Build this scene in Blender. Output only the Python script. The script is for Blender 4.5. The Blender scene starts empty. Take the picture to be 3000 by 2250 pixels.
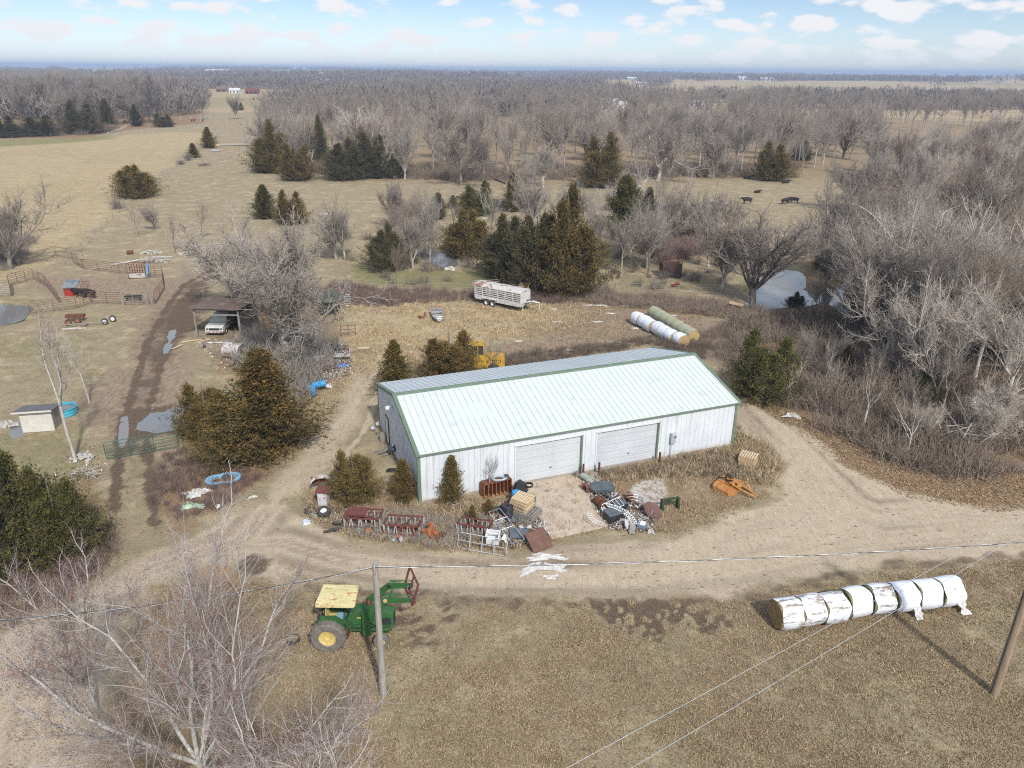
import bpy, math, random
import numpy as np
from mathutils import Vector, Matrix, Euler
rad = math.radians
# ---------------------------------------------------------------- camera, sky, sun, exposure
scn = bpy.context.scene
COL = scn.collection
FPX, PITCH, ROLL, CAMH = 2230.0, rad(22.463), rad(0.521), 26.3
_f = np.array([0, math.cos(PITCH), -math.sin(PITCH)]); _u0 = np.array([0, math.sin(PITCH), math.cos(PITCH)]); _r0 = np.array([1., 0, 0])
_r = _r0*math.cos(ROLL)+_u0*math.sin(ROLL); _u = -_r0*math.sin(ROLL)+_u0*math.cos(ROLL); _c = np.array([0, 0, CAMH])
cd = bpy.data.cameras.new('camera'); cam = bpy.data.objects.new('camera', cd); COL.objects.link(cam); scn.camera = cam
cd.sensor_fit = 'HORIZONTAL'; cd.sensor_width = 36; cd.lens = 36*FPX/3000
cd.clip_start = 0.1; cd.clip_end = 30000
cam.matrix_world = Matrix(((_r[0], _u[0], -_f[0], 0), (_r[1], _u[1], -_f[1], 0), (_r[2], _u[2], -_f[2], CAMH), (0, 0, 0, 1)))
SUN_AZ = rad(158)      # clockwise from +Y (into the picture): sun stands right of and behind the camera
SUN_EL = rad(42)
world = bpy.data.worlds.new('World'); scn.world = world; world.use_nodes = True
nt = world.node_tree; nt.nodes.clear(); N = nt.nodes.new; LK = nt.links.new
wo = N('ShaderNodeOutputWorld'); bg = N('ShaderNodeBackground'); bg.inputs[1].default_value = 0.125
sky = N('ShaderNodeTexSky'); sky.sky_type = 'NISHITA'; sky.sun_disc = False
sky.sun_elevation = SUN_EL; sky.sun_rotation = SUN_AZ
sky.air_density = 1.0; sky.dust_density = 0.6; sky.ozone_density = 1.6; sky.altitude = 200
def mth(op, a, b=None, c=None, clamp=False):
    n = N('ShaderNodeMath'); n.operation = op; n.use_clamp = clamp
    for i, x in enumerate((a, b, c)):
        if x is None: continue
        if isinstance(x, (int, float)): n.inputs[i].default_value = x
        else: LK(x, n.inputs[i])
    return n.outputs[0]
tc = N('ShaderNodeTexCoord'); sp = N('ShaderNodeSeparateXYZ'); LK(tc.outputs['Generated'], sp.inputs[0])
az = mth('ARCTAN2', sp.outputs[0], sp.outputs[1]); el = sp.outputs[2]
cb = N('ShaderNodeCombineXYZ'); LK(mth('MULTIPLY', az, 20.0), cb.inputs[0]); LK(mth('MULTIPLY', el, 52.0), cb.inputs[1])
nz = N('ShaderNodeTexNoise'); nz.inputs['Scale'].default_value = 1.0; nz.inputs['Detail'].default_value = 6; nz.inputs['Roughness'].default_value = .5
LK(cb.outputs[0], nz.inputs['Vector'])
vo = N('ShaderNodeTexVoronoi'); vo.feature = 'SMOOTH_F1'; vo.inputs['Scale'].default_value = 1.15; vo.inputs['Smoothness'].default_value = .35
LK(cb.outputs[0], vo.inputs['Vector'])
cl = mth('SUBTRACT', mth('ADD', mth('MULTIPLY', nz.outputs[0], 1.9), mth('MULTIPLY', vo.outputs[0], -0.85)), 0.47)
mr = N('ShaderNodeMapRange'); mr.interpolation_type = 'SMOOTHSTEP'; LK(cl, mr.inputs[0]); mr.inputs[1].default_value = .0; mr.inputs[2].default_value = .27
mr.inputs[3].default_value = 0; mr.inputs[4].default_value = 1.0
hi = N('ShaderNodeMapRange'); LK(el, hi.inputs[0]); hi.inputs[1].default_value = -.005; hi.inputs[2].default_value = .03
cm = mth('MULTIPLY', mr.outputs[0], hi.outputs[0])
# below the horizon the sky model goes dark: reuse the horizon colour there
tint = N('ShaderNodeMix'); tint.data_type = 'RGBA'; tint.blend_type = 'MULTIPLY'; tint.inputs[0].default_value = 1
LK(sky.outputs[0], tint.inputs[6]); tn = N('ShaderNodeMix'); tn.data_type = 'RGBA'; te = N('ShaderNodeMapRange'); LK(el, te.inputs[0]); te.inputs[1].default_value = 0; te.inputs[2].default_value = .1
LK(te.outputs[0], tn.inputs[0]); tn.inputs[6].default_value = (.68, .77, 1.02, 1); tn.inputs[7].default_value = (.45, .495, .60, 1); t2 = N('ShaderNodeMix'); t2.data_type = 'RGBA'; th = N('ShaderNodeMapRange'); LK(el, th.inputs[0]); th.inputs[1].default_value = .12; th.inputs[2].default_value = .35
LK(th.outputs[0], t2.inputs[0]); LK(tn.outputs[2], t2.inputs[6]); t2.inputs[7].default_value = (1.75, 1.5, 1.25, 1); LK(t2.outputs[2], tint.inputs[7])   # unseen upper sky brightened and made less blue, added as soft fill light
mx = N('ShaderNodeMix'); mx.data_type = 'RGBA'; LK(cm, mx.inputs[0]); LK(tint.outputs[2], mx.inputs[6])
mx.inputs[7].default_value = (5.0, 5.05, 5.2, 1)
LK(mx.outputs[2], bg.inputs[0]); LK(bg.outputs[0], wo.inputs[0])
sd = bpy.data.lights.new('sun', 'SUN'); sd.energy = 2.75; sd.angle = rad(2.6); sd.color = (1, .965, .91)
sun = bpy.data.objects.new('sun', sd); COL.objects.link(sun)
_sv = Vector((math.sin(SUN_AZ)*math.cos(SUN_EL), math.cos(SUN_AZ)*math.cos(SUN_EL), math.sin(SUN_EL)))
sun.rotation_euler = _sv.to_track_quat('Z', 'Y').to_euler(); sun.location = (60, -60, 80)
scn.view_settings.view_transform = 'Standard'; scn.view_settings.look = 'None'; scn.view_settings.gamma = 1
scn.view_settings.exposure = 0.55
scn.cycles.sample_clamp_indirect = 3; scn.cycles.sample_clamp_direct = 12; scn.cycles.max_bounces = 6; scn.cycles.diffuse_bounces = 3; scn.cycles.transparent_max_bounces = 8; scn.cycles.volume_bounces = 0
scn.cycles.use_denoising = False; scn.cycles.filter_width = 1.1

# ---------------------------------------------------------------- helpers
def P(x, y, z=0.):          # where the sight line through photo pixel (3000 x 2250) meets height z
    d = _f*FPX+_r*(x-1500)+_u*(1125-y); t = (z-CAMH)/d[2]; return Vector(_c+d*t)
def proj(v):
    d = np.array(v, float)-_c; q = d@_f; return (1500+FPX*(d@_r)/q, 1125-FPX*(d@_u)/q, FPX/q)
def HT(x, y, ty):           # height of something that stands at (x,y) and reaches up to row ty
    b = np.array(P(x, y)); lo, hi_ = 0., 60.
    for _ in range(40):
        m = (lo+hi_)/2
        if proj(b+[0, 0, m])[1] > ty: lo = m
        else: hi_ = m
    return lo
def PPM(x, y): return proj(P(x, y))[2]
K = 3000/2212.
rng = np.random.default_rng(7)

MATS = {}
def newmat(name):
    m = bpy.data.materials.new(name); m.use_nodes = True; t = m.node_tree
    return m, t, t.nodes['Principled BSDF']
def ramp_mix(t, fac, a, b, blend='MIX'):
    n = t.nodes.new('ShaderNodeMix'); n.data_type = 'RGBA'; n.blend_type = blend
    for i, x in ((0, fac), (6, a), (7, b)):
        if isinstance(x, (int, float)): n.inputs[i].default_value = x
        elif isinstance(x, (tuple, list)): n.inputs[i].default_value = (*x[:3], 1)
        else: t.links.new(x, n.inputs[i])
    return n.outputs[2]
def tnoise(t, scale, detail=4, rough=.6, vec=None, stretch=None, out=0):
    n = t.nodes.new('ShaderNodeTexNoise'); n.inputs['Scale'].default_value = scale; n.inputs['Detail'].default_value = detail
    n.inputs['Roughness'].default_value = rough
    if stretch is not None and vec is not None:
        mp = t.nodes.new('ShaderNodeMapping'); mp.inputs['Scale'].default_value = stretch; t.links.new(vec, mp.inputs[0]); vec = mp.outputs[0]
    if vec is not None: t.links.new(vec, n.inputs['Vector'])
    return n.outputs[out]
def tstep(t, v, lo, hi_, o0=0, o1=1):
    n = t.nodes.new('ShaderNodeMapRange'); n.interpolation_type = 'SMOOTHSTEP'; t.links.new(v, n.inputs[0])
    n.inputs[1].default_value = lo; n.inputs[2].default_value = hi_; n.inputs[3].default_value = o0; n.inputs[4].default_value = o1
    return n.outputs[0]
def tmath(t, op, a, b=None, clamp=False):
    n = t.nodes.new('ShaderNodeMath'); n.operation = op; n.use_clamp = clamp
    for i, x in enumerate((a, b)):
        if x is None: continue
        if isinstance(x, (int, float)): n.inputs[i].default_value = x
        else: t.links.new(x, n.inputs[i])
    return n.outputs[0]
def mat(name, c1, c2=None, scale=3., rough=.7, metal=0., c3=None, t3=(.55, .65), s3=2., bump=.15, bs=20., spec=.3, stretch=None):
    """procedural paint / wood / metal: two-tone mottle, optional third tone (rust, dirt) in patches"""
    if name in MATS: return MATS[name]
    m, t, b = newmat(name); tcn = t.nodes.new('ShaderNodeTexCoord'); oi = t.nodes.new('ShaderNodeObjectInfo'); va = t.nodes.new('ShaderNodeVectorMath'); va.operation = 'ADD'
    t.links.new(tcn.outputs['Object'], va.inputs[0]); t.links.new(tmath(t, 'MULTIPLY', oi.outputs['Random'], 37.0), va.inputs[1]); v = va.outputs[0]
    c2 = c2 or tuple(x*.8 for x in c1)
    col = ramp_mix(t, tstep(t, tnoise(t, scale, 5, .65, v, stretch), .35, .65), c1, c2)
    if c3: col = ramp_mix(t, tstep(t, tnoise(t, s3, 6, .7, v, stretch), *t3), col, c3)
    t.links.new(col, b.inputs['Base Color'])
    b.inputs['Roughness'].default_value = rough; b.inputs['Metallic'].default_value = metal; b.inputs['Specular IOR Level'].default_value = spec
    if bump:
        bn = t.nodes.new('ShaderNodeBump'); bn.inputs['Strength'].default_value = bump; bn.inputs['Distance'].default_value = .03
        t.links.new(tnoise(t, bs, 4, .6, v), bn.inputs['Height']); t.links.new(bn.outputs[0], b.inputs['Normal'])
    MATS[name] = m; return m

class MB:
    """collects shapes and links them as ONE mesh object"""
    def __init__(s): s.v = []; s.f = []
    def add(s, vs, fs, M=None):
        o = len(s.v)
        for q in vs: s.v.append(tuple(M @ Vector(q)) if M is not None else tuple(q))
        for q in fs: s.f.append(tuple(i+o for i in q))
        return s
    def box(s, c, d, rz=0, rx=0, ry=0, taper=1.0):
        x, y, z = d[0]/2, d[1]/2, d[2]/2; k = taper
        vs = [(-x, -y, -z), (x, -y, -z), (x, y, -z), (-x, y, -z), (-x*k, -y*k, z), (x*k, -y*k, z), (x*k, y*k, z), (-x*k, y*k, z)]
        M = Matrix.Translation(c) @ Euler((rx, ry, rz)).to_matrix().to_4x4()
        return s.add(vs, [(0, 3, 2, 1), (4, 5, 6, 7), (0, 1, 5, 4), (1, 2, 6, 5), (2, 3, 7, 6), (3, 0, 4, 7)], M)
    def cyl(s, a, b, r, r2=None, n=12, caps=True):
        a = Vector(a); b = Vector(b); r2 = r if r2 is None else r2
        q = (b-a).to_track_quat('Z', 'Y').to_matrix(); vs = []
        for p, rr in ((a, r), (b, r2)):
            for i in range(n):
                t = 2*math.pi*i/n; vs.append(p+q @ Vector((math.cos(t)*rr, math.sin(t)*rr, 0)))
        fs = [(i, (i+1) % n, n+(i+1) % n, n+i) for i in range(n)]
        if caps: fs += [tuple(range(n-1, -1, -1)), tuple(range(n, 2*n))]
        return s.add(vs, fs)
    def tube(s, pts, r, n=6, closed=False):
        pts = [Vector(p) for p in pts]; m = len(pts); vs = []; rs = r if isinstance(r, (list, tuple)) else [r]*m
        for k, p in enumerate(pts):
            a = pts[(k-1) % m] if (closed or k > 0) else p; b = pts[(k+1) % m] if (closed or k < m-1) else p
            d = (b-a); d = d.normalized() if d.length > 1e-9 else Vector((0, 0, 1))
            ref = Vector((0, 0, 1)) if abs(d.z) < .95 else Vector((1, 0, 0))
            e1 = d.cross(ref).normalized(); e2 = d.cross(e1)
            for i in range(n):
                t = 2*math.pi*i/n; vs.append(p+e1*(math.cos(t)*rs[k])+e2*(math.sin(t)*rs[k]))
        fs = []
        for k in range(m if closed else m-1):
            k2 = (k+1) % m
            fs += [(k*n+i, k*n+(i+1) % n, k2*n+(i+1) % n, k2*n+i) for i in range(n)]
        if not closed: fs += [tuple(range(n-1, -1, -1)), tuple(range((m-1)*n, m*n))]
        return s.add(vs, fs)
    def lathe(s, prof, c=(0, 0, 0), axis='z', n=24, R=None):
        """prof: (radius, along-axis) pairs"""
        vs = []; m = len(prof)
        for r, h in prof:
            for i in range(n):
                t = 2*math.pi*i/n; vs.append((r*math.cos(t), r*math.sin(t), h))
        fs = [(k*n+i, k*n+(i+1) % n, (k+1)*n+(i+1) % n, (k+1)*n+i) for k in range(m-1) for i in range(n)]
        M = {'z': Matrix.Identity(4), 'y': Euler((rad(-90), 0, 0)).to_matrix().to_4x4(), 'x': Euler((0, rad(90), 0)).to_matrix().to_4x4()}[axis]
        if R is not None: M = R.to_4x4() @ M
        return s.add(vs, fs, Matrix.Translation(c) @ M)
    def ball(s, c, d, n=10, m=6, R=None):
        prof = [(math.sin(math.pi*k/m)*.5, -math.cos(math.pi*k/m)*.5) for k in range(m+1)]; o = len(s.v)
        s.lathe(prof, (0, 0, 0), 'z', n); M = Matrix.Translation(c) @ ((R.to_4x4()) if R is not None else Matrix.Identity(4)) @ Matrix.Diagonal((*d, 1))
        for i in range(o, len(s.v)): s.v[i] = tuple(M @ Vector(s.v[i]))
        return s
    def prism(s, poly, a, b, plane='xz'):
        """poly outline in a plane, extruded from a to b along the third axis"""
        n = len(poly); mk = {'xz': lambda p, w: (p[0], w, p[1]), 'xy': lambda p, w: (p[0], p[1], w), 'yz': lambda p, w: (w, p[0], p[1])}[plane]
        vs = [mk(p, a) for p in poly]+[mk(p, b) for p in poly]
        return s.add(vs, [tuple(range(n)), tuple(range(2*n-1, n-1, -1))]+[(i, n+i, n+(i+1) % n, (i+1) % n) for i in range(n)])
    def mesh(s, name, m, smooth=35):
        me = bpy.data.meshes.new(name); me.from_pydata(s.v, [], s.f); me.materials.append(m)
        import bmesh
        bm = bmesh.new(); bm.from_mesh(me); bmesh.ops.recalc_face_normals(bm, faces=bm.faces); bm.to_mesh(me); bm.free()
        if smooth: me.shade_smooth(); me.set_sharp_from_angle(angle=rad(smooth))
        me.update(); return me
    def build(s, name, m, parent=None, label=None, smooth=35):
        o = bpy.data.objects.new(name, s.mesh(name, m, smooth)); COL.objects.link(o)
        if parent is not None: o.parent = parent
        if label: o['label'] = label
        return o
def npmesh(name, V, F, m, attr=None, smooth=False):
    """fast mesh from arrays; attr: {name: per-vertex float or rgba array}"""
    me = bpy.data.meshes.new(name); V = np.asarray(V, np.float32); F = np.asarray(F, np.int32); k = F.shape[1]
    me.vertices.add(len(V)); me.vertices.foreach_set('co', V.ravel())
    me.loops.add(F.size); me.loops.foreach_set('vertex_index', F.ravel())
    me.polygons.add(len(F)); me.polygons.foreach_set('loop_start', np.arange(len(F), dtype=np.int32)*k)
    me.update(calc_edges=True)
    for n_, a in (attr or {}).items():
        if a.ndim == 1: at = me.attributes.new(n_, 'FLOAT', 'POINT'); at.data.foreach_set('value', a.astype(np.float32))
        else: at = me.attributes.new(n_, 'FLOAT_COLOR', 'POINT'); at.data.foreach_set('color', a.astype(np.float32).ravel())
    if smooth: me.shade_smooth()
    me.materials.append(m); return me
def tag(o, label=None, cat=None, group=None, kind=None):
    for k_, v_ in (('label', label), ('category', cat), ('group', group), ('kind', kind)):
        if v_: o[k_] = v_
    return o
def empty(name, loc, rz=0, label=None, cat=None, group=None, rx=0, ry=0):
    o = bpy.data.objects.new(name, None); COL.objects.link(o); o.location = loc; o.rotation_euler = (rx, ry, rz); o.empty_display_size = .3
    return tag(o, label, cat, group)
def single(name, mb, m, loc, rz, label, cat, group=None, rx=0, ry=0, smooth=35):
    o = mb.build(name, m, None, None, smooth); o.location = loc; o.rotation_euler = (rx, ry, rz); return tag(o, label, cat, group)
def mobj(name, me, loc=(0, 0, 0), parent=None):
    o = bpy.data.objects.new(name, me); COL.objects.link(o); o.location = loc
    if parent is not None: o.parent = parent
    return o
def copytree(o, parent=None):
    c = o.copy(); COL.objects.link(c); c.parent = parent
    for ch in list(o.children): copytree(ch, c)
    return c
def head(a, b): d = b-a; return math.atan2(d.y, d.x)
def vn(x, y, s, seed=0):
    """lattice value noise, 0..1"""
    x = x/s+seed*17.3; y = y/s-seed*9.1; xi = np.floor(x); yi = np.floor(y); fx = x-xi; fy = y-yi; fx = fx*fx*(3-2*fx); fy = fy*fy*(3-2*fy)
    h = lambda a, b: np.modf(np.abs(np.sin(a*127.1+b*311.7+seed*74.7)*43758.5453))[0]
    return (h(xi, yi)*(1-fx)+h(xi+1, yi)*fx)*(1-fy)+(h(xi, yi+1)*(1-fx)+h(xi+1, yi+1)*fx)*fy
# ---------------------------------------------------------------- ground
def W(pts): return [tuple(P(x, y)[:2]) for x, y in pts]          # full-size photo pixels -> ground
def WD(pts): return [tuple(P(x*K, y*K)[:2]) for x, y in pts]     # same, for points read off a 2212 px wide view
def inpoly(X, Y, poly):
    r = np.zeros(X.shape, bool); n = len(poly)
    for i in range(n):
        x1, y1 = poly[i]; x2, y2 = poly[(i+1) % n]
        if y1 == y2: continue
        r ^= ((y1 > Y) != (y2 > Y)) & (X < (x2-x1)*(Y-y1)/(y2-y1)+x1)
    return r
def dseg(X, Y, pts, closed=False):
    D = np.full(X.shape, 1e9); n = len(pts)
    for i in range(n if closed else n-1):
        ax, ay = pts[i]; bx, by = pts[(i+1) % n]; dx, dy = bx-ax, by-ay; L = dx*dx+dy*dy+1e-9
        t = np.clip(((X-ax)*dx+(Y-ay)*dy)/L, 0, 1); D = np.minimum(D, np.hypot(X-ax-t*dx, Y-ay-t*dy))
    return D
def chaikin(p_, n=2):
    for _ in range(n): p_ = [q for a, b_ in zip(p_, p_[1:]+p_[:1]) for q in ((a[0]*.75+b_[0]*.25, a[1]*.75+b_[1]*.25), (a[0]*.25+b_[0]*.75, a[1]*.25+b_[1]*.75))]
    return p_
def sm(v): v = np.clip(v, 0, 1); return v*v*(3-2*v)
def pmask(X, Y, poly, soft=.6, wob=.5):
    """soft polygon mask with a wobbling edge"""
    D = dseg(X, Y, poly, True); D = np.where(inpoly(X, Y, poly), D, -D)
    D = D+wob*((vn(X, Y, 2.3, 3)-.5)*2+(vn(X, Y, .7, 5)-.5))
    return sm(D/soft*.5+.5)
def lmask(X, Y, pts, w, soft=.3, wob=.12):
    D = dseg(X, Y, pts)+wob*(vn(X, Y, .8, 9)-.5)*2
    return sm((w/2-D)/soft+.5)
def axis(lo, hi_, step, far, g=1.035):
    a = list(np.arange(lo, hi_+1e-6, step)); s = step; x = a[-1]
    while x < far: s *= g; x += s; a.append(x)
    s = step; x = a[0]; b = []
    while x > -far: s *= g*1.02; x -= s; b.append(x)
    return np.array(b[::-1]+a)
gx = axis(-46, 46, .24, 9500); gy = axis(15, 112, .24, 9500); gy = gy[gy > -300]
GX, GY = np.meshgrid(gx, gy); near = (np.abs(GX) < 90) & (GY < 330) & (GY > -20)
xs = GX[near]; ys = GY[near]
ROAD = W([(3100, 1470), (2890, 1490), (2766, 1471), (2657, 1445), (2549, 1403), (2468, 1356), (2387, 1295), (2305, 1241), (2224, 1200), (2170, 1172), (2120, 1120),
          (2135, 1200), (2190, 1270), (2250, 1300), (2299, 1356), (2305, 1404), (2292, 1444), (2224, 1492), (2116, 1532), (1966, 1573), (1830, 1583), (1700, 1600),
          (1560, 1625), (1397, 1634), (1220, 1620), (1058, 1587), (940, 1545), (868, 1510), (840, 1470), (760, 1462), (705, 1490), (650, 1535), (560, 1580), (450, 1612), (330, 1670),
          (250, 1740), (100, 1820), (0, 1900), (-300, 2050), (-500, 2400), (300, 2420), (318, 2250), (335, 2080), (345, 1950), (360, 1800), (420, 1715), (560, 1665), (700, 1650),
          (800, 1690), (900, 1700), (1030, 1720), (1180, 1728), (1360, 1742), (1630, 1752), (1900, 1750), (2170, 1735), (2373, 1695), (2645, 1647), (2848, 1620), (3150, 1600)])
WOODS = W([(2120, 1070), (2190, 1180), (2290, 1250), (2400, 1320), (2510, 1385), (2620, 1440), (2760, 1485), (2890, 1505), (3120, 1480), (3400, 1400), (3500, 700), (3500, 420), (2900, 470), (2560, 520), (2480, 610), (2440, 700),
           (2360, 780), (2290, 900), (2120, 960)])
BACKW = W([(1040, 530), (1350, 545), (1900, 535), (2330, 530), (2560, 520), (2900, 470), (3400, 420), (3300, 300), (2300, 300), (1200, 300), (800, 345), (745, 400), (750, 500)])
LEFTW = W([(-200, 410), (250, 405), (380, 380), (600, 362), (590, 330), (400, 260), (0, 240), (-400, 300)])
LAWN = W([(420, 1720), (700, 1700), (1030, 1735), (1630, 1765), (2170, 1750), (2645, 1660), (3100, 1620), (3400, 1900), (3300, 2500), (200, 2500), (330, 2080)])
LIT = W([(3100, 1490), (2890, 1500), (2657, 1455), (2468, 1366), (2305, 1251), (2200, 1180), (2300, 1200), (2500, 1285), (2700, 1350), (2900, 1380), (3100, 1370)])
JUNKY = W([(880, 1420), (900, 1530), (1060, 1580), (1220, 1612), (1400, 1625), (1560, 1615), (1640, 1580), (1780, 1555), (1980, 1565), (2116, 1525), (2280, 1440), (2290, 1380), (2240, 1300), (2160, 1270), (1700, 1390), (1500, 1440), (1225, 1490), (1100, 1380), (960, 1400)])
POND1 = W([(2180, 905), (2210, 860), (2240, 800), (2300, 790), (2366, 798), (2360, 880), (2500, 815), (2560, 830), (2640, 900), (2700, 960), (2620, 985), (2480, 930), (2420, 880), (2350, 900), (2310, 895), (2240, 912)])
POND2 = W([(1210, 728), (1260, 735), (1330, 745), (1440, 725), (1480, 730), (1420, 742), (1320, 748), (1350, 770), (1320, 782), (1270, 775), (1240, 745)])
POND3 = W([(-300, 885), (-60, 888), (40, 892), (95, 896), (92, 906), (78, 916), (70, 934), (30, 946), (-20, 955), (-300, 965)])
PUD = [W([(418, 1225), (436, 1202), (480, 1206), (500, 1190), (560, 1186), (580, 1215), (560, 1245), (520, 1262), (440, 1266), (412, 1250)]), W([(355, 1225), (372, 1222), (374, 1270), (362, 1312), (346, 1312), (350, 1260)]),
       W([(492, 975), (510, 965), (514, 985), (500, 1015), (483, 1035), (482, 1010)]), W([(404, 1083), (418, 1078), (412, 1096), (400, 1103)]), W([(38, 1235), (68, 1235), (66, 1270), (42, 1282), (25, 1262)]), W([(436, 1190), (458, 1188), (458, 1200), (436, 1201)])]
RUTL = W([(335, 1500), (345, 1380), (352, 1280), (385, 1160), (430, 1010), (495, 890), (540, 835), (600, 800)]); RUTR = W([(455, 1530), (440, 1420), (430, 1300), (435, 1200), (468, 1080), (505, 960), (545, 870), (585, 830), (640, 800)])
DUALA = W([(800, 1480), (880, 1370), (960, 1280), (1040, 1180), (1080, 1120), (1110, 1080)]); DUALB = W([(900, 1470), (960, 1390), (1040, 1300), (1080, 1240), (1105, 1150)])
def M0(): return np.zeros(xs.shape)
# A: road, mud, green, leaf litter     B: straw, gravel, brown-yard, wet/clay
road = pmask(xs, ys, ROAD, 1.1, .55); mud = M0(); green = M0(); leaf = M0(); straw = M0(); grav = M0(); yard = M0(); clay = M0()
road = np.maximum(road, .6*pmask(xs, ys, W([(760, 1480), (900, 1460), (1010, 1330), (1075, 1250), (1085, 1130), (1060, 1060), (1020, 1090), (980, 1200), (860, 1330), (760, 1420)]), 1.2, .5))
for R_ in (DUALA, DUALB): road = np.maximum(road, .75*lmask(xs, ys, R_, .55, .4, .2))
for R_ in (RUTL, RUTR): mud = np.maximum(mud, .42*lmask(xs, ys, R_, 2.6, 1.6, .9)*(.5+.8*vn(xs, ys, 1.3, 36))); mud = np.maximum(mud, lmask(xs, ys, R_, .7, .35, .2)*(.6+.55*vn(xs*3, ys*.7, .5, 35)))
mud = np.maximum(mud, .72*pmask(xs, ys, W([(560, 820), (620, 830), (600, 900), (590, 960), (530, 1010), (480, 1090), (440, 1180), (400, 1200), (380, 1180), (420, 1060), (460, 960), (490, 900), (530, 850)]), 1.6, .9))
mud = np.maximum(mud, .75*pmask(xs, ys, W([(350, 1340), (345, 1230), (370, 1200), (420, 1180), (560, 1180), (570, 1260), (440, 1290), (420, 1330)]), 1.0, .8))
yardL = pmask(xs, ys, W([(100, 800), (480, 820), (620, 790), (620, 900), (560, 1000), (560, 1200), (420, 1320), (330, 1320), (250, 1180), (230, 1150), (330, 1100), (400, 1000), (440, 900), (250, 870), (80, 860)]), 2.0, 1.2)
mudf = pmask(xs, ys, W([(1720, 1755), (1900, 1750), (2030, 1745), (2080, 1790), (2170, 1840), (2140, 1850), (2040, 1840), (1960, 1830), (1950, 1880), (1870, 1895), (1870, 1850), (1850, 1900), (1820, 1850), (1740, 1800)]), .5, .5)
strk = vn(xs*2.2+ys*1.2, ys*.45-xs*.8, .8, 21); mud = np.maximum(mud, mudf*(.15+.65*(vn(xs*3.2+ys*.9, ys*.5-xs*.4, .7, 22) > .5)+.6*(vn(xs*2.4-ys*1.1, ys*.6+xs*.3, .6, 23) > .56)))
mud = np.maximum(mud, .85*pmask(xs, ys, W([(1130, 1770), (1340, 1765), (1350, 1850), (1300, 1920), (1200, 1930), (1130, 1900), (1160, 1850)]), 1.0, .7)*(.15+.6*(vn(xs*.8+ys*1.6, ys*2.4-xs*1.1, .8, 31) > .45)+.4*(vn(xs, ys, .45, 32) > .55)))
mud = np.maximum(mud, .8*pmask(xs, ys, W([(690, 1640), (740, 1615), (790, 1635), (785, 1670), (740, 1680), (700, 1670)]), .5, .4))
mud = np.maximum(mud, .55*pmask(xs, ys, W([(320, 1780), (400, 1740), (480, 1800), (430, 1950), (400, 2150), (330, 2100), (345, 1900)]), 1.5, .8))
mud = np.maximum(mud, .55*lmask(xs, ys, W([(900, 1715), (1200, 1745), (1630, 1768), (1900, 1765), (2170, 1748), (2450, 1690), (2700, 1650), (3100, 1615)]), .9, .8, .5))
mud = np.maximum(mud, .35*lmask(xs, ys, W([(860, 1500), (960, 1560), (1100, 1600), (1300, 1640)]), .5, .6, .3))
mud = np.maximum(mud, .4*lmask(xs, ys, W([(1820, 1610), (2100, 1550), (2250, 1490), (2310, 1430)]), .6, .8, .4))
clay = np.maximum(clay, pmask(xs, ys, W([(590, 1665), (660, 1655), (680, 1690), (665, 1735), (600, 1745), (570, 1700)]), .6, .4))
green = np.maximum(green, .7*pmask(xs, ys, W([(1030, 770), (1200, 790), (1450, 790), (1480, 830), (1560, 860), (1300, 850), (1080, 845), (1020, 820)]), 2.5, 1.5))
green = np.maximum(green, .45*pmask(xs, ys, W([(1690, 780), (1900, 800), (2150, 830), (2140, 870), (1950, 850), (1700, 850)]), 2.5, 2))
green = np.maximum(green, .45*pmask(xs, ys, W([(-100, 850), (90, 840), (200, 900), (330, 950), (330, 1080), (180, 1180), (80, 1180), (-100, 1100)]), 2.5, 2.)*(vn(xs, ys, 2.6, 12) > .42))
green = np.maximum(green, .5*pmask(xs, ys, W([(-100, 1250), (250, 1250), (300, 1340), (260, 1420), (-100, 1420)]), 1.5, 1.))
straw = np.maximum(straw, pmask(xs, ys, W([(1060, 850), (1300, 890), (1640, 880), (1800, 900), (1700, 960), (1450, 1000), (1300, 1020), (1100, 1100), (1020, 1080), (1000, 1000), (980, 930)]), 2.0, 1.6)*.8)
yard = np.maximum(yard, pmask(xs, ys, W([(1560, 880), (1850, 860), (2050, 900), (2130, 960), (2130, 1100), (2060, 1060), (1900, 1010), (1700, 1040), (1480, 1090), (1450, 1040), (1640, 960), (1700, 930)]), 2.5, 1.6))
yard = np.maximum(yard, .85*yardL)
grav = np.maximum(grav, pmask(xs, ys, W([(1880, 1405), (1935, 1400), (1965, 1440), (1940, 1480), (1925, 1490), (1880, 1470), (1850, 1435)]), .5, .35)); grav = np.maximum(grav, .6*pmask(xs, ys, W([(1600, 1600), (1660, 1590), (1680, 1620), (1620, 1640)]), .6, .4))
grav = np.maximum(grav, .5*(1-sm(dseg(xs, ys, W([(560, 760), (600, 790)]))/3))*(vn(xs, ys, .5, 8) > .5))
leaf = np.maximum(leaf, pmask(xs, ys, WOODS, 1.2, .8)); leaf = np.maximum(leaf, .7*pmask(xs, ys, JUNKY, .8, .5)*(.6+.4*vn(xs, ys, 1.1, 4)))
leaf = np.maximum(leaf, .5*pmask(xs, ys, W([(1540, 1380), (1700, 1060), (2100, 1080), (2120, 1160), (1700, 1180)]), 1, .5))
brown = pmask(xs, ys, W([(860, 830), (1080, 850), (1640, 870), (1900, 880), (2150, 900), (2120, 930), (1700, 895), (1560, 885), (1400, 880), (1080, 890), (900, 920)]), 1.2, 1.); leaf = np.maximum(leaf, .8*brown)
leaf = np.maximum(leaf, .75*pmask(xs, ys, W([(540, 1330), (560, 1250), (700, 1180), (900, 1200), (960, 1240), (900, 1330), (760, 1430), (680, 1460), (560, 1560), (460, 1560), (460, 1400)]), 1.2, .8))
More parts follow.
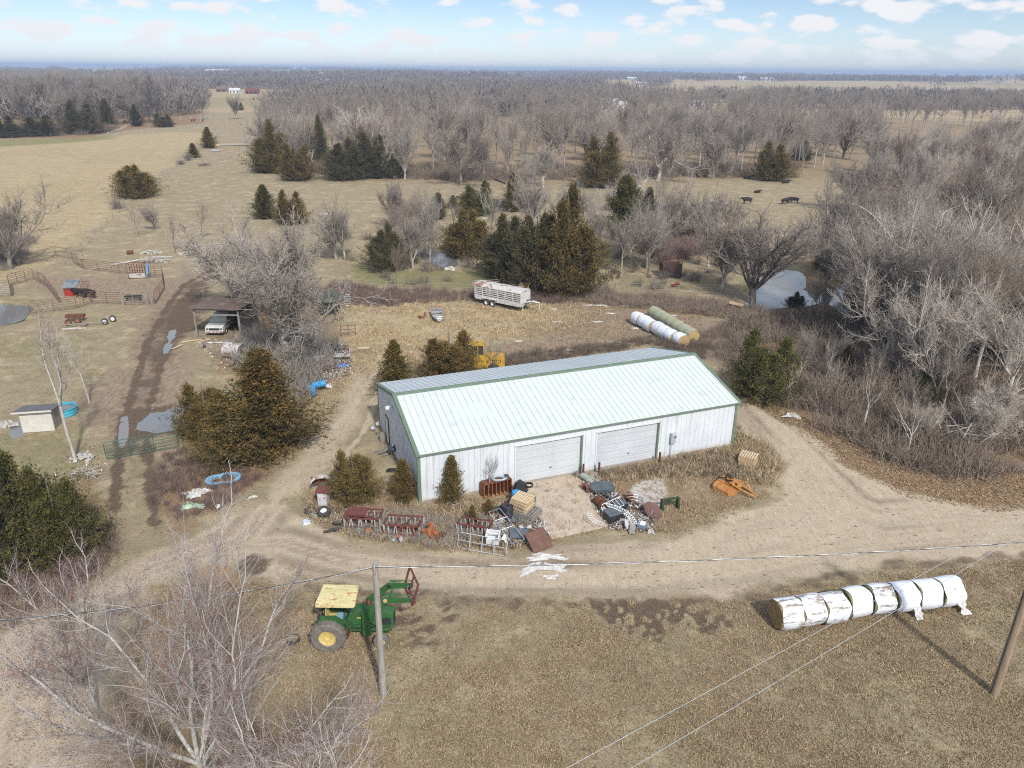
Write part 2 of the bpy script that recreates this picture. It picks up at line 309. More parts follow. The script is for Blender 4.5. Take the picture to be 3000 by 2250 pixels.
leaf = np.maximum(leaf, .7*pmask(xs, ys, W([(-200, 1420), (300, 1400), (330, 1560), (200, 1690), (-200, 1900)]), 1.2, .8))
leaf = np.maximum(leaf, .7*pmask(xs, ys, W([(640, 1000), (760, 900), (960, 880), (1010, 960), (960, 1080), (900, 1150), (700, 1150), (620, 1080)]), 1.8, 1.))
for a in (leaf, straw, green, yard, grav): a *= (1-road*.92)
depth = M0(); WATER = [chaikin(q_) for q_ in [POND1, POND2, POND3]+PUD]
for i, p_ in enumerate(WATER): depth = np.maximum(depth, pmask(xs, ys, p_, 1.6 if i < 3 else .6, .3 if i < 3 else .3)*(.28 if i < 3 else .13)); mud = np.maximum(mud, .7*pmask(xs, ys, p_, 2.5 if i < 3 else 1.0, .6))
A = np.zeros(GX.shape+(4,)); B = np.zeros(GX.shape+(4,))
for a, v_ in ((0, road), (1, mud), (2, green), (3, leaf)): A[..., a][near] = np.clip(v_, 0, 1)
for a, v_ in ((0, straw), (1, grav), (2, yard), (3, clay)): B[..., a][near] = np.clip(v_, 0, 1)
# wide masks beyond the yard
DIST = np.hypot(GX, GY)
far_ = ~near
def wide(poly, soft): 
    D = dseg(GX, GY, poly, True); D = np.where(inpoly(GX, GY, poly), D, -D)+4*(vn(GX, GY, 14, 2)-.5); return sm(D/soft*.5+.5)
for pl, q_ in ((WOODS, .85), (BACKW, .5), (LEFTW, .85)): A[..., 3] = np.maximum(A[..., 3], wide(pl, 5)*q_)
LFIELD = W([(-500, 440), (0, 410), (250, 400), (420, 390), (640, 385), (600, 410), (560, 440), (480, 510), (400, 570), (330, 640), (200, 740), (120, 800), (-100, 850), (-600, 880)])
lf = wide(LFIELD, 3); B[..., 0] = np.maximum(B[..., 0], lf*.75)
B[..., 0] = np.maximum(B[..., 0], .8*wide(W([(600, 330), (760, 330), (750, 275), (600, 280)]), 8))
A[..., 2] = np.maximum(A[..., 2], wide(W([(-400, 445), (0, 432), (250, 415), (340, 405), (330, 395), (150, 405), (-400, 420)]), 6)*.8)
A[..., 2] = np.maximum(A[..., 2], lf*.35*(vn(GX, GY, 16, 6) > .55))
CLEAR = [W(q_) for q_ in ([(1830, 262), (2120, 240), (2300, 246), (2560, 244), (2620, 255), (2480, 268), (2200, 272)], [(590, 345), (760, 335), (900, 300), (1180, 290), (1120, 262), (600, 262)], [(560, 252), (860, 250), (840, 240), (580, 240)], [(940, 256), (1260, 256), (1240, 246), (980, 246)], [(1300, 236), (1700, 238), (1680, 232), (1320, 230)], [(2300, 232), (2900, 232), (2800, 226), (2350, 226)], [(1750, 330), (2250, 330), (2200, 300), (1780, 300)])]
def farwood(X, Y):   # 1 where distant country is wooded
    n = .5*vn(X, Y*1.0, 620, 41)+.3*vn(X, Y, 240, 42)+.2*vn(X, Y, 90, 43); 
    for q_ in CLEAR: n = np.where(inpoly(X, Y, q_), .3, n)
    return n
FW = sm((farwood(GX, GY)-.56)/.04); fr = sm((DIST-480)/160)
A[..., 3] = A[..., 3]*(1-fr)+FW*fr
B[..., 0] = B[..., 0]*(1-fr)+(1-FW)*fr*(.55+.45*vn(GX, GY, 330, 44))
A[..., 2] = A[..., 2]*(1-fr)+(1-FW)*fr*(vn(GX, GY, 400, 45) > .72)*.5
def hills(X, Y):
    D = np.hypot(X, Y); k = sm((D-420)/900)
    return k*(10*(vn(X, Y, 900, 51)-.35)+16*(vn(X, Y, 2300, 52)-.3)*sm((D-1200)/2500)+5*(vn(X, Y, 300, 53)-.5))
Z = hills(GX, GY)+.10*(vn(GX, GY, 3.1, 61)-.5)*(DIST < 400)+.05*(vn(GX, GY, .9, 62)-.5)*(DIST < 150)
zz = np.zeros(xs.shape)-depth-.05*np.clip(mud, 0, 1)*(vn(xs*1.2, ys*3, .35, 33))-.03*road+.06*leaf*vn(xs, ys, .6, 34); Z[near] += zz
bx0, by0, byaw = -5.99, 43.0, rad(21.1)
def inb(X, Y):
    dx, dy = X-bx0, Y-by0; return dx*math.cos(byaw)+dy*math.sin(byaw), -dx*math.sin(byaw)+dy*math.cos(byaw)
s_, t_ = inb(GX, GY); flat = sm(1.2-np.maximum(np.maximum(-s_, s_-24.4), np.maximum(-t_-7, t_-12.3))/3); Z = np.where(DIST < 150, Z*(1-.8*flat)-.03*flat, Z)
RL = [W(q_) for q_ in ([(3100, 1545), (2800, 1560), (2500, 1590), (2200, 1655), (1900, 1690), (1600, 1695), (1300, 1685), (1000, 1640), (820, 1590), (650, 1600), (450, 1665), (200, 1810), (60, 2000), (0, 2300)], [(2600, 1580), (2400, 1500), (2270, 1360), (2180, 1260), (2110, 1180)], [(700, 1600), (780, 1500), (900, 1380), (1000, 1260), (1080, 1150)])]
D_ = dseg(xs, ys, RL[0]); D2 = np.minimum(dseg(xs, ys, RL[1]), dseg(xs, ys, RL[2])); DD = np.minimum(D_, D2)
sk_ = np.clip((vn(DD*2.6, xs*.05+ys*.05, 1, 91)-.45)*2.2, 0, 1)*np.clip(vn(xs, ys, 4.5, 92)*1.6-.3, 0, 1)+.5*np.clip((vn(DD*7, xs*.1+ys*.08, 1, 93)-.5)*2, 0, 1)*vn(xs, ys, 2.2, 94)
STK = np.zeros(GX.shape); STK[near] = np.clip(sk_, 0, 1)*.8*road*(1-mud)
def ground_z(x, y):
    i = int(np.clip(np.searchsorted(gx, x), 1, len(gx)-1)); j = int(np.clip(np.searchsorted(gy, y), 1, len(gy)-1)); return float(Z[j-1:j+1, i-1:i+1].mean())
def G(x, y, dz=0.): p_ = P(x, y); return Vector((p_.x, p_.y, ground_z(p_.x, p_.y)+dz))
ny, nx = GX.shape; idx = np.arange(ny*nx).reshape(ny, nx)
F_ = np.stack([idx[:-1, :-1], idx[:-1, 1:], idx[1:, 1:], idx[1:, :-1]], -1).reshape(-1, 4)
gm, t, b = newmat('ground'); ge = t.nodes.new('ShaderNodeNewGeometry'); pos = ge.outputs['Position']
def att(n_):
    a = t.nodes.new('ShaderNodeAttribute'); a.attribute_name = n_; s = t.nodes.new('ShaderNodeSeparateColor'); t.links.new(a.outputs['Color'], s.inputs[0]); return [s.outputs[0], s.outputs[1], s.outputs[2], a.outputs['Alpha']]
ra, mu, gr, le = att('mA'); st, gv, yd, cy = att('mB')
nf = tnoise(t, 9, 5, .7, pos); nm = tnoise(t, 1.3, 5, .65, pos); nl = tnoise(t, .12, 4, .6, pos); nh = tnoise(t, 28, 3, .7, pos)
ns = tnoise(t, 4.0, 4, .7, pos, (1.0, .25, 1)); nw = tnoise(t, .75, 5, .7, pos, (.28, 1, 1)); nbl = tnoise(t, .35, 5, .72, pos); nft = tnoise(t, 22, 4, .7, pos, (.35, 1, 1))
def hard(m_, w=.35): # break a soft mask up with noise
    return tstep(t, tmath(t, 'ADD', m_, tmath(t, 'MULTIPLY', tmath(t, 'SUBTRACT', nm, .5), w*2)), .25, .75)
c = ramp_mix(t, tstep(t, nf, .36, .64), (.395, .325, .205), (.235, .190, .118))
c = ramp_mix(t, tstep(t, nl, .4, .6), c, ramp_mix(t, tstep(t, nft, .4, .6), (0.407, 0.314, 0.204), (0.253, 0.198, 0.132)))
c = ramp_mix(t, tmath(t, 'MULTIPLY', tstep(t, nm, .5, .66), .6), c, (0.209, 0.193, 0.105))
c = ramp_mix(t, tmath(t, 'MULTIPLY', hard(st), .85), c, ramp_mix(t, tstep(t, ns, .35, .65), (0.506, 0.385, 0.220), (0.363, 0.275, 0.165)))
c = ramp_mix(t, tmath(t, 'MULTIPLY', tstep(t, nw, .45, .62), .42), c, (.25, .20, .125))
c = ramp_mix(t, tmath(t, 'MULTIPLY', tstep(t, nbl, .50, .62), .6), c, (.46, .38, .24))
c = ramp_mix(t, tmath(t, 'MULTIPLY', tstep(t, tnoise(t, .22, 5, .7, pos), .56, .70), .4), c, (.22, .19, .115))
c = ramp_mix(t, hard(yd), c, ramp_mix(t, tstep(t, ns, .35, .65), (.345, .262, .185), (.235, .175, .122)))
c = ramp_mix(t, tmath(t, 'MULTIPLY', hard(gr, .5), .75), c, ramp_mix(t, tstep(t, nf, .35, .65), (0.220, 0.209, 0.083), (0.160, 0.160, 0.066)))
c = ramp_mix(t, hard(le), c, ramp_mix(t, tstep(t, tnoise(t, 16, 4, .75, pos), .38, .62), (.35, .235, .13), (.175, .12, .08)))
c = ramp_mix(t, hard(ra, .30), c, ramp_mix(t, tstep(t, nm, .35, .7), ramp_mix(t, tstep(t, ns, .35, .65), (.55, .455, .34), (.44, .355, .255)), (.50, .41, .285)))
c = ramp_mix(t, hard(gv, .3), c, ramp_mix(t, tstep(t, nh, .4, .6), (0.605, 0.550, 0.484), (0.440, 0.396, 0.341)))
c = ramp_mix(t, hard(cy), c, (0.396, 0.242, 0.132))
c = ramp_mix(t, tmath(t, 'MULTIPLY', hard(mu), .95), c, ramp_mix(t, tstep(t, nf, .35, .65), (.170, .122, .085), (.088, .062, .045)))
c = ramp_mix(t, tmath(t, 'MULTIPLY', tstep(t, tmath(t, 'MULTIPLY', tnoise(t, 5.5, 2, .5, pos, (.5, 1, 1)), 1), .655, .70), .75), c, (0.132, 0.083, 0.055))
at_ = t.nodes.new('ShaderNodeAttribute'); at_.attribute_name = 'streak'
c = ramp_mix(t, tmath(t, 'MULTIPLY', at_.outputs['Fac'], tstep(t, nm, .2, .6, .5, 1)), c, (.20, .15, .105))
t.links.new(c, b.inputs['Base Color']); b.inputs['Roughness'].default_value = .95; b.inputs['Specular IOR Level'].default_value = .1
bn = t.nodes.new('ShaderNodeBump'); bn.inputs['Strength'].default_value = .9; bn.inputs['Distance'].default_value = .08
hsum = tmath(t, 'ADD', tmath(t, 'MULTIPLY', nf, .7), tmath(t, 'MULTIPLY', tnoise(t, 14, 4, .8, pos), .8)); t.links.new(hsum, bn.inputs['Height']); t.links.new(bn.outputs[0], b.inputs['Normal'])
me = npmesh('ground', np.stack([GX.ravel(), GY.ravel(), Z.ravel()], -1), F_, gm, {'mA': A.reshape(-1, 4), 'mB': B.reshape(-1, 4), 'streak': STK.ravel()}, True)
tag(mobj('ground', me), kind='structure')
# water
wm, t, b = newmat('water'); b.inputs['Base Color'].default_value = (.17, .165, .16, 1); b.inputs['Roughness'].default_value = .06; b.inputs['Specular IOR Level'].default_value = .8
ge = t.nodes.new('ShaderNodeNewGeometry'); bn = t.nodes.new('ShaderNodeBump'); bn.inputs['Strength'].default_value = .12; bn.inputs['Distance'].default_value = .02
t.links.new(tnoise(t, 3.5, 3, .6, ge.outputs['Position']), bn.inputs['Height']); t.links.new(bn.outputs[0], b.inputs['Normal'])
for i, p_ in enumerate(WATER):
    cx = sum(q[0] for q in p_)/len(p_); cy_ = sum(q[1] for q in p_)/len(p_); big = i < 3
    z_ = -.10 if big else -.075
    m_ = MB(); k_ = 1.04 if big else 1.3; m_.add([(cx+(q[0]-cx)*k_, cy_+(q[1]-cy_)*k_, z_) for q in p_], [tuple(range(len(p_)))])
    tag(m_.build('water', wm, smooth=0), kind='structure')
# concrete apron in front of the first door
cm_ = mat('concrete', (.50, .41, .32), (.43, .35, .27), 1.2, .9, c3=(.13, .10, .07), t3=(.60, .72), s3=.45, bump=.2)
AP = W([(1512, 1418), (1700, 1389), (1784, 1541), (1616, 1580)]); m_ = MB(); m_.prism(AP, -.2, .05, 'xy'); tag(m_.build('path', cm_, smooth=0), kind='structure')
# ---------------------------------------------------------------- the metal barn
L_, W_, HE, HR = 24.4, 12.3, 3.66, 5.25
white = mat('white_steel', (.63, .66, .685), (.58, .61, .635), .6, .45, spec=.4, bump=.02, c3=(.44, .44, .42), t3=(.62, .8), s3=.5)
roofm = mat('roof_steel', (.585, .62, .61), (.55, .585, .575), .5, .38, spec=.5, bump=.02, c3=(.47, .53, .49), t3=(.55, .70), s3=1.1)
roofb = mat('roof_steel_rear', (.56, .60, .63), (.50, .54, .57), .5, .4, spec=.5, bump=.02, c3=(.42, .44, .45), t3=(.6, .7), s3=.8)  # rear slope: slightly darker and bluer than the front
greenm = mat('green_trim', (.155, .215, .15), (.13, .18, .125), 2, .5, bump=.02)
def dirt_base(m, z1, colr):
    t = m.node_tree; b = t.nodes['Principled BSDF']; src = b.inputs['Base Color'].links[0].from_socket; tc_ = t.nodes.new('ShaderNodeTexCoord'); s_ = t.nodes.new('ShaderNodeSeparateXYZ'); t.links.new(tc_.outputs['Object'], s_.inputs[0])
    k = tstep(t, tmath(t, 'ADD', s_.outputs[2], tmath(t, 'MULTIPLY', tnoise(t, 1.6, 5, .7, tc_.outputs['Object'], (1, 1, .4)), 1.1)), z1, z1+.75, 1, 0)
    k2 = tmath(t, 'MULTIPLY', tstep(t, tnoise(t, 3.0, 4, .7, tc_.outputs['Object'], (1, 1, .06)), .52, .70), .35)
    c = ramp_mix(t, k2, src, tuple(x*.62 for x in colr)); t.links.new(ramp_mix(t, tmath(t, 'MULTIPLY', k, .75), c, colr), b.inputs['Base Color'])
dirt_base(white, .35, (.40, .33, .26))
doorm = mat('door_white', (.53, .55, .57), (.47, .49, .51), .4, .5, bump=.02, c3=(.38, .37, .35), t3=(.64, .8), s3=.7)
darkm = mat('dark_gap', (.02, .02, .02)); grey = mat('grey_box', (.42, .46, .47), (.36, .40, .41), 3, .5)
concm = mat('old_concrete', (.36, .32, .28), (.27, .24, .21), 2, .9)
barn = empty('barn', (bx0, by0, 0), byaw, 'long white metal barn with green trim, low gable roof and two garage doors', 'barn')
DR = ((6.72, 11.6), (12.8, 17.7)); DH = 3.0
def ribwall(mb, pts, holes, fixed, sgn, ax, step=.31):
    pass
wm_ = MB(); th = .12
# front wall: panels around the doors, rear wall, gables
def fwall(x0, x1, z0, z1, y=0.): wm_.box(((x0+x1)/2, y+th/2, (z0+z1)/2), (x1-x0, th, z1-z0))
fwall(0, DR[0][0], .15, HE); fwall(DR[0][1], DR[1][0], .15, HE); fwall(DR[1][1], L_, .15, HE)
for d0, d1 in DR: fwall(d0, d1, DH, HE)
fwall(0, L_, .15, HE, W_-th)
for X in (0, L_-th):
    wm_.prism([(th+.002, .15), (W_-th-.002, .15), (W_-th-.002, HE), (W_/2, HR-.04), (th+.002, HE)], X+.001, X+th, 'yz')
x = .2
while x < L_-.1:   # standing ribs of the wall sheets
    for d0, d1 in ((0, 0),):
        inside = any(a-.06 < x < b_+.06 for a, b_ in DR); z0 = DH+.1 if inside else .16
        wm_.prism([(x-.035, -.0), (x-.015, -.028), (x+.015, -.028), (x+.035, -.0)], z0, HE-.03, 'xy')
    wm_.box((x, W_+.012, (HE+.15)/2), (.05, .024, HE-.2)); x += .405
y = .3
while y < W_-.1:
    zt = HE+(HR-HE)*(1-abs(y-W_/2)/(W_/2))-.12
    for X in (-.012, L_+.012): wm_.box((X, y, (zt+.16)/2), (.024, .045, zt-.16))
    y += .405
wm_.build('wall', white, barn, smooth=0)
MB().box((L_/2, W_/2, .06), (L_+.06, W_+.06, .2)).build('foundation', concm, barn)
def slope(mb, ylo, yhi, zlo, zhi, x0, x1, t_=.05, lift=0):
    mb.add([(x0, ylo, zlo+lift), (x1, ylo, zlo+lift), (x1, yhi, zhi+lift), (x0, yhi, zhi+lift), (x0, ylo, zlo+lift-t_), (x1, ylo, zlo+lift-t_), (x1, yhi, zhi+lift-t_), (x0, yhi, zhi+lift-t_)],
           [(0, 1, 2, 3), (7, 6, 5, 4), (0, 4, 5, 1), (1, 5, 6, 2), (2, 6, 7, 3), (3, 7, 4, 0)])
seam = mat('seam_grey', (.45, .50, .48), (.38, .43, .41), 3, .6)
tanr = (HR-HE)/(W_/2); ov = .22
for nm_, side, mt in (('roof', 0, roofm), ('roof', 1, roofb)):
    r = MB(); ya, yb = (-ov, W_/2) if side == 0 else (W_+ov, W_/2); za = HE-ov*tanr+.07; zb = HR+.07
    slope(r, ya, yb, za, zb, -.08, L_+.08)
    x = .1
    while x < L_:
        r.add([(x-.04, ya, za+.001), (x-.016, ya, za+.035), (x+.016, ya, za+.035), (x+.04, ya, za+.001), (x-.04, yb, zb+.001), (x-.016, yb, zb+.035), (x+.016, yb, zb+.035), (x+.04, yb, zb+.001)],
              [(0, 1, 5, 4), (1, 2, 6, 5), (2, 3, 7, 6), (0, 3, 2, 1)]); x += .455
    nb_ = len(r.f)
    if side == 0:
        sc_ = r
        for k_ in range(1, 8):   # screw rows
            u_ = k_/8.3; yy = ya+(yb-ya)*u_; zz_ = za+(zb-za)*u_
            x = .33
            while x < L_: sc_.box((x, yy, zz_+.008), (.045, .03, .012)); x += .455*(1 if k_ % 2 else 2)
    ro = r.build(nm_, mt, barn, 'white front roof slope' if side == 0 else 'greyer rear roof slope', smooth=0)
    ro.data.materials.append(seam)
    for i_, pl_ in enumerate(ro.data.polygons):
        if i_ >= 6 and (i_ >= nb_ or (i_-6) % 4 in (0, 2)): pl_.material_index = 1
    if side == 0:
        pt = MB(); a_, b_ = .40, .66; yy0, yy1 = ya+(yb-ya)*a_, ya+(yb-ya)*b_
        pt.add([(3.3, yy0, za+(zb-za)*a_+.010), (6.1, yy0, za+(zb-za)*a_+.010), (5.8, yy1, za+(zb-za)*b_+.010), (3.4, yy1, za+(zb-za)*b_+.010)], [(0, 1, 2, 3)])
        x = 3.4
        while x < 5.7: pt.add([(x, yy0, za+(zb-za)*a_+.018), (x+.05, yy0, za+(zb-za)*a_+.018), (x+.05, yy1, za+(zb-za)*b_+.018), (x, yy1, za+(zb-za)*b_+.018)], [(0, 1, 2, 3)]); x += .14
        pt.build('skylight_panel', mat('skylight', (.50, .60, .61), (.60, .68, .68), 1.5, .5, bump=0), ro, smooth=0)
rc = MB(); w_ = .26
for s in (-1, 1): slope(rc, W_/2+s*w_, W_/2, HR+.07-w_*tanr+.045, HR+.07+.045, -.12, L_+.12, .02)
rc.build('ridge_cap', greenm, barn, smooth=0)
for X, xa, xb in ((0, -.16, .10), (1, L_-.06, L_+.16)):
    tr = MB()
    for ya, yb in ((-ov-.01, W_/2), (W_+ov+.01, W_/2)): slope(tr, ya, yb, HE-ov*tanr+.115, HR+.115, xa, xb, .20)
    tr.build('rake_trim', greenm, barn, smooth=0)
for yy in (-ov-.02, W_+ov+.0):
    MB().box((L_/2, yy, HE-ov*tanr+.0), (L_+.3, .03, .11)).build('eave_trim', greenm, barn)
for X in (.06, L_-.06):
    for Y in (-.02, W_+.02):
        MB().box((X, Y, HE/2+.02), (.20, .10, HE-.08)).build('corner_trim', greenm, barn)
for i, (d0, d1) in enumerate(DR):
    d = MB(); z = .1; ys_ = .10
    d.box(((d0+d1)/2, ys_+.06, DH/2+.04), (d1-d0, .04, DH-.1)); n_ = 5; hgt_ = (DH-.1)/n_
    for k_ in range(n_):
        zb = .1+k_*hgt_; d.box(((d0+d1)/2, ys_+.03, zb+hgt_/2), (d1-d0-.02, .05, hgt_-.015))
        for q in (.25, .5, .75): d.box(((d0+d1)/2, ys_-.002, zb+hgt_*q), (d1-d0-.04, .02, .055))
    do = d.build('garage_door', doorm, barn, 'left garage door, facing the bare concrete apron' if i == 0 else 'right garage door, behind dry weeds', smooth=0)
    MB().box(((d0+d1)/2+.2, ys_-.01, .9), (.16, .04, .05)).build('handle', darkm, do)
    j = MB(); j.box((d0-.03, -.01, DH/2+.07), (.10, .10, DH-.05)).box(((d0+d1)/2, -.01, DH+.05), (d1-d0+.16, .10, .09)); j.build('door_trim', white, barn, smooth=0)
    MB().box(((d0+d1)/2, .035, DH-.008), (d1-d0, .07, .025)).box((d0+.03, .045, DH/2), (.025, .07, DH-.1)).build('weather_strip', darkm, barn)
    MB().box((d1+.045, -.012, DH/2+.04), (.13, .11, DH+.05)).build('door_jamb', greenm, barn)
# gable: walk door, lamp
wd = MB().box((-.03, 9.2, 1.15), (.05, .92, 2.05)).build('side_door', mat('door_cream', (.70, .70, .66), (.60, .6, .57), 2, .5), barn)
MB().box((-.035, 9.70, 1.17), (.07, .06, 2.12)).box((-.035, 8.72, 1.17), (.07, .04, 2.12)).box((-.035, 9.2, 2.21), (.07, 1.0, .05)).build('frame', darkm, wd)
MB().ball((-.07, 8.86, 1.1), (.05, .07, .07)).build('knob', grey, wd)
la = MB().cyl((0, 6.75, 4.1), (-.38, 6.75, 4.18), .03).box((-.04, 6.75, 4.08), (.08, .16, .24)).build('wall_lamp', grey, barn)
MB().lathe([(.06, .16), (.17, .02), (.16, -.10), (.0, -.13)], (-.42, 6.75, 4.08)).build('lamp_shade', mat('lamp_glass', (.72, .74, .74), rough=.3), la)
mb = MB().box((18.95, -.16, 1.62), (.42, .22, .78)).box((18.95, -.28, 1.65), (.30, .03, .6)).build('meter_box', grey, barn)
MB().cyl((19.03, -.28, 1.78), (19.03, -.38, 1.78), .08).build('meter', mat('meter_glass', (.2, .22, .23), rough=.1, bump=0), mb); MB().cyl((18.86, -.16, .05), (18.86, -.16, 1.24), .035).build('conduit', grey, mb)
# ---------------------------------------------------------------- trees
def norm(v): return v/np.maximum(np.linalg.norm(v, axis=-1, keepdims=True), 1e-9)
def tubes(p0, p1, r0, r1, n):
    d = norm(p1-p0); ref = np.where(np.abs(d[:, 2:3]) < .9, np.array([[0, 0, 1.]]), np.array([[1., 0, 0]])); e1 = norm(np.cross(d, ref)); e2 = np.cross(d, e1)
    t = np.arange(n)*2*np.pi/n; c_ = np.cos(t)[None, :, None]; s_ = np.sin(t)[None, :, None]
    ring = e1[:, None]*c_+e2[:, None]*s_
    a = p0[:, None]+ring*r0[:, None, None]; b_ = p1[:, None]+ring*r1[:, None, None]
    V = np.concatenate([a, b_], 1).reshape(-1, 3); o = (np.arange(len(p0))*2*n)[:, None]; i = np.arange(n); j = (i+1) % n
    F = np.stack([o+i, o+j, o+n+j, o+n+i], -1).reshape(-1, 4); return V, F
def join(parts):
    V = []; F = []; o = 0
    for v, f in parts: V.append(v); F.append(f+o); o += len(v)
    return np.concatenate(V), np.concatenate(F)
def grow(r, P0, D0, L0, R0, segs, jit, up, tip=.55):
    """grow every branch of a level; returns the segment list per step"""
    p = P0.copy(); d = D0.copy(); out = []
    for k in range(segs):
        d = norm(d+r.normal(0, jit, d.shape)+np.array([0, 0, up])); q = p+d*(L0/segs)[:, None]
        a = R0*(1-(1-tip)*k/segs); b_ = R0*(1-(1-tip)*(k+1)/segs); out.append((p, q, a, b_, d.copy())); p = q
    return out
def spawn(r, segl, L, nch, ang, lr, rr, start=0, azi=None):
    Ps = []; Ds = []; Ls = []; Rs = []; S = len(segl)
    for k in range(start, S):
        p, q, a, b_, d = segl[k]
        for _ in range(nch):
            u = r.random(len(p))[:, None]; pos_ = p+(q-p)*u; ax = norm(r.normal(0, 1, d.shape)); ax = norm(np.cross(d, ax)); an = (ang+r.normal(0, .18, len(p)))[:, None]
            Ps.append(pos_); Ds.append(norm(d*np.cos(an)+ax*np.sin(an))); Ls.append(L*lr*(1.15-.55*(k+u[:, 0])/S)*r.uniform(.7, 1.25, len(p))); Rs.append(b_*rr*r.uniform(.7, 1.1, len(p)))
    p, q, a, b_, d = segl[-1]   # leader goes on from the tip
    Ps.append(q); Ds.append(norm(d+r.normal(0, .2, d.shape))); Ls.append(L*lr*r.uniform(.7, 1.1, len(p))); Rs.append(b_*.95)
    return np.concatenate(Ps), np.concatenate(Ds), np.concatenate(Ls), np.concatenate(Rs)
def bare(seed, h, tr, bole=.25, nlead=6, lean=(0, 0), spread=.75, twist=.14, up=.10, lv=((5, 2, .62, .5), (4, 2, .75, .5), (4, 1, .8, .5)), trunks=1, ll=.42, twr=.011, twl=None, tside=3, stem=None):
    """bare tree: returns (trunk arrays, crown arrays, twig tips). lv: (segments, children per segment, angle, length ratio)"""
    r = np.random.default_rng(seed); T = []; C = []
    d0 = norm(np.array([[lean[0], lean[1], 1.0]]).repeat(trunks, 0)+(r.normal(0, .22, (trunks, 3))*[1, 1, 0] if trunks > 1 else 0))
    base = np.zeros((trunks, 3))+(r.normal(0, .12, (trunks, 3))*[1, 1, 0] if trunks > 1 else 0); base[:, 2] = -.1
    sg = grow(r, base, d0, np.full(trunks, h*bole), np.full(trunks, tr)/math.sqrt(trunks), 4, twist*.35, .03, .82)
    T += [s[:4]+(8,) for s in sg]; s0 = sg[0]; T.append((s0[0], s0[0]+(s0[1]-s0[0])*.35, s0[2]*1.45, s0[2]*1.02, 8))
    tip, d = sg[-1][1], sg[-1][4]; rt_ = sg[-1][3]; Ps = []; Ds = []; Ls = []; Rs = []
    for k in range(nlead):
        az_ = 2*np.pi*(k/nlead)+r.uniform(-.4, .4, trunks); an = spread*r.uniform(.35, 1.15, trunks)*(0.25 if k == 0 else 1)
        v = np.stack([np.cos(az_)*np.sin(an), np.sin(az_)*np.sin(an), np.cos(an)], -1); u = r.uniform(0, .55, trunks)[:, None]*(0 if k < 2 else 1)
        Ps.append(tip-(tip-sg[1][1])*u); Ds.append(norm(v+d*.25)); Ls.append(h*ll*r.uniform(.8, 1.15, trunks)); Rs.append(rt_*r.uniform(.5, .68, trunks))
    P_, D_, Lg, R_ = map(np.concatenate, (Ps, Ds, Ls, Rs))
    sg = grow(r, P_, D_, Lg, R_, 5, twist, up); T += [s[:4]+(6,) for s in sg]; tips = None
    for i, (segs, nch, ang, lr) in enumerate(lv):
        P_, D_, Lg, R_ = spawn(r, sg, Lg if i == 0 else Lg, nch, ang, lr, .55, 1 if i == 0 else 0)
        last = i == len(lv)-1; R_ = np.maximum(R_, twr*(1.6 if not last else 1)); 
        if last: R_ = np.full(len(R_), twr)*r.uniform(.7, 1.3, len(R_))
        sg = grow(r, P_, D_, Lg, R_, segs, twist*(1.15 if not last else 1.4), up*1.2, .5)
        C += [s[:4]+((5, 4, 3, 3)[i] if not last else tside,) for s in sg]
        tips = sg
    tv = join([tubes(a, b_, c1, c2, n) for a, b_, c1, c2, n in T]); cv = join([tubes(a, b_, c1, c2, n) for a, b_, c1, c2, n in C])
    # scale to the wanted height
    k_ = h/max(cv[0][:, 2].max(), 1e-3); k_ = min(max(k_, .5), 2.0)
    return (tv[0]*k_, tv[1]), (cv[0]*k_, cv[1]), [s[1]*k_ for s in tips]
def barkmat(name, c1, c2, sc=6):
    m, t, b = newmat(name); o = t.nodes.new('ShaderNodeObjectInfo'); tcn = t.nodes.new('ShaderNodeTexCoord')
    c = ramp_mix(t, tstep(t, tnoise(t, sc, 4, .7, tcn.outputs['Object'], (1, 1, .4)), .3, .7), c1, c2)
    h_ = t.nodes.new('ShaderNodeHueSaturation'); t.links.new(c, h_.inputs['Color']); t.links.new(tmath(t, 'ADD', tmath(t, 'MULTIPLY', o.outputs['Random'], .5), .75), h_.inputs['Value'])
    t.links.new(h_.outputs[0], b.inputs['Base Color']); b.inputs['Roughness'].default_value = .9; b.inputs['Specular IOR Level'].default_value = .15; return m
bk = barkmat('bark_grey', (.30, .27, .235), (.20, .18, .155)); bkd = barkmat('bark_dark', (.20, .175, .15), (.11, .098, .085)); bkp = barkmat('bark_pale', (.52, .48, .42), (.32, .29, .25))
tw = barkmat('twigs_grey', (.31, .27, .235), (.21, .18, .155), 1.5); twp = barkmat('twigs_pale', (.47, .42, .365), (.32, .28, .24), 1.5); twr_ = barkmat('twigs_reddish', (.26, .185, .16), (.18, .13, .115), 1.5); twb = barkmat('twigs_brown', (.275, .22, .175), (.19, .15, .118), 1.5)
lich = barkmat('bark_lichen', (.46, .45, .42), (.24, .22, .195), 9)
def bare_variant(nm_, *a, **k):
    (tv, tf), (cv, cf), tips = bare(*a, **k)
    return npmesh(nm_+'_trunk', tv, tf, bk, smooth=True), npmesh(nm_+'_crown', cv, cf, tw), tips
LV3 = ((5, 2, .62, .52), (4, 2, .75, .5), (2, 2, .8, .55))
VAR = {}
VAR['oak'] = [bare_variant('oak%d' % i, 100+i, 15, .36, .20, 8, spread=1.05, twist=.2, up=.05, lv=((5, 2, .7, .55), (4, 2, .8, .5), (2, 3, .85, .5)), ll=.40, twr=.012) for i in range(3)]
VAR['tall'] = [bare_variant('tall%d' % i, 200+i, 17, .22, .42, 7, spread=.8, twist=.14, up=.10, lv=((4, 2, .7, .55), (3, 2, .75, .55), (2, 2, .8, .6)), ll=.42, twr=.013) for i in range(4)]
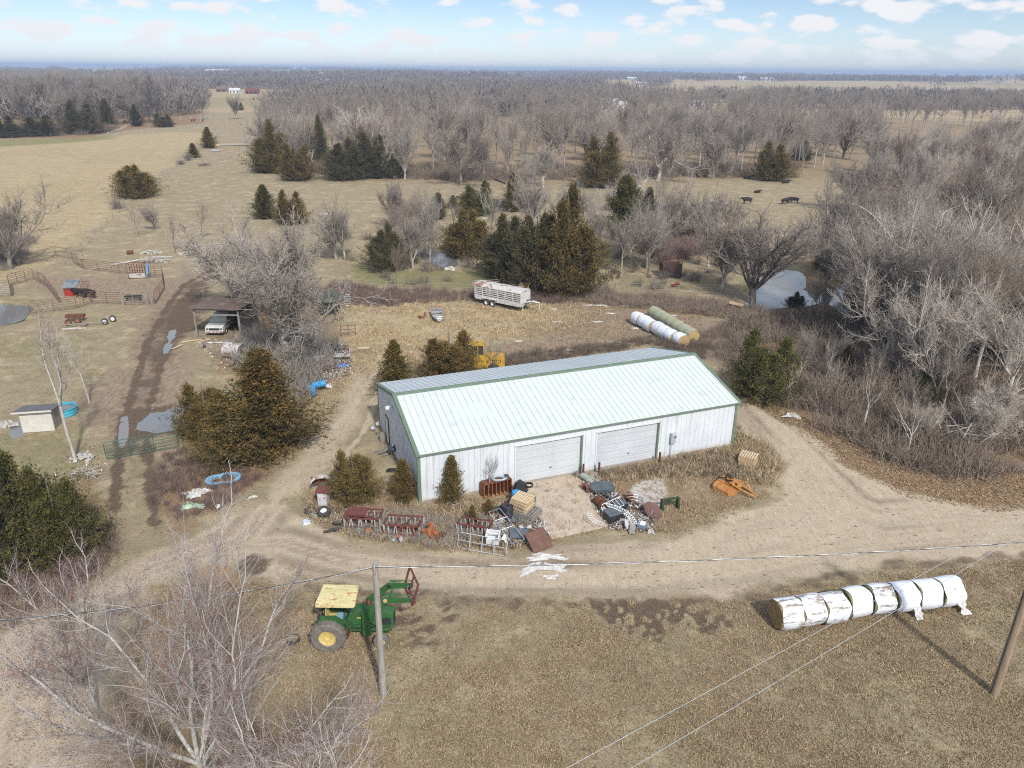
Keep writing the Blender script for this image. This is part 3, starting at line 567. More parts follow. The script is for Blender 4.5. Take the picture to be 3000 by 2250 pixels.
VAR['fork'] = [bare_variant('fork%d' % i, 300+i, 13, .24, .14, 7, spread=.66, twist=.14, up=.12, lv=((5, 2, .6, .5), (4, 2, .7, .5), (2, 2, .8, .5)), ll=.5, trunks=1, twr=.012) for i in range(2)]
VAR['sap'] = [bare_variant('sap%d' % i, 400+i, 6, .06, .35, 5, spread=.55, twist=.1, up=.15, lv=((4, 2, .6, .5), (3, 2, .7, .5), (2, 1, .7, .5)), ll=.4, twr=.007) for i in range(2)]
VAR['dead'] = [bare_variant('dead%d' % i, 600+i, 12, .15, .38, 4, spread=.55, twist=.16, up=.12, lv=((5, 1, .7, .55), (4, 1, .75, .5), (3, 1, .8, .55)), ll=.42, twr=.010) for i in range(2)]
VAR['pale'] = [bare_variant('pale%d' % i, 500+i, 14, .30, .18, 8, spread=.78, twist=.19, up=.09, trunks=1, lv=((6, 2, .72, .5), (4, 2, .8, .5), (3, 1, .85, .55)), ll=.5, twr=.017) for i in range(2)]
def tree(kind, x, y, h, k_, label, cat='tree', group=None, barkm=None, twigm=None, name='bare_tree', wx=1.0, rz=None, parts=True, z=None):
    v = VAR[kind][k_ % len(VAR[kind])]; H0 = {'oak': 15, 'tall': 17, 'fork': 13, 'sap': 6, 'pale': 14, 'dead': 12}[kind]; s = h/H0
    rz = rng.uniform(0, 6.28) if rz is None else rz; z = ground_z(x, y)-.05 if z is None else z
    e = empty(name, (x, y, z), rz, label, cat, group); e.scale = (s*wx, s*wx, s)
    for me_, nm_, mm in ((v[0], 'trunk', barkm), (v[1], 'crown', twigm)):
        o = mobj(nm_, me_, parent=e)
        if mm: o.material_slots[0].link = 'OBJECT'; o.material_slots[0].material = mm
    return e
# evergreens
def cedar_mesh(nm_, seed, h, w, n=900, low=.02, shape=.75, dens=7, lobes=0, bl=.17, open_=0):
    r = np.random.default_rng(seed); zf = r.random(n)**.85; zf = low+(1-low)*zf
    az_ = r.uniform(0, 6.283, n); prof = np.where(zf < .16, .55+.45*zf/.16, ((1-zf)/(1-.16))**shape)
    lob = 1+.24*np.sin(az_*3+zf*9+seed)+.20*np.sin(az_*5-zf*17+seed*2.)+.14*np.sin(az_*9+zf*31)+r.normal(0, .13, n)
    R = np.maximum(w/2*prof*lob, .12); tilt = r.uniform(.15, .55, n)+.5*zf
    d = np.stack([np.cos(az_)*np.cos(tilt), np.sin(az_)*np.cos(tilt), np.sin(tilt)], -1); root = np.stack([np.zeros(n), np.zeros(n), np.maximum(zf*h-R*np.tan(tilt)*.7, .1)], -1)
    if lobes:   # several stems
        k_ = r.integers(0, lobes, n); a_ = k_*2*np.pi/lobes+seed; root[:, 0] += np.cos(a_)*w*.23; root[:, 1] += np.sin(a_)*w*.23; root[:, 2] *= np.array([1, .72, .88, .62, .8])[(k_+seed) % 5]; R *= np.array([.72, .85, .7, .95, .8])[(k_+seed) % 5]
    gap = (np.sin(az_*2.3+seed)+np.sin(zf*13+az_*4+seed*3)) > 1.15; R = np.where(gap, R*.55, R)*r.choice([1, 1, 1, 1.22, .7], n)
    bt = tubes(root, root+d*R[:, None]*.9, np.full(n, .022), np.full(n, .007), 3)
    # sprays along each bough
    u = np.sqrt(r.uniform(.12 if not open_ else .35, 1.0, (n, dens))); c_ = root[:, None]+d[:, None]*(R[:, None]*u)[..., None]; c_ = c_+r.normal(0, .10, c_.shape)*(1+.6*u[..., None]); c_ = c_.reshape(-1, 3)
    dd = np.repeat(d, dens, 0); m = len(c_); hue = np.clip(np.repeat(r.normal(.5, .22, n), dens)+r.normal(0, .12, m), 0, 1)
    nb = 5; c4 = np.repeat(c_, nb, 0); d4 = norm(np.repeat(dd, nb, 0)*.8+r.normal(0, .55, (m*nb, 3))+np.array([0, 0, .35])); L4 = bl*r.uniform(.5, 1.25, m*nb)
    side = norm(np.cross(d4, r.normal(0, 1, d4.shape)))*(bl*.13*r.uniform(.6, 1.3, m*nb))[:, None]
    V = np.stack([c4-side*.6, c4+side*.6, c4+d4*(L4*.6)[:, None]+side, c4+d4*L4[:, None], c4+d4*(L4*.6)[:, None]-side], 1).reshape(-1, 3)
    o = (np.arange(m*nb)*5)[:, None]; F = np.concatenate([o+np.array([[0, 1, 2, 4]]), o+np.array([[4, 2, 3, 3]])], 0)
    F = F[:m*nb]; F2 = o+np.array([[2, 3, 4]]); V = V[:, :]
    tri = np.concatenate([o+np.array([[0, 1, 2]]), o+np.array([[0, 2, 4]]), F2], 0)
    hv = np.repeat(np.repeat(hue, nb)+r.normal(0, .07, m*nb), 5)
    fol = npmesh(nm_+'_foliage', V, tri, cedm, {'hue': np.clip(hv, 0, 1)})
    st = tubes(np.array([[0, 0, -.1], [0, 0, h*.5]]), np.array([[0, 0, h*.5], [0, 0, h*.93]]), np.array([w*.030+.05, w*.018+.03]), np.array([w*.018+.03, .02]), 7)
    tm = npmesh(nm_+'_trunk', *join([st, bt]), bkd)
    return tm, fol
def cedarmat(name, dark, mid, hi_):
    m, t, b = newmat(name); a = t.nodes.new('ShaderNodeAttribute'); a.attribute_name = 'hue'; o = t.nodes.new('ShaderNodeObjectInfo')
    f = a.outputs['Fac']; c = ramp_mix(t, tstep(t, f, .15, .55), dark, mid); c = ramp_mix(t, tstep(t, f, .5, .95), c, hi_)
    h_ = t.nodes.new('ShaderNodeHueSaturation'); t.links.new(c, h_.inputs['Color']); t.links.new(tmath(t, 'ADD', tmath(t, 'MULTIPLY', o.outputs['Random'], .3), .85), h_.inputs['Value']); t.links.new(h_.outputs[0], b.inputs['Base Color'])
    b.inputs['Roughness'].default_value = .8; b.inputs['Specular IOR Level'].default_value = .2; return m
cedm = cedarmat('cedar_green', (.048, .052, .018), (.115, .112, .036), (.21, .175, .055)); cedo = cedarmat('cedar_olive', (.06, .052, .019), (.15, .115, .038), (.27, .18, .052)); cedr = cedarmat('cedar_rusty', (.06, .052, .020), (.15, .108, .036), (.28, .17, .052)); cedd = cedarmat('cedar_dark', (.046, .044, .024), (.092, .082, .042), (.165, .135, .062))
CED = {'cone': [cedar_mesh('cedar_cone%d' % i, 10+i, 8, 5.2, 900, dens=15) for i in range(2)], 'round': [cedar_mesh('cedar_round%d' % i, 20+i, 8, 7.4, 1300, shape=.5, dens=16, lobes=4) for i in range(2)],
       'slim': [cedar_mesh('cedar_slim%d' % i, 30+i, 8, 4.0, 700, shape=.6, dens=15, lobes=0) for i in range(2)], 'open': [cedar_mesh('cedar_open0', 41, 8, 6.0, 420, low=.25, shape=.55, dens=26, open_=1)]}
def cedar(kind, x, y, h, w, k_, mm, label, group=None, rz=None):
    v = CED[kind][k_ % len(CED[kind])]; w0 = {'cone': 5.2, 'round': 7.4, 'slim': 4.0, 'open': 6.0}[kind]
    e = empty('cedar_tree', (x, y, ground_z(x, y)-.05), rng.uniform(0, 6.28) if rz is None else rz, label, 'cedar', group); e.scale = (w/w0, w/w0, h/8)
    mobj('trunk', v[0], parent=e); o = mobj('foliage', v[1], parent=e); o.material_slots[0].link = 'OBJECT'; o.material_slots[0].material = mm
    return e
def cedpx(kind, bx_, by_, ty, wpx, k_, mm, label, group=None, hidden=False):
    p_ = P(bx_, by_); return cedar(kind, p_.x, p_.y, HT(bx_, by_, ty), wpx/PPM(bx_, by_), k_, mm, label, group)
# the cedars one can tell apart: base px, top row, width px
CL = [('cone', 790, 1322, 1035, 330, 0, cedr, 'large rusty brown cedar, tallest of the clump beside the left track'),
      ('round', 612, 1275, 1110, 190, 1, cedo, 'olive cedar growing over the muddy puddle near the green gate'),
      ('round', 690, 1345, 1170, 220, 0, cedo, 'low olive cedar at the front of the rusty clump, nearest the blue plastic tub'),
      ('round', 60, 1640, 1290, 330, 1, cedm, 'big dark green cedar at the left edge of the photo'),
      ('round', 190, 1625, 1370, 230, 0, cedm, 'dark green cedar leaning out from the one at the left edge'),
      ('round', 1040, 1462, 1310, 150, 1, cedo, 'rounded olive cedar left of the barn corner, above the rusty feeders'),
      ('cone', 1185, 1462, 1345, 96, 1, cedr, 'rust coloured young cedar touching the green barn corner'),
      ('slim', 1326, 1470, 1335, 84, 0, cedo, 'narrow cedar standing alone against the white front wall'),
      ('cone', 1160, 1150, 1000, 140, 0, cedo, 'pointed cedar behind the left gable of the barn'),
      ('round', 1318, 1118, 955, 190, 1, cedr, 'broad rusty cedar between the barn and the yellow loader'),
      ('round', 2232, 1165, 965, 205, 0, cedm, 'dark green cedar just right of the barn, beside the dirt track'),
      ('round', 400, 578, 467, 128, 1, cedo, 'wide cedar alone on the fence line of the left field'),
      ('slim', 568, 462, 420, 40, 0, cedo, 'small leaning cedar on the fence line left of the fallen tree'),
      ('cone', 613, 434, 373, 56, 1, cedo, 'bushy cedar beside the fallen tree trunk'),
      ('round', 245, 391, 292, 120, 0, cedd, 'broad dark cedar in front of the left woods'),
      ('cone', 318, 375, 290, 62, 1, cedd, 'dark cedar half inside the left woods, behind the fallen log'),
      ('cone', 400, 370, 308, 48, 0, cedd, 'small dark cedar with a bare stem near the brown cows'),
      ('round', 702, 323, 300, 26, 0, cedd, 'tiny round cedar alone in the far field'),
      ('round', 800, 505, 348, 125, 0, cedo, 'tall cedar at the left end of the central tree line'),
      ('round', 872, 528, 405, 105, 1, cedo, 'cedar second from the left end of the central tree line'),
      ('round', 780, 505, 440, 80, 0, cedd, 'low brownish cedar at the foot of the tall one left in the tree line'),
      ('cone', 942, 480, 342, 60, 0, cedm, 'bright topped cedar standing inside the central tree line'),
      ('round', 1012, 526, 392, 135, 1, cedd, 'wide dark cedar in the middle of the central tree line'),
      ('round', 1095, 520, 368, 130, 1, cedd, 'tall dark cedar right of the middle in the central tree line'),
      ('cone', 1160, 522, 440, 60, 0, cedd, 'short dark cedar left of the forked oak in the tree line'),
      ('cone', 778, 640, 542, 92, 1, cedm, 'pointed green cedar above the pale crown in the left pasture'),
      ('round', 855, 655, 552, 105, 0, cedo, 'orange tipped cedar right behind the pointed one in the left pasture'),
      ('round', 1398, 628, 530, 125, 0, cedm, 'neat green cedar in the pasture between the blue car and the scrap'),
      ('round', 1132, 792, 640, 120, 1, cedd, 'brownish tapered cedar left of the small pond'),
      ('round', 1372, 748, 605, 165, 0, cedo, 'spreading cedar leaning over the small pond'),
      ('round', 1490, 815, 618, 185, 0, cedd, 'dark dense cedar left in the big cedar clump behind the trailer'),
      ('round', 1570, 850, 590, 175, 1, cedd, 'dark cedar in the middle of the big clump behind the trailer'),
      ('round', 1655, 860, 545, 225, 0, cedo, 'tallest olive cedar at the right of the clump behind the trailer'),
      ('cone', 1502, 620, 508, 76, 1, cedo, 'brownish cedar behind the blue car in the pasture'),
      ('round', 1758, 548, 385, 140, 0, cedo, 'large olive cedar in front of the tree line, left of the black cattle'),
      ('open', 1822, 750, 520, 165, 0, cedm, 'open green cedar showing its dark trunk, right of the large clump'),
      ('cone', 1892, 715, 552, 96, 1, cedd, 'darker cedar close behind the open one'),
      ('round', 2258, 528, 398, 112, 1, cedo, 'brown orange cedar at the right end of the black cattle'),
      ('slim', 1285, 640, 565, 60, 1, cedd, 'thin dark cedar beside the white scrap in the pasture'),
      ('cone', 1328, 605, 572, 44, 0, cedr, 'little brown cedar next to the yellow machine in the pasture'),
      ('cone', 1384, 1538, 1478, 44, 0, cedr, 'knee high rusty cedar among the scrap in front of the barn'),
      ('cone', 1432, 1502, 1460, 44, 1, cedr, 'low rusty cedar beside the rusty shelf in front of the barn'),
      ('round', 2345, 470, 405, 70, 1, cedd, 'dim cedar at the corner of the right hand woods'),
      ('round', 2425, 790, 690, 90, 0, cedm, 'green cedar behind the bare trees left of the right woods'),
      ('round', 2870, 770, 650, 130, 1, cedd, 'dark cedar deep in the right woods'),
      ('round', 2960, 960, 850, 170, 0, cedd, 'dark cedar at the right edge of the photo in the woods'),
      ('round', 2700, 1180, 1080, 110, 1, cedd, 'low dark cedar behind the pale twisted tree right of the track'),
      ('cone', 2470, 1090, 1010, 70, 0, cedo, 'small olive cedar in the brush right of the barn'),
      ('round', 2330, 900, 850, 60, 0, cedd, 'little dark cedar at the foot of the big forked tree by the pond'),
      ('round', 2500, 640, 580, 70, 0, cedd, 'dull green cedar at the left rim of the right woods'),
      ('round', 480, 372, 330, 60, 0, cedd, 'low dark cedar left of the grey hay feeders at the left woods'),
      ('round', 120, 398, 330, 110, 1, cedd, 'dark cedar in the shade of the left woods'),
      ('round', 20, 402, 340, 100, 0, cedd, 'dark cedar at the left edge behind the pale field')]
for a in CL: cedpx(*a)
# bare trees one can tell apart: kind, base px, top row, variant, crown stretch, bark, twigs, label
BL = [('pale', 700, 940, 660, 0, 1.3, bkp, twp, 'pale bare tree whose branches hang over the pole shed roof'),
      ('pale', 840, 1050, 590, 0, 1.25, bkp, twp, 'huge pale bare tree spreading over the scrap left of the yard'),
      ('pale', 745, 900, 590, 1, 1.5, bkp, twp, 'pale gnarled bare tree behind the pole shed'),
      ('fork', 985, 760, 580, 0, 1.7, bk, twp, 'low spreading bare tree with a kinked dark trunk in the pasture'),
      ('fork', 30, 790, 500, 1, 1.3, bk, tw, 'bare tree at the left edge above the corral'),
      ('dead', 222, 1352, 850, 0, .9, bkp, twp, 'thin dead looking tree beside the small white shed'),
      ('dead', 262, 1180, 905, 1, .8, bkp, twp, 'slender grey stem right beside the dead looking tree'),
      ('fork', 2206, 886, 535, 1, 1.7, bkd, tw, 'big dark forked tree at the edge of the right pond'),
      ('fork', 1896, 786, 540, 0, 1.5, bk, tw, 'leaning bare tree behind the rusty cart'),
      ('oak', 1351, 541, 325, 0, 1.15, bk, tw, 'wide bare oak standing in front of the tree line'),
      ('fork', 1186, 524, 345, 1, .9, bkp, twp, 'pale forked tree in front of the tree line cedars'),
      ('fork', 1123, 522, 385, 0, .8, bkp, twp, 'leaning pale tree in front of the dark cedars of the tree line'),
      ('oak', 1928, 528, 318, 1, 1.1, bkp, tw, 'large bare oak with a double trunk left of the black cattle'),
      ('oak', 2089, 524, 340, 2, 1.0, bk, tw, 'large bare oak standing among the black cattle'),
      ('pale', 1590, 548, 400, 0, 1.35, bkp, twp, 'pale bushy bare tree right of the brownish cedar in the pasture'),
      ('tall', 1700, 700, 530, 1, .95, bk, tw, 'thin bare tree left of the open green cedar'),
      ('fork', 2485, 620, 430, 1, 1.3, bkd, tw, 'dark limbed tree at the left rim of the right woods'),
      ('fork', 1210, 787, 590, 0, 1.3, bk, tw, 'fan shaped bare tree left of the small pond'),
      ('tall', 1260, 776, 505, 2, .8, bkp, twp, 'tall thin bare tree at the small pond'),
      ('tall', 1230, 772, 590, 3, .5, bkp, twp, 'second thin tree at the small pond, between the fan shaped and the tallest one'),
      ('dead', 403, 696, 580, 0, 1.3, bk, tw, 'young bare tree left of the small dark stemmed one'),
      ('pale', 454, 674, 582, 1, .9, bkd, tw, 'small round bare tree with a dark leaning stem'),
      ('dead', 593, 702, 565, 1, 1.5, bk, tw, 'young bare tree in the middle of the left pasture'),
      ('dead', 515, 742, 620, 0, .9, bkd, tw, 'slim dark sapling above the rubble pile'),
      ('dead', 1430, 1452, 1310, 1, 1.0, bkp, tw, 'thin bare sapling in front of the barn wall'),
      ('dead', 1437, 1100, 975, 0, 1.2, bk, tw, 'thin bare tree growing in front of the yellow loader'),
      ('pale', 2890, 1300, 1085, 0, 1.25, bkp, twp, 'pale twisted low tree right of the dirt track'),
      ('pale', 2690, 1300, 1140, 1, .9, bkp, twp, 'small pale crooked tree nearest the dirt track'),
      ('fork', 2600, 1025, 560, 0, 1.3, bkp, twp, 'tall pale tree, second at the front of the right woods'),
      ('fork', 2535, 1010, 640, 1, 1.0, bk, twp, 'grey tree with a stout trunk left in the right woods'),
      ('fork', 2690, 1010, 540, 1, 1.35, bkp, twp, 'broad pale tree in the middle of the right woods front'),
      ('fork', 2805, 1020, 570, 0, 1.35, bkp, twp, 'large pale tree toward the right edge of the woods front'),
      ('fork', 2950, 1090, 640, 1, 1.5, bkp, twp, 'pale many limbed tree cut by the right edge of the photo'),
      ('tall', 2390, 960, 770, 0, .8, bk, tw, 'short bare tree between the pond and the right woods'),
      ('tall', 2470, 1000, 800, 1, .8, bkp, tw, 'short pale tree right of the pond'),
      ('sap', 1160, 848, 700, 0, .8, bkd, twb, 'brown twiggy sapling above the brush left of the trailer'),
      ('sap', 1650, 860, 740, 1, .9, bk, tw, 'bare sapling at the right foot of the big cedar clump'),
      ('tall', 1745, 770, 570, 2, 1.0, bk, tw, 'bare grey tree between the cedar clump and the open cedar'),
      ('pale', 2000, 690, 590, 0, .8, bk, twr_, 'low reddish bare thicket tree behind the rusty cart'),
      ('fork', 690, 350, 262, 1, .9, bk, tw, 'lone bare tree standing over the fallen trunk'),
      ('tall', 596, 352, 265, 0, .9, bkd, tw, 'dark slim tree right of the left woods')]
for kd, bx_, by_, ty, k_, wx, bm_, tm_, lb in BL:
    p_ = P(bx_, by_); tree(kd, p_.x, p_.y, HT(bx_, by_, ty), k_, lb, barkm=bm_, twigm=tm_, wx=wx)
# the near tree at lower left, seen from above, with red buds
def near_tree(x, y, h, tr, seed, label, spread, nlead, bole, lean=(0, 0), trunks=1, ll=.72):
    (tv, tf), (cv, cf), tips = bare(seed, h, tr, bole, nlead, spread=spread, twist=.11, up=.06, lean=lean, trunks=trunks, lv=((6, 2, .62, .5), (5, 2 if h > 13 else 1, .7, .52), (4, 2, .75, .5)), ll=ll, twr=.0058)
    e = empty('maple_tree', (x, y, -.05), 0, label, 'tree'); mobj('trunk', npmesh('maple_trunk', tv, tf, lich, smooth=True), parent=e); mobj('crown', npmesh('maple_twigs', cv, cf, twm), parent=e)
    r = np.random.default_rng(seed+5); pts = np.concatenate(tips[1:]); pts = pts[r.random(len(pts)) < .55]; d = norm(r.normal(0, 1, pts.shape)+[0, 0, .6])
    V, F = tubes(pts, pts+d*.05, np.full(len(pts), .010), np.full(len(pts), .003), 3); mobj('buds', npmesh('maple_buds', V, F, budm), parent=e); return e
twm = barkmat('twigs_maple', (.46, .43, .40), (.33, .30, .28), 2); budm = barkmat('buds_red', (.24, .085, .06), (.17, .06, .045), 3)
near_tree(-11.6, 21.0, 13.6, .30, 902, 'large bare maple with lichen grey limbs and red buds at the lower left', 1.15, 11, .30, ll=.8)
near_tree(-7.2, 18.0, 10.5, .18, 911, 'slimmer bare maple with red buds in front of the large one', .9, 6, .28)
near_tree(-18.2, 25.5, 10.0, .17, 923, 'budding bare maple at the left edge of the photo over the sandy drive', .9, 7, .25)
# woods: individual trees, then the rest of the wood as one mass
def scatter(poly, n, seed, mind=2.2):
    r = np.random.default_rng(seed); a = np.array(poly); lo = a.min(0); hi_ = a.max(0); out = []
    for _ in range(n*60):
        q = lo+(hi_-lo)*r.random(2)
        if not inpoly(np.array([q[0]]), np.array([q[1]]), poly)[0]: continue
        if out and min((q[0]-o[0])**2+(q[1]-o[1])**2 for o in out) < mind*mind: continue
        out.append((q[0], q[1]))
        if len(out) >= n: break
    return out
CENT = W([(770, 505), (1040, 520), (1340, 530), (1900, 520), (2330, 515), (2560, 480), (2560, 400), (2000, 400), (1300, 400), (1000, 410), (800, 430)])
CENT2 = W([(770, 430), (1000, 405), (1700, 400), (2560, 400), (2900, 380), (3300, 330), (2300, 325), (1500, 322), (1150, 325), (900, 345), (740, 390)])
RW = W([(2560, 500), (2440, 620), (2400, 720), (2390, 860), (2420, 980), (2560, 1060), (2700, 1190), (2900, 1270), (3080, 1290), (3200, 1100), (3300, 700), (3200, 420), (2900, 440)])
LW = W([(-100, 398), (250, 392), (420, 372), (600, 350), (560, 318), (300, 290), (-100, 290)])
MIDP = W([(1000, 690), (1130, 640), (1250, 650), (1440, 700), (1700, 620), (1900, 600), (2130, 640), (2180, 760), (2150, 850), (1900, 850), (1640, 852), (1300, 840), (1100, 836), (1000, 770)])
BRQ = W([(2260, 1150), (2330, 1200), (2600, 1330), (2900, 1380), (2950, 1280), (2600, 1180), (2400, 1060), (2300, 1050)])
n_ind = 0
RWF = W([(2385, 830), (2410, 980), (2560, 1075), (2680, 1180), (2800, 1250), (3080, 1300), (3140, 1050), (2950, 900), (2600, 830)])
for poly, n, lab, grp, hr, sd_, kinds in ((BRQ, 16, 'slim bare sapling standing in the brown brush beside the drive', 'saplings in the brush beside the drive', (3.5, 7), 7, ('dead', 'sap', 'dead')), (MIDP, 34, 'thin bare tree in the scrubby pasture behind the trailer', 'thin trees behind the trailer', (6, 12), 6, ('tall', 'dead', 'fork')), (RWF, 30, 'bare tree in the right woods nearest the drive', 'front trees of the right woods', (11, 17), 4, ('fork', 'tall', 'fork')), (RW, 84, 'bare grey tree in the woods on the right', 'trees of the right woods', (11, 17), 1, ('tall', 'fork', 'fork')), (CENT, 70, 'bare grey tree in the wooded belt behind the pasture', 'trees of the central belt', (13, 20), 2, ('tall', 'tall', 'fork')), (LW, 44, 'bare grey tree in the woods on the left', 'trees of the left woods', (18, 27), 3, ('tall', 'oak', 'fork'))):
    pts_ = scatter(poly, n, sd_, 3.0)
    for i, (x, y) in enumerate(pts_):
        kd = kinds[i % 3]; d_ = math.hypot(x, y); u_, _, _ = proj((x, y, 0)); us = sorted(proj((a_, b_, 0))[0] for a_, b_ in pts_); ds = sorted(math.hypot(a_, b_) for a_, b_ in pts_); n_ = len(pts_)
        part = 'front middle rear'.split()[min(2, 3*ds.index(d_)//n_)]; col_ = ('left', 'centre left', 'centre right', 'right')[min(3, 4*us.index(u_)//n_)]
        tree(kd, x, y, rng.uniform(*hr), i, '%s, %s rank, %s' % (lab, part, col_), 'tree', '%s, %s rank, %s part' % (grp, part, col_), (bkp, bk, bkp, bkd)[i % 4] if sd_ != 3 else bkd, (tw, twp, twb, twp, tw)[i % 5] if sd_ != 3 else tw, wx=rng.uniform(.85, 1.25)); n_ind += 1
def wood_mass(name, pts, hr, seed, mm, res, label):
    r = np.random.default_rng(seed); protos = []
    for i in range(4):
        a, b_, _ = bare(700+i+seed, 1.0*17, .2, .35, 5, spread=.7, twist=.13, up=.14, lv=res, ll=.4, twr=.03, tside=3); protos.append(join([a, b_]))
    Vs = []; Fs = []; o = 0
    for i, (x, y) in enumerate(pts):
        v, f = protos[i % 4]; an = r.uniform(0, 6.28); h = r.uniform(*hr)/17; w = h*r.uniform(.9, 1.25); c_, s_ = math.cos(an)*w, math.sin(an)*w
        q = np.stack([v[:, 0]*c_-v[:, 1]*s_+x, v[:, 0]*s_+v[:, 1]*c_+y, v[:, 2]*h+ground_z(x, y)], -1); Vs.append(q); Fs.append(f+o); o += len(v)
    tag(mobj(name, npmesh(name, np.concatenate(Vs), np.concatenate(Fs), mm)), label, 'woods', kind='stuff')
RS = ((3, 2, .65, .5), (2, 2, .8, .6))
wood_mass('woods', scatter(CENT, 230, 15, 2.2), (11, 18), 5, tw, RS, 'mass of bare grey trees filling the central belt')
wood_mass('woods', scatter(CENT2, 340, 11, 3.0), (14, 21), 1, tw, RS, 'mass of bare grey trees behind the central belt')
wood_mass('woods', scatter(W([(3050, 1150), (3150, 1000), (3300, 700), (3200, 420), (3500, 420), (3700, 900), (3500, 1200)]), 60, 12, 3.5), (12, 17), 2, tw, RS, 'mass of bare trees deep in the right woods')
wood_mass('woods', scatter(W([(-100, 292), (300, 290), (560, 318), (420, 285), (200, 262), (-150, 262)]), 130, 13, 5), (20, 27), 3, tw, RS, 'mass of bare trees behind the left woods')
# distant country woods: thin crowns scattered where the land is wooded
def far_woods():
    r = np.random.default_rng(77); n = 60000; az_ = r.uniform(-.72, .72, n); dd = 480*np.exp(r.random(n)*2.5); X = np.sin(az_)*dd; Y = np.cos(az_)*dd
    k_ = (farwood(X, Y) > .572)|((r.random(n) < .014)&(farwood(X, Y) > .31)); X = X[k_]; Y = Y[k_]; dd = dd[k_]; n = min(len(X), 12000); X = X[:n]; Y = Y[:n]; dd = dd[:n]
    zg = hills(X, Y); hh = r.uniform(8, 14, n); m = 30; c_ = np.repeat(np.stack([X, Y, zg], -1), m, 0); H_ = np.repeat(hh, m); wr = np.repeat(r.uniform(3.5, 6.5, n)*(1+dd/2500), m); 
    u = r.random(n*m)**.7; an = r.uniform(0, 6.283, n*m); rr = wr*np.sqrt(r.random(n*m))*np.sin(np.clip(u, .1, .97)*np.pi)**.5; p0 = c_+np.stack([np.cos(an)*rr, np.sin(an)*rr, H_*u*.95], -1)
    d = norm(np.stack([np.cos(an)*.5, np.sin(an)*.5, np.ones(n*m)], -1)+r.normal(0, .3, (n*m, 3)))*(r.uniform(1.5, 4.5, n*m)*(1+np.repeat(dd, m)/3000))[:, None]; s_ = norm(np.cross(d, r.normal(0, 1, d.shape)))*(r.uniform(.12, .3, n*m)*(1+np.repeat(dd, m)/700))[:, None]
    V = np.stack([p0-s_, p0+s_, p0+d], 1).reshape(-1, 3); F = np.arange(len(V)).reshape(-1, 3)
    tag(mobj('distant_woods', npmesh('distant_woods', V, F, twf)), 'bare woods scattered over the far country to the horizon', 'woods', kind='stuff')
twf = barkmat('far_twigs', (.27, .235, .21), (.19, .165, .15), .02)
far_woods()
# brush: brown stems under and along the woods
def shrub_proto(seed, n, h, w):
    r = np.random.default_rng(seed); az_ = r.uniform(0, 6.28, n); an = r.uniform(.05, .9, n); d = np.stack([np.cos(az_)*np.sin(an), np.sin(az_)*np.sin(an), np.cos(an)], -1); p = np.stack([r.normal(0, w*.3, n), r.normal(0, w*.3, n), np.full(n, -.05)], -1)
    L = h*r.uniform(.5, 1.1, n); q = p+d*(L*.5)[:, None]; d2 = norm(d+r.normal(0, .35, d.shape)); q2 = q+d2*(L*.5)[:, None]; d3 = norm(d2+r.normal(0, .6, d.shape)); q3 = q+d3*(L*.4)[:, None]
    a = np.concatenate([p, q, q]); b_ = np.concatenate([q, q2, q3]); R = np.concatenate([np.full(n, .012), np.full(n, .009), np.full(n, .008)]); return tubes(a, b_, R, R*.6, 3)
def brush(name, pts, hr, seed, mm, label, dens=70, w=1.0, cat='brush'):
    r = np.random.default_rng(seed); pr_ = [shrub_proto(seed*10+i, dens, 1.0, w) for i in range(4)]; Vs = []; Fs = []; o = 0
    for i, (x, y) in enumerate(pts):
        v, f = pr_[i % 4]; an = r.uniform(0, 6.28); h = r.uniform(*hr); c_, s_ = math.cos(an)*h, math.sin(an)*h
        Vs.append(np.stack([v[:, 0]*c_-v[:, 1]*s_+x, v[:, 0]*s_+v[:, 1]*c_+y, v[:, 2]*h+ground_z(x, y)], -1)); Fs.append(f+o); o += len(v)
    return tag(mobj(name, npmesh(name, np.concatenate(Vs), np.concatenate(Fs), mm)), label, cat, kind='stuff')
BR = W([(2160, 1090), (2220, 1160), (2330, 1215), (2470, 1290), (2600, 1350), (2760, 1395), (2900, 1400), (3100, 1360), (3150, 1100), (2900, 1050), (2560, 960), (2330, 930), (2150, 960)])
BRP = [q for q in scatter(BR, 760, 21, .8) if vn(np.array([q[0]]), np.array([q[1]]), 3.3, 71)[0] > .36]
brush('undergrowth', [q for i, q in enumerate(BRP) if i % 3], (.7, 2.2), 4, twb, 'brown brush covering the floor of the right woods')
brush('undergrowth', [q for i, q in enumerate(BRP) if i % 3 == 0], (1.2, 3.0), 34, twb, 'taller brown brush among the low brush of the right woods', dens=46)
brush('undergrowth', scatter(W([(1020, 840), (1100, 850), (1640, 868), (1640, 890), (1400, 880), (1100, 900), (1000, 890), (880, 890), (900, 850)])+[], 170, 22, .8), (.5, 1.3), 5, twr_, 'reddish brush along the fence behind the trailer')
brush('undergrowth', scatter(W([(1640, 850), (1900, 870), (2180, 900), (2350, 930), (2300, 960), (2100, 930), (1900, 905), (1640, 885)]), 150, 23, .9), (.6, 1.6), 6, twb, 'brown brush along the fence left of the pond')
brush('undergrowth', scatter(W([(1420, 1050), (1700, 1020), (1900, 990), (2060, 1000), (2060, 1050), (1900, 1010), (1700, 1045), (1480, 1085)]), 110, 24, .7), (.5, 1.1), 7, twb, 'low brush behind the barn')
brush('undergrowth', scatter(W([(2040, 985), (2160, 950), (2170, 1080), (2120, 1060)]), 60, 25, .8), (.6, 1.4), 8, twb, 'brush at the right end of the bales')
brush('undergrowth', scatter(W([(700, 1010), (900, 960), (960, 1010), (930, 1130), (880, 1200), (800, 1150), (680, 1060)]), 150, 26, .8), (.8, 2.4), 9, twp, 'grey brush under the huge pale tree')
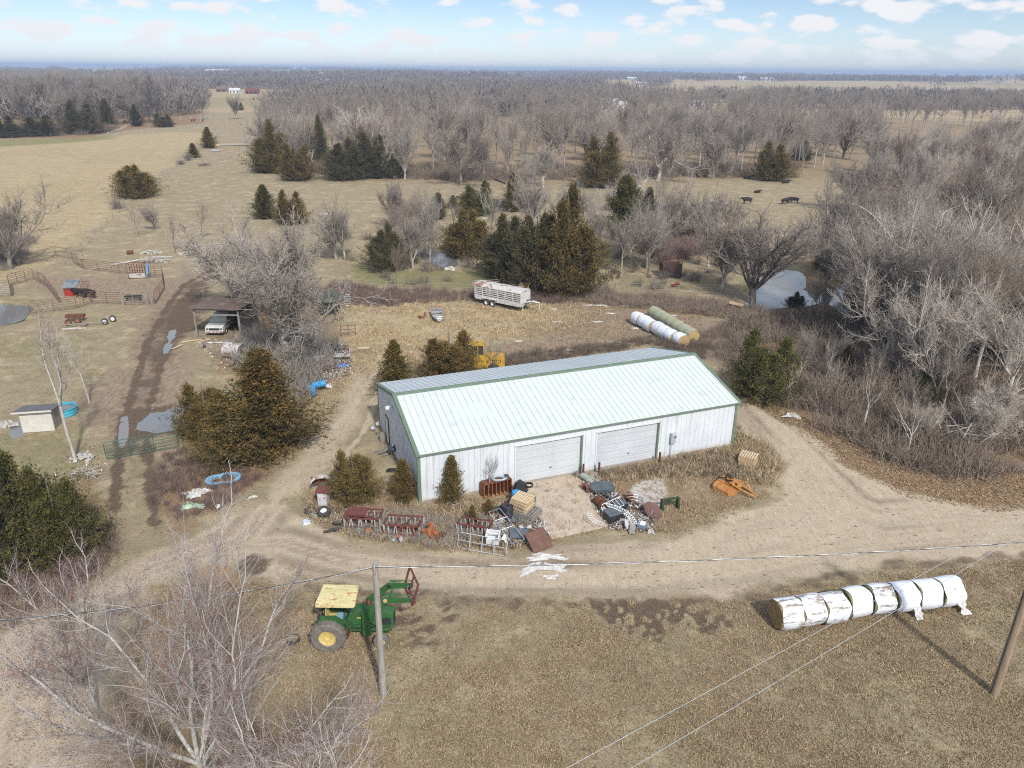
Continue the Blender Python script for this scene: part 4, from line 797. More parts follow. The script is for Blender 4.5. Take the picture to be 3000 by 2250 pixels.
brush('undergrowth', scatter(W([(480, 1330), (600, 1330), (760, 1400), (640, 1500), (520, 1520), (440, 1480)]), 90, 27, .8), (.4, 1.0), 10, twr_, 'reddish brush around the white plastic and the blue tub')
brush('undergrowth', scatter(W([(100, 1600), (330, 1540), (320, 1640), (150, 1780), (0, 1850), (0, 1700)]), 90, 28, .8), (.6, 1.5), 11, twr_, 'twiggy brush in front of the dark cedar at the left')
brush('undergrowth', scatter(W([(780, 500), (1040, 518), (1350, 535), (1900, 522), (2330, 520), (2330, 490), (1300, 495), (790, 470)]), 420, 29, 1.6), (1.2, 3.2), 12, twb, 'brown brush at the foot of the central tree line')
brush('undergrowth', scatter(W([(-50, 402), (250, 396), (330, 385), (330, 370), (-50, 385)]), 160, 30, 2.5), (1.5, 4), 13, twb, 'brown brush at the foot of the left woods')
brush('undergrowth', scatter(W([(-60, 800), (60, 790), (90, 700), (-60, 700)]), 50, 31, 1.0), (.8, 2.2), 14, tw, 'grey brush under the tree at the left edge')
brush('undergrowth', scatter(MIDP, 150, 36, 1.2), (.6, 2.0), 36, tw, 'grey scrub among the thin trees behind the trailer')
brush('undergrowth', scatter(W([(1890, 680), (2060, 660), (2080, 740), (1950, 780), (1880, 740)]), 70, 32, 1.4), (1.0, 2.6), 15, twr_, 'reddish thicket right of the open green cedar')
for bx_, by_, h_, lb in ((344, 612, 2.6, 'grey leafless bush on the fence line below the wide cedar'), (552, 470, 2.4, 'purplish leafless bush beside the small leaning cedar'), (1170, 620, 3.0, 'low brownish bush left of the white scrap in the pasture'), (1215, 628, 4.0, 'bigger leafless bush next to the white scrap in the pasture'), (530, 482, 1.6, 'tiny leafless bush on the fence line')):
    p_ = P(bx_, by_); v, f = shrub_proto(by_, 260, h_, 1.6); tag(mobj('shrub', npmesh('shrub', v, f, tw), (p_.x, p_.y, ground_z(p_.x, p_.y))), lb, 'bush')
# fallen leaves on the grass and dry tufts
def flat_bits(name, X, Y, size, seed, mm, label, cat, lift=.02, zs=.5):
    r = np.random.default_rng(seed); n = len(X); zg = np.array([ground_z(a, b_) for a, b_ in zip(X, Y)]) if n < 4000 else interp_z(X, Y); c_ = np.stack([X, Y, zg+lift], -1)
    a = norm(r.normal(0, 1, (n, 3))*[1, 1, zs])*(size*r.uniform(.5, 1.3, n))[:, None]; b_ = norm(np.cross(a, r.normal(0, .35, (n, 3))+[0, 0, 1]))*(size*.55*r.uniform(.6, 1.3, n))[:, None]
    V = np.stack([c_-a, c_-b_, c_+a, c_+b_], 1).reshape(-1, 3); F = np.arange(4*n).reshape(-1, 4)
    return tag(mobj(name, npmesh(name, V, F, mm, {'hue': np.repeat(r.random(n), 4)})), label, cat, kind='stuff')
def interp_z(X, Y):
    i = np.clip(np.searchsorted(gx, X), 1, len(gx)-1); j = np.clip(np.searchsorted(gy, Y), 1, len(gy)-1); fx = (X-gx[i-1])/(gx[i]-gx[i-1]); fy = (Y-gy[j-1])/(gy[j]-gy[j-1])
    return (Z[j-1, i-1]*(1-fx)+Z[j-1, i]*fx)*(1-fy)+(Z[j, i-1]*(1-fx)+Z[j, i]*fx)*fy
def near_mud(q):
    i = np.clip(np.searchsorted(gx, q[:, 0]), 0, len(gx)-1); j = np.clip(np.searchsorted(gy, q[:, 1]), 0, len(gy)-1); return np.clip(A[j, i, 1]*1.3+A[j, i, 0]*.9, 0, 1)
def inmany(poly, n, seed, dens=None):
    r = np.random.default_rng(seed); a = np.array(poly); lo = a.min(0); hi_ = a.max(0); q = lo+(hi_-lo)*r.random((n, 2)); k_ = inpoly(q[:, 0], q[:, 1], poly); q = q[k_]
    q = q[r.random(len(q)) > near_mud(q)]
    if dens: q = q[r.random(len(q)) < np.clip((vn(q[:, 0], q[:, 1], 1.1, dens)*.6+vn(q[:, 0], q[:, 1], 4.2, dens)*.8-.45)*2.6, 0.05, 1)]
    return q[:, 0], q[:, 1]
leafm = cedarmat('fallen_leaves', (.16, .105, .06), (.29, .195, .11), (.42, .30, .185)); grassm = cedarmat('green_grass', (.13, .135, .06), (.21, .215, .10), (.32, .31, .16)); strawm = cedarmat('dry_grass', (.22, .165, .105), (.38, .29, .18), (.54, .43, .28))
flat_bits('fallen_leaves', *inmany(LAWN, 340000, 41, 3), .043, 1, leafm, 'brown oak leaves strewn over the front grass', 'leaves')
flat_bits('fallen_leaves', *inmany(JUNKY, 22000, 42, 4), .06, 2, leafm, 'brown leaves around the scrap in front of the barn', 'leaves')
flat_bits('fallen_leaves', *inmany(LIT, 40000, 43), .08, 3, leafm, 'tan leaves drifted along the right side of the track', 'leaves')
flat_bits('fallen_leaves', *inmany(BR, 40000, 44, 6), .09, 4, leafm, 'brown leaves on the floor of the right woods', 'leaves')
def tufts(name, X, Y, hr, seed, label, mm=strawm, nb=9, wd=.012, sp_=.12, cat='dry grass'):
    r = np.random.default_rng(seed); n = len(X); zg = interp_z(X, Y); c_ = np.repeat(np.stack([X, Y, zg-.03], -1), nb, 0); m = n*nb; c_ = c_+r.normal(0, sp_, (m, 3))*[1, 1, 0]
    d = norm(r.normal(0, .55, (m, 3))*[1, 1, 0]+[0, 0, 1]); L = np.repeat(r.uniform(*hr, n), nb)*r.uniform(.5, 1.2, m); d2 = norm(d+r.normal(0, .5, (m, 3))*[1, 1, .4]); s_ = norm(np.cross(d, r.normal(0, 1, (m, 3))))*(wd*r.uniform(.7, 1.4, m))[:, None]
    a = c_+d*(L*.55)[:, None]; b_ = a+d2*(L*.5)[:, None]; V = np.stack([c_-s_, c_+s_, a+s_, a-s_, b_], 1).reshape(-1, 3); o = (np.arange(m)*5)[:, None]
    F = np.concatenate([o+[[0, 1, 2]], o+[[0, 2, 3]], o+[[3, 2, 4]]]); return tag(mobj(name, npmesh(name, V, F, mm, {'hue': np.repeat(np.repeat(r.random(n), nb)*.6+r.random(m)*.4, 5)})), label, cat, kind='stuff')
tufts('dry_grass', *inmany(LAWN, 100000, 51, 9), (.05, .14), 1, 'short dry grass of the front lawn', nb=6, wd=.010)
tufts('dry_grass', *inmany(LAWN, 9000, 59, 19), (.12, .26), 12, 'taller clumps of dry grass on the front lawn', nb=12, wd=.012)
tufts('green_grass', *inmany(LAWN, 34000, 58, 14), (.05, .12), 8, 'sparse green grass in the front lawn', mm=grassm, nb=6, wd=.010, cat='grass')
tufts('dry_grass', *inmany(W([(1720, 1400), (1920, 1358), (2140, 1310), (2170, 1250), (2260, 1300), (2290, 1370), (2270, 1420), (2200, 1420), (2100, 1390), (2000, 1400), (1880, 1400), (1760, 1420)]), 2600, 52), (.35, .8), 2, 'tall dry grass in front of the right garage door')
brush('undergrowth', scatter(W([(1040, 1500), (1200, 1500), (1380, 1530), (1500, 1560), (1330, 1610), (1150, 1590), (1020, 1560)]), 60, 33, .5), (.35, .9), 16, twp, 'grey weeds tangled through the hay racks')
brush('undergrowth', scatter(W([(1650, 1400), (1900, 1370), (2140, 1320), (2200, 1400), (2080, 1400), (1960, 1400)]), 40, 35, .6), (.3, .8), 17, twb, 'brown weeds in front of the right door')
tufts('dry_grass', *inmany(JUNKY, 6200, 53, 5), (.12, .4), 3, 'dry grass around the scrap')
tufts('dry_grass', *inmany(W([(1060, 850), (1640, 880), (1800, 900), (1700, 960), (1450, 1000), (1300, 1020), (1100, 1100), (1020, 1080), (980, 930)]), 15000, 54, 5), (.12, .4), 4, 'straw coloured grass in the yard behind the barn', nb=7, wd=.016)
tufts('dry_grass', *inmany(W([(880, 1440), (1100, 1450), (1500, 1470), (1540, 1600), (1300, 1620), (1050, 1580), (900, 1530)]), 1500, 55), (.25, .6), 5, 'dry weeds between the rusty feeders')
tufts('dry_grass', *inmany(W([(1640, 880), (2060, 930), (2060, 980), (1800, 1030), (1450, 1060), (1500, 980)]), 9000, 56, 7), (.08, .25), 6, 'thin dry grass between the bales and the barn', nb=6, wd=.016)
tufts('dry_grass', *inmany(W([(700, 1330), (960, 1200), (1080, 1080), (1000, 1080), (900, 1150), (760, 1260)]), 5000, 57), (.1, .3), 7, 'dry grass beside the double wheel track', nb=6)

litm = cedarmat('litter_mix', (.13, .06, .04), (.22, .21, .20), (.62, .62, .62))
flat_bits('litter', *inmany(W([(1440, 1480), (1560, 1480), (1610, 1570), (1500, 1610), (1420, 1560)]), 2600, 61), .11, 5, litm, 'small loose scrap between the pallets and the racks', 'litter', .12, 2.5)
flat_bits('litter', *inmany(W([(1700, 1400), (1760, 1400), (1830, 1470), (1930, 1500), (1910, 1560), (1790, 1555), (1740, 1490)]), 3600, 62), .11, 6, litm, 'small loose scrap through the right heap', 'litter', .12, 2.5)
flat_bits('litter', *inmany(W([(890, 1010), (1020, 1010), (1040, 1100), (930, 1130), (870, 1080)]), 2600, 63), .13, 7, litm, 'small loose scrap around the brown tank', 'litter', .12, 2.5)
flat_bits('litter', *inmany(W([(890, 1470), (1000, 1480), (1250, 1520), (1290, 1590), (1100, 1590), (900, 1540)]), 2200, 64), .08, 8, litm, 'small loose scrap along the hay racks', 'litter', .08, 2.5)
flat_bits('litter', *inmany(W([(190, 1330), (300, 1300), (330, 1380), (250, 1440), (150, 1400)]), 450, 65), .09, 9, litm, 'small debris at the foot of the dead looking tree', 'litter', .06, 2)
flat_bits('litter', *inmany(W([(560, 985), (720, 985), (760, 1080), (640, 1090)]), 1200, 66), .10, 10, litm, 'small debris in front of the pole shed', 'litter', .06, 2)
flat_bits('pebbles', *inmany(ROAD, 26000, 67), .028, 11, cedarmat('pebble', (.24, .20, .16), (.40, .35, .29), (.62, .58, .52)), 'loose stones on the dirt drive', 'gravel', .012, .5) if 0 else None
def pebbles(poly, n, seed):
    r = np.random.default_rng(seed); a = np.array(poly); lo = a.min(0); hi_ = a.max(0); q = lo+(hi_-lo)*r.random((n, 2)); q = q[inpoly(q[:, 0], q[:, 1], poly)]; return q[:, 0], q[:, 1]
flat_bits('pebbles', *pebbles(ROAD, 60000, 67), .03, 11, cedarmat('pebble', (.24, .20, .16), (.42, .36, .29), (.66, .61, .54)), 'loose stones on the dirt drive', 'gravel', .012, .5)
# ---------------------------------------------------------------- materials for things
jdg = mat('tractor_green', (.034, .135, .038), (.032, .095, .032), 3, .5, c3=(.11, .095, .06), t3=(.52, .68), s3=3.5, bump=.05)
jdy = mat('wheel_yellow', (.58, .46, .16), (.50, .40, .16), 3, .5, c3=(.25, .15, .07), t3=(.6, .75), s3=5)
cany = mat('canopy_yellow', (.66, .58, .30), (.60, .52, .27), 2, .5, c3=(.40, .17, .07), t3=(.55, .63), s3=2.6, stretch=(1, 2.6, 1), bump=.05)
rub = mat('rubber', (.045, .042, .04), (.075, .068, .06), 6, .85); rubd = mat('rubber_dusty', (.20, .18, .16), (.13, .12, .105), 5, .9)
rust = mat('rust', (.16, .062, .035), (.10, .045, .03), 4, .85, c3=(.24, .10, .05), t3=(.55, .65), s3=6); rustr = mat('rust_red_paint', (.17, .055, .045), (.12, .045, .04), 3, .7); rusto = mat('rust_orange', (.36, .14, .05), (.24, .09, .04), 5, .8)
galv = mat('galvanized', (.47, .50, .52), (.38, .41, .43), 4, .45, metal=.35, c3=(.32, .28, .25), t3=(.62, .75)); galr = mat('galvanized_rusting', (.46, .46, .46), (.38, .38, .38), 4, .6, c3=(.28, .12, .06), t3=(.50, .6), s3=3)
blk = mat('black_plastic', (.025, .027, .03), (.04, .042, .045), 3, .45); slate = mat('dark_sheet', (.075, .09, .105), (.11, .125, .14), 2, .4); steel = mat('bare_steel', (.3, .3, .3), (.22, .21, .2), 4, .5, metal=.5)
wood = mat('pallet_wood', (.52, .39, .23), (.42, .30, .17), 5, .8, stretch=(1, 4, 1)); woodl = mat('pallet_wood_fresh', (.62, .50, .34), (.52, .40, .25), 5, .8); woodg = mat('weathered_wood', (.30, .275, .245), (.20, .18, .16), 5, .9, stretch=(1, 1, .3)); pole_m = mat('pole_wood', (.36, .335, .30), (.25, .23, .205), 5, .9, stretch=(3, 3, .25), bump=.5); pole_b = mat('pole_wood_brown', (.34, .255, .19), (.235, .165, .115), 4, .85, stretch=(3, 3, .2), bump=.5)
wrap = mat('bale_wrap', (.72, .75, .80), (.66, .69, .75), 1.5, .38, c3=(.26, .21, .15), t3=(.51, .60), s3=2.2, bump=.35, bs=6, stretch=(.4, 1.6, 1.6)); wrapc = mat('bale_wrap_clean', (.74, .77, .82), (.68, .71, .77), 1.5, .35, c3=(.36, .32, .26), t3=(.60, .70), s3=2.2, bump=.35, bs=6); net = mat('bale_net', (.38, .385, .27), (.31, .315, .215), 3, .8, bump=.3, stretch=(1, 6, 6))
hay = mat('hay', (.34, .24, .11), (.17, .115, .055), 8, .95, bump=.8, bs=25); hayg = mat('hay_green', (.27, .25, .12), (.18, .165, .08), 8, .95, bump=.8, bs=25); hayb = mat('hay_straw', (.50, .37, .17), (.30, .21, .10), 8, .95, bump=.8, bs=25)
blue = mat('blue_plastic', (.05, .30, .58), (.04, .25, .50), 3, .45); blued = mat('blue_plastic_faded', (.22, .42, .58), (.18, .35, .48), 2, .5); teal = mat('tank_turquoise', (.08, .42, .55), (.06, .34, .47), 3, .4); mint = mat('mint_green', (.36, .55, .44), (.28, .44, .36), 2, .5, c3=(.25, .33, .27), t3=(.6, .7), s3=3)
wht = mat('white_plastic', (.72, .73, .74), (.62, .63, .63), 3, .5, c3=(.45, .42, .37), t3=(.62, .72), s3=4); scrapw = mat('white_film', (.58, .57, .56), (.44, .42, .39), 5, .5, bump=.6, bs=8, c3=(.30, .25, .20), t3=(.56, .66), s3=2); whp = mat('white_paint_old', (.60, .60, .57), (.50, .49, .46), 3, .6, c3=(.22, .13, .09), t3=(.58, .68), s3=3)
org = mat('orange_paint', (.48, .215, .065), (.38, .165, .06), 3, .55, c3=(.34, .17, .08), t3=(.55, .68), s3=3); yel = mat('loader_yellow', (.52, .32, .04), (.42, .26, .04), 2, .6, c3=(.20, .12, .06), t3=(.52, .66), s3=2.5); olive = mat('olive_drab', (.085, .095, .07), (.065, .072, .055), 2, .7); glass = mat('dark_glass', (.04, .05, .055), (.06, .07, .075), 2, .1, bump=0, spec=.6)
redp = mat('red_paint', (.32, .035, .025), (.25, .03, .025), 3, .6); shing = mat('grey_shingles', (.16, .155, .16), (.11, .105, .11), 6, .9, stretch=(2, 5, 5)); shedw = mat('shed_white', (.58, .56, .50), (.50, .48, .42), 2, .8, c3=(.36, .30, .22), t3=(.58, .7), s3=1.6); stone = mat('pale_stone', (.52, .50, .45), (.42, .40, .36), 3, .9, bump=.5)
gateg = mat('gate_green', (.035, .11, .075), (.03, .09, .065), 3, .5); cow_m = mat('black_hide', (.016, .014, .013), (.028, .024, .021), 3, .7); cow_r = mat('red_hide', (.16, .055, .03), (.11, .04, .025), 2, .7, c3=(.5, .46, .40), t3=(.60, .63), s3=1.2)
def wheel(par, c, R, w, rim, rimw=None, axis='y', mt=None, mr=None, name='wheel', lugs=0, n=28):
    """tyre + rim: wheel > tyre is the part, rim its child"""
    T = MB(); rr = rim; T.lathe([(rr, -w*.38), (rr*1.08, -w*.5), (R*.93, -w*.5), (R, -w*.33), (R, w*.33), (R*.93, w*.5), (rr*1.08, w*.5), (rr, w*.38)], c, axis, n)
    if lugs:
        for k in range(lugs):
            a = 2*math.pi*k/lugs
            for s in (-1, 1):
                a2 = a+(math.pi/lugs if s > 0 else 0); rx = R*1.015
                if axis == 'y': T.box((c[0]+math.cos(a2)*rx, c[1]+s*w*.24, c[2]+math.sin(a2)*rx), (R*.05, w*.46, R*.075), ry=-a2, rz=0)
    to = T.build(name, mt or rub, par)
    Rm = MB(); Rm.lathe([(.0, .03), (rr*.35, .03), (rr*.45, -w*.12), (rr*.85, -w*.16), (rr*1.0, -w*.38), (rr*1.04, -w*.36), (rr*1.04, w*.36), (rr*.9, w*.1), (.0, w*.08)] if axis != 'z' else [(.0, w*.05), (rr*.4, w*.05), (rr*.5, w*.2), (rr*.95, w*.35), (rr*1.04, w*.35), (rr*1.04, -w*.35), (0, -w*.3)], c, axis, n)
    Rm.build('rim', mr or galv, to); return to
# ---------------------------------------------------------------- tractor with loader
tr = empty('tractor', (-8.8, 30.32, 0), 0, 'green farm tractor with yellow wheels, rusty yellow canopy and raised front loader', 'tractor')
for y, sy in ((-.93, 1), (.93, 1)): wheel(tr, (0, y, .83), .83, .44, .43, mt=rubd, mr=jdy, lugs=20)
for y in (-.72, .72): wheel(tr, (2.53, y, .40), .40, .24, .20, mt=rubd, mr=jdy)
b_ = MB(); b_.box((.35, 0, .82), (1.3, .55, .55)).box((1.45, 0, .75), (1.6, .42, .42)).cyl((0, -.8, .83), (0, .8, .83), .12).box((-.45, 0, .75), (.5, .3, .4)); b_.build('chassis', jdg, tr)
b_ = MB(); b_.prism([(1.15, 1.05), (1.15, 1.80), (1.35, 1.83), (2.95, 1.66), (3.08, 1.58), (3.10, .92), (2.6, .9)], -.30, .30); hd = b_.build('hood', jdg, tr)
MB().box((3.105, 0, 1.25), (.03, .46, .55)).build('grille', blk, hd); 
for s in (-1, 1): MB().box((2.7, s*.305, 1.25), (.55, .02, .42)).build('side_screen', blk, hd)
b_ = MB(); b_.prism([(.75, 1.0), (1.15, 1.0), (1.15, 1.80), (.98, 1.72), (.82, 1.35)], -.32, .32); b_.build('cowl', jdg, tr)
for s in (-1, 1):
    b_ = MB(); b_.prism([(-.55, 1.25), (-.6, 1.45), (-.35, 1.68), (.35, 1.70), (.62, 1.48), (.72, 1.15), (.62, 1.15), (.52, 1.42), (.3, 1.60), (-.3, 1.58), (-.48, 1.42), (-.46, 1.25)], s*.62-.16, s*.62+.16)
    b_.box((0, s*.5, 1.35), (.9, .03, .5)); b_.build('fender', jdg, tr)
MB().box((.05, 0, 1.2), (.5, .52, .14)).box((-.22, 0, 1.5), (.12, .52, .5), ry=-.2).build('seat', jdy, tr); MB().box((.42, .1, 1.22), (.3, .26, .2)).build('toolbox', blued, tr)
MB().tube([(.72+.05*math.cos(a*.5236), .20*math.sin(a*.5236), 1.75+.19*math.cos(a*.5236)) for a in range(12)], .016, 5, True).cyl((.72, 0, 1.74), (1.0, 0, 1.5), .02, n=6).build('steering_wheel', blk, tr)
MB().cyl((1.83, .22, 1.75), (1.83, .22, 2.08), .095).cyl((1.83, .22, 1.6), (1.83, .22, 1.78), .04).cyl((1.83, .22, 2.08), (1.83, .22, 2.2), .035).build('muffler', rust, tr)
cn = MB(); cn.add([(-.50, -.80, 2.54), (1.30, -.80, 2.52), (1.38, -.70, 2.56), (1.30, .78, 2.56), (-.46, .78, 2.58), (-.54, -.70, 2.56), (-.50, -.80, 2.44), (1.30, -.80, 2.42), (1.38, -.70, 2.46), (1.30, .78, 2.46), (-.46, .78, 2.48), (-.54, -.70, 2.46)], [(0, 1, 2, 3, 4, 5), (11, 10, 9, 8, 7, 6)]+[(i, i+6, (i+1) % 6+6, (i+1) % 6) for i in range(6)])
for k in range(5): cn.box((.0+k*.22, 0, 2.575), (.05, 1.3, .012))
cn.build('canopy', cany, tr); c_ = MB()
for x, y in ((-.25, -.45), (-.25, .45)): c_.cyl((x, y, 1.3), (x+.1, y, 2.5), .03, n=6)
c_.box((.3, 0, 2.42), (.9, .06, .06)).box((-.15, 0, 2.42), (.06, .95, .06)); c_.build('canopy_frame', blk, tr)
ld = MB()
for s in (-1, 1):
    y = s*.55; ld.prism([(1.62, .62), (1.98, .62), (1.98, 1.2), (1.90, 1.95), (1.66, 1.95), (1.62, 1.2)], y-.06, y+.06)
    ld.box((1.9, s*.4, .7), (.3, .3, .2))
ld.box((2.4, -.55, .95), (1.3, .08, .10)).box((2.4, .55, .95), (1.3, .08, .10)); ld.build('loader_mast', jdg, tr)
for s in (-1, 1):
    y = s*.55; a = MB(); n_ = [(1.66, 1.74), (1.78, 1.66), (2.82, 2.52), (2.96, 2.56), (3.98, 2.62), (4.02, 2.74), (3.98, 2.84), (3.0, 2.86), (2.72, 2.84), (2.60, 2.72), (1.62, 1.90)]; a.prism(n_, y-.055, y+.055)
    ao = a.build('loader_arm', jdg, tr); MB().cyl((1.8, y, 1.15), (2.2, y, 1.75), .045).cyl((2.2, y, 1.75), (2.75, y, 2.55), .028).cyl((2.85, y, 3.0), (3.4, y, 3.02), .045).cyl((3.4, y, 3.02), (4.05, y, 3.02), .026).build('hydraulic_ram', jdg, ao)
    MB().cyl((2.82, y-.08, 2.72), (2.82, y-.04, 2.72), .1).build('pivot_plate', jdy if s < 0 else blk, ao)
MB().cyl((3.0, -.55, 2.7), (3.0, .55, 2.7), .06).build('cross_tube', jdg, tr)
fk = empty('x', (0, 0, 0)); bpy.data.objects.remove(fk)
FR = Matrix.Translation((3.85, 0, 2.55)) @ Euler((0, rad(16), rad(22))).to_matrix().to_4x4()
f_ = MB(); pts = [(-.78, .0), (.78, .0), (.78, 1.15), (-.78, 1.15)]
for i in range(4):
    a, c2 = pts[i], pts[(i+1) % 4]; f_.tube([FR @ Vector((0, a[0], a[1])), FR @ Vector((0, c2[0], c2[1]))], .055, 4)
f_.tube([FR @ Vector((0, 0, 0)), FR @ Vector((0, 0, 1.15))], .045, 4).tube([FR @ Vector((0.1, -.78, .12)), FR @ Vector((0.1, .78, .12))], .05, 4)
fo = f_.build('bale_fork', rustr, tr); s_ = MB()
for y in (-.42, .42): s_.cyl(FR @ Vector((.0, y, .2)), FR @ Vector((.85, y, 1.0)), .028, .008, n=7)
s_.build('spear', steel, fo)
for x, dy in ((1.45, -.33), ): MB().box((1.42, -.325, 1.45), (.2, .012, .06)).build('number_plate', jdy, hd)
for k_, (a_, b_, c_) in enumerate((((1.7, -.36, 1.5), (1.95, -.5, 1.1), (2.2, -.42, .8)), ((1.75, -.36, 1.3), (2.1, -.55, 1.3), (2.35, -.45, .9)), ((1.6, -.4, .9), (1.3, -.5, 1.0), (.9, -.42, .9)), ((2.6, -.5, 2.5), (2.3, -.56, 2.0), (2.0, -.5, 1.2)), ((1.1, -.34, 1.2), (.8, -.5, 1.0), (.6, -.4, 1.3)))): MB().tube([a_, tuple((p_+q_)/2 for p_, q_ in zip(a_, b_)), b_, tuple((p_+q_)/2+.03 for p_, q_ in zip(b_, c_)), c_], .018, 5).build('hose', blk, tr)
MB().cyl((2.53, -.7, .42), (2.53, .7, .42), .06).box((2.6, 0, .62), (.5, .4, .3)).build('front_axle', jdg, tr); MB().box((.75, -.6, .62), (.35, .3, .04)).box((.75, -.6, .85), (.35, .3, .04)).box((.92, -.6, .72), (.03, .3, .3)).build('step', rust, tr)
for s in (-1, 1): MB().cyl((-.5, s*.65, 1.72), (-.43, s*.65, 1.72), .08).build('work_light', blk, tr); MB().cyl((-.55, s*.35, .55), (-1.15, s*.38, .45), .035, n=6).build('link_arm', rust, tr)
# ---------------------------------------------------------------- round bales
def bale(p, hd_, R, L, mw, me_, label, group, k, tail=0, open_=.06):
    e = empty('hay_bale', (p.x, p.y, R-.05), hd_, label, 'hay bale', group); r = np.random.default_rng(k+50); n = 28; prof = []
    w = MB(); vs = []; ms = 9
    for i in range(ms):
        u = i/(ms-1); x = (u-.5)*(L-open_*2); bulge = R*(1-.045*(abs(u-.5)*2)**3)
        for j in range(n):
            a = 2*math.pi*j/n; rr = bulge*(1+.018*math.sin(a*3+k+u*4)+.012*r.normal()); z = rr*math.sin(a); z = max(z, -R+.03)
            edge = .06*math.sin(a*4+k*2)*(1 if i in (0, ms-1) else 0); vs.append((x+edge, rr*math.cos(a), z))
    w.add(vs, [(i*n+j, i*n+(j+1) % n, (i+1)*n+(j+1) % n, (i+1)*n+j) for i in range(ms-1) for j in range(n)]); w.build('wrap', mw, e, smooth=60)
    h = MB(); h.lathe([(0, -L/2), (R*.3, -L/2-.02), (R*.6, -L/2+.01), (R*.88, -L/2), (R*.93, -L/2+.07), (R*.93, 0), (R*.93, L/2-.07), (R*.88, L/2), (R*.6, L/2-.01), (R*.3, L/2+.02), (0, L/2)], (0, 0, 0), 'x', 28); h.build('hay', me_, e)
    if tail:
        s = MB(); vs = []; q = 6
        for i in range(q):
            for j in range(5): vs.append(((j/4-.5)*.42+tail*.38*L+.06*r.normal(), -R*(.72+.10*i/q)-.10*i*.9-.05*abs(r.normal()), -R*.15-R*.80*i/(q-1)+.03*r.normal()))
        s.add(vs, [(i*5+j, i*5+j+1, (i+1)*5+j+1, (i+1)*5+j) for i in range(q-1) for j in range(4)]); s.build('loose_wrap', scrapw, e, smooth=0)
    return e
a_, c_ = P(2292, 1862), P(2808, 1788); d_ = (c_-a_); L = d_.length; u_ = d_/L; nrm = Vector((-u_.y, u_.x, 0))
lbs = ['dirt streaked white wrapped bale with its brown hay end showing, leftmost of the front row', 'muddy smeared white bale, second from the left in the front row', 'white bale with dark smudges on top, third from the left in the front row', 'white bale with a wide strip of bare hay, fourth from the left in front',
       'white bale with green hay showing on both sides, middle right of the front row', 'white bale with a torn flap of plastic hanging down, sixth in the front row', 'clean topped white bale right of the torn flap, seventh in the front row', 'glossy white bale with ragged edge, rightmost of the front row']
gp = [0, .01, .01, .20, .14, .06, .10, .08]; tot = sum(gp); bl = (L+.35-tot)/8; s = -.1
for i in range(8):
    s += gp[i]; p = a_+u_*(s+bl/2)+nrm*(.72+.05*math.sin(i*2.2)+(.12 if 3 <= i <= 5 else 0)); s += bl
    bale(p, math.atan2(u_.y, u_.x)+.03*math.sin(i*3), .80, bl, wrap if i in (0, 1, 2, 4) else wrapc, hay if i == 0 else hayg, lbs[i], 'white wrapped bales on the front grass', i, tail={5: 1, 7: 1}.get(i, 0), open_=(.015 if i not in (0, 3, 4) else .05))
a_, c_ = P(1795, 958), P(1985, 1018); b0 = P(1985, 1018); a0 = P(1812, 968)
def rowpts(A_, B_, n, off): 
    d = B_-A_; u = d.normalized(); nn = Vector((-u.y, u.x, 0)); return [A_+d*((i+.5)/n)+nn*off for i in range(n)], math.atan2(u.y, u.x), d.length/n
A1 = P(1860, 946); B1 = P(2001, 1019); A2 = P(1911, 930); B2 = P(2032, 1004)
names = ['farthest', 'second farthest', 'third from the far end', 'middle', 'third from the near end', 'second nearest', 'nearest, its straw end showing']
pts, hd_, ln = rowpts(A1, B1, 7, 0)
for i, p in enumerate(pts): bale(p+Vector((.10*math.sin(i*2.4), 0, 0)), hd_+.05*math.sin(i*1.7), .73, ln, wrapc, hayb, 'white wrapped bale in the row behind the barn, '+names[i], 'white wrapped bales behind the barn', 20+i, open_=.03 if i < 6 else .05)
pts, hd_, ln = rowpts(A2, B2, 7, 0)
for i, p in enumerate(pts): bale(p, hd_+.02*math.sin(i*1.7), .73, ln, net, hayb, 'green net wrapped bale in the row beside the white ones, '+names[i], 'green net wrapped bales behind the barn', 40+i, open_=.03)
# ---------------------------------------------------------------- poles and wires
p1 = P(1123, 2030); po = empty('utility_pole', (p1.x, p1.y, 0), 0, 'weathered grey utility pole standing in front of the tractor', 'pole')
top1 = Vector((P(1099, 1655, 6.95).x, p1.y+.05, 7.05)); dx = top1.x-p1.x
MB().cyl((0, 0, -.3), (dx, .05, 7.05), .165, .12, n=14).build('post', pole_m, po); MB().box((dx+.0, -.12, 6.8), (.05, .04, .5)).cyl((dx, -.14, 6.95), (dx, -.2, 6.95), .03).build('bracket', galr, po)
p2 = P(2912, 2030); po2 = empty('utility_pole', (p2.x, p2.y, 0), 0, 'brown utility pole at the right edge beside the front row of bales', 'pole')
q2 = P(3003, 1690, 0); d2x = .075; MB().cyl((0, 0, -.3), (.15, .1, 9.6), .20, .15, n=16).build('post', pole_b, po2); MB().tube([(-.19, -.05, 0), (-.17, -.05, 3), (-.12, -.02, 9.4)], .022, 5).build('dark_strip', blk, po2)  # thin black strip up the left side of the post
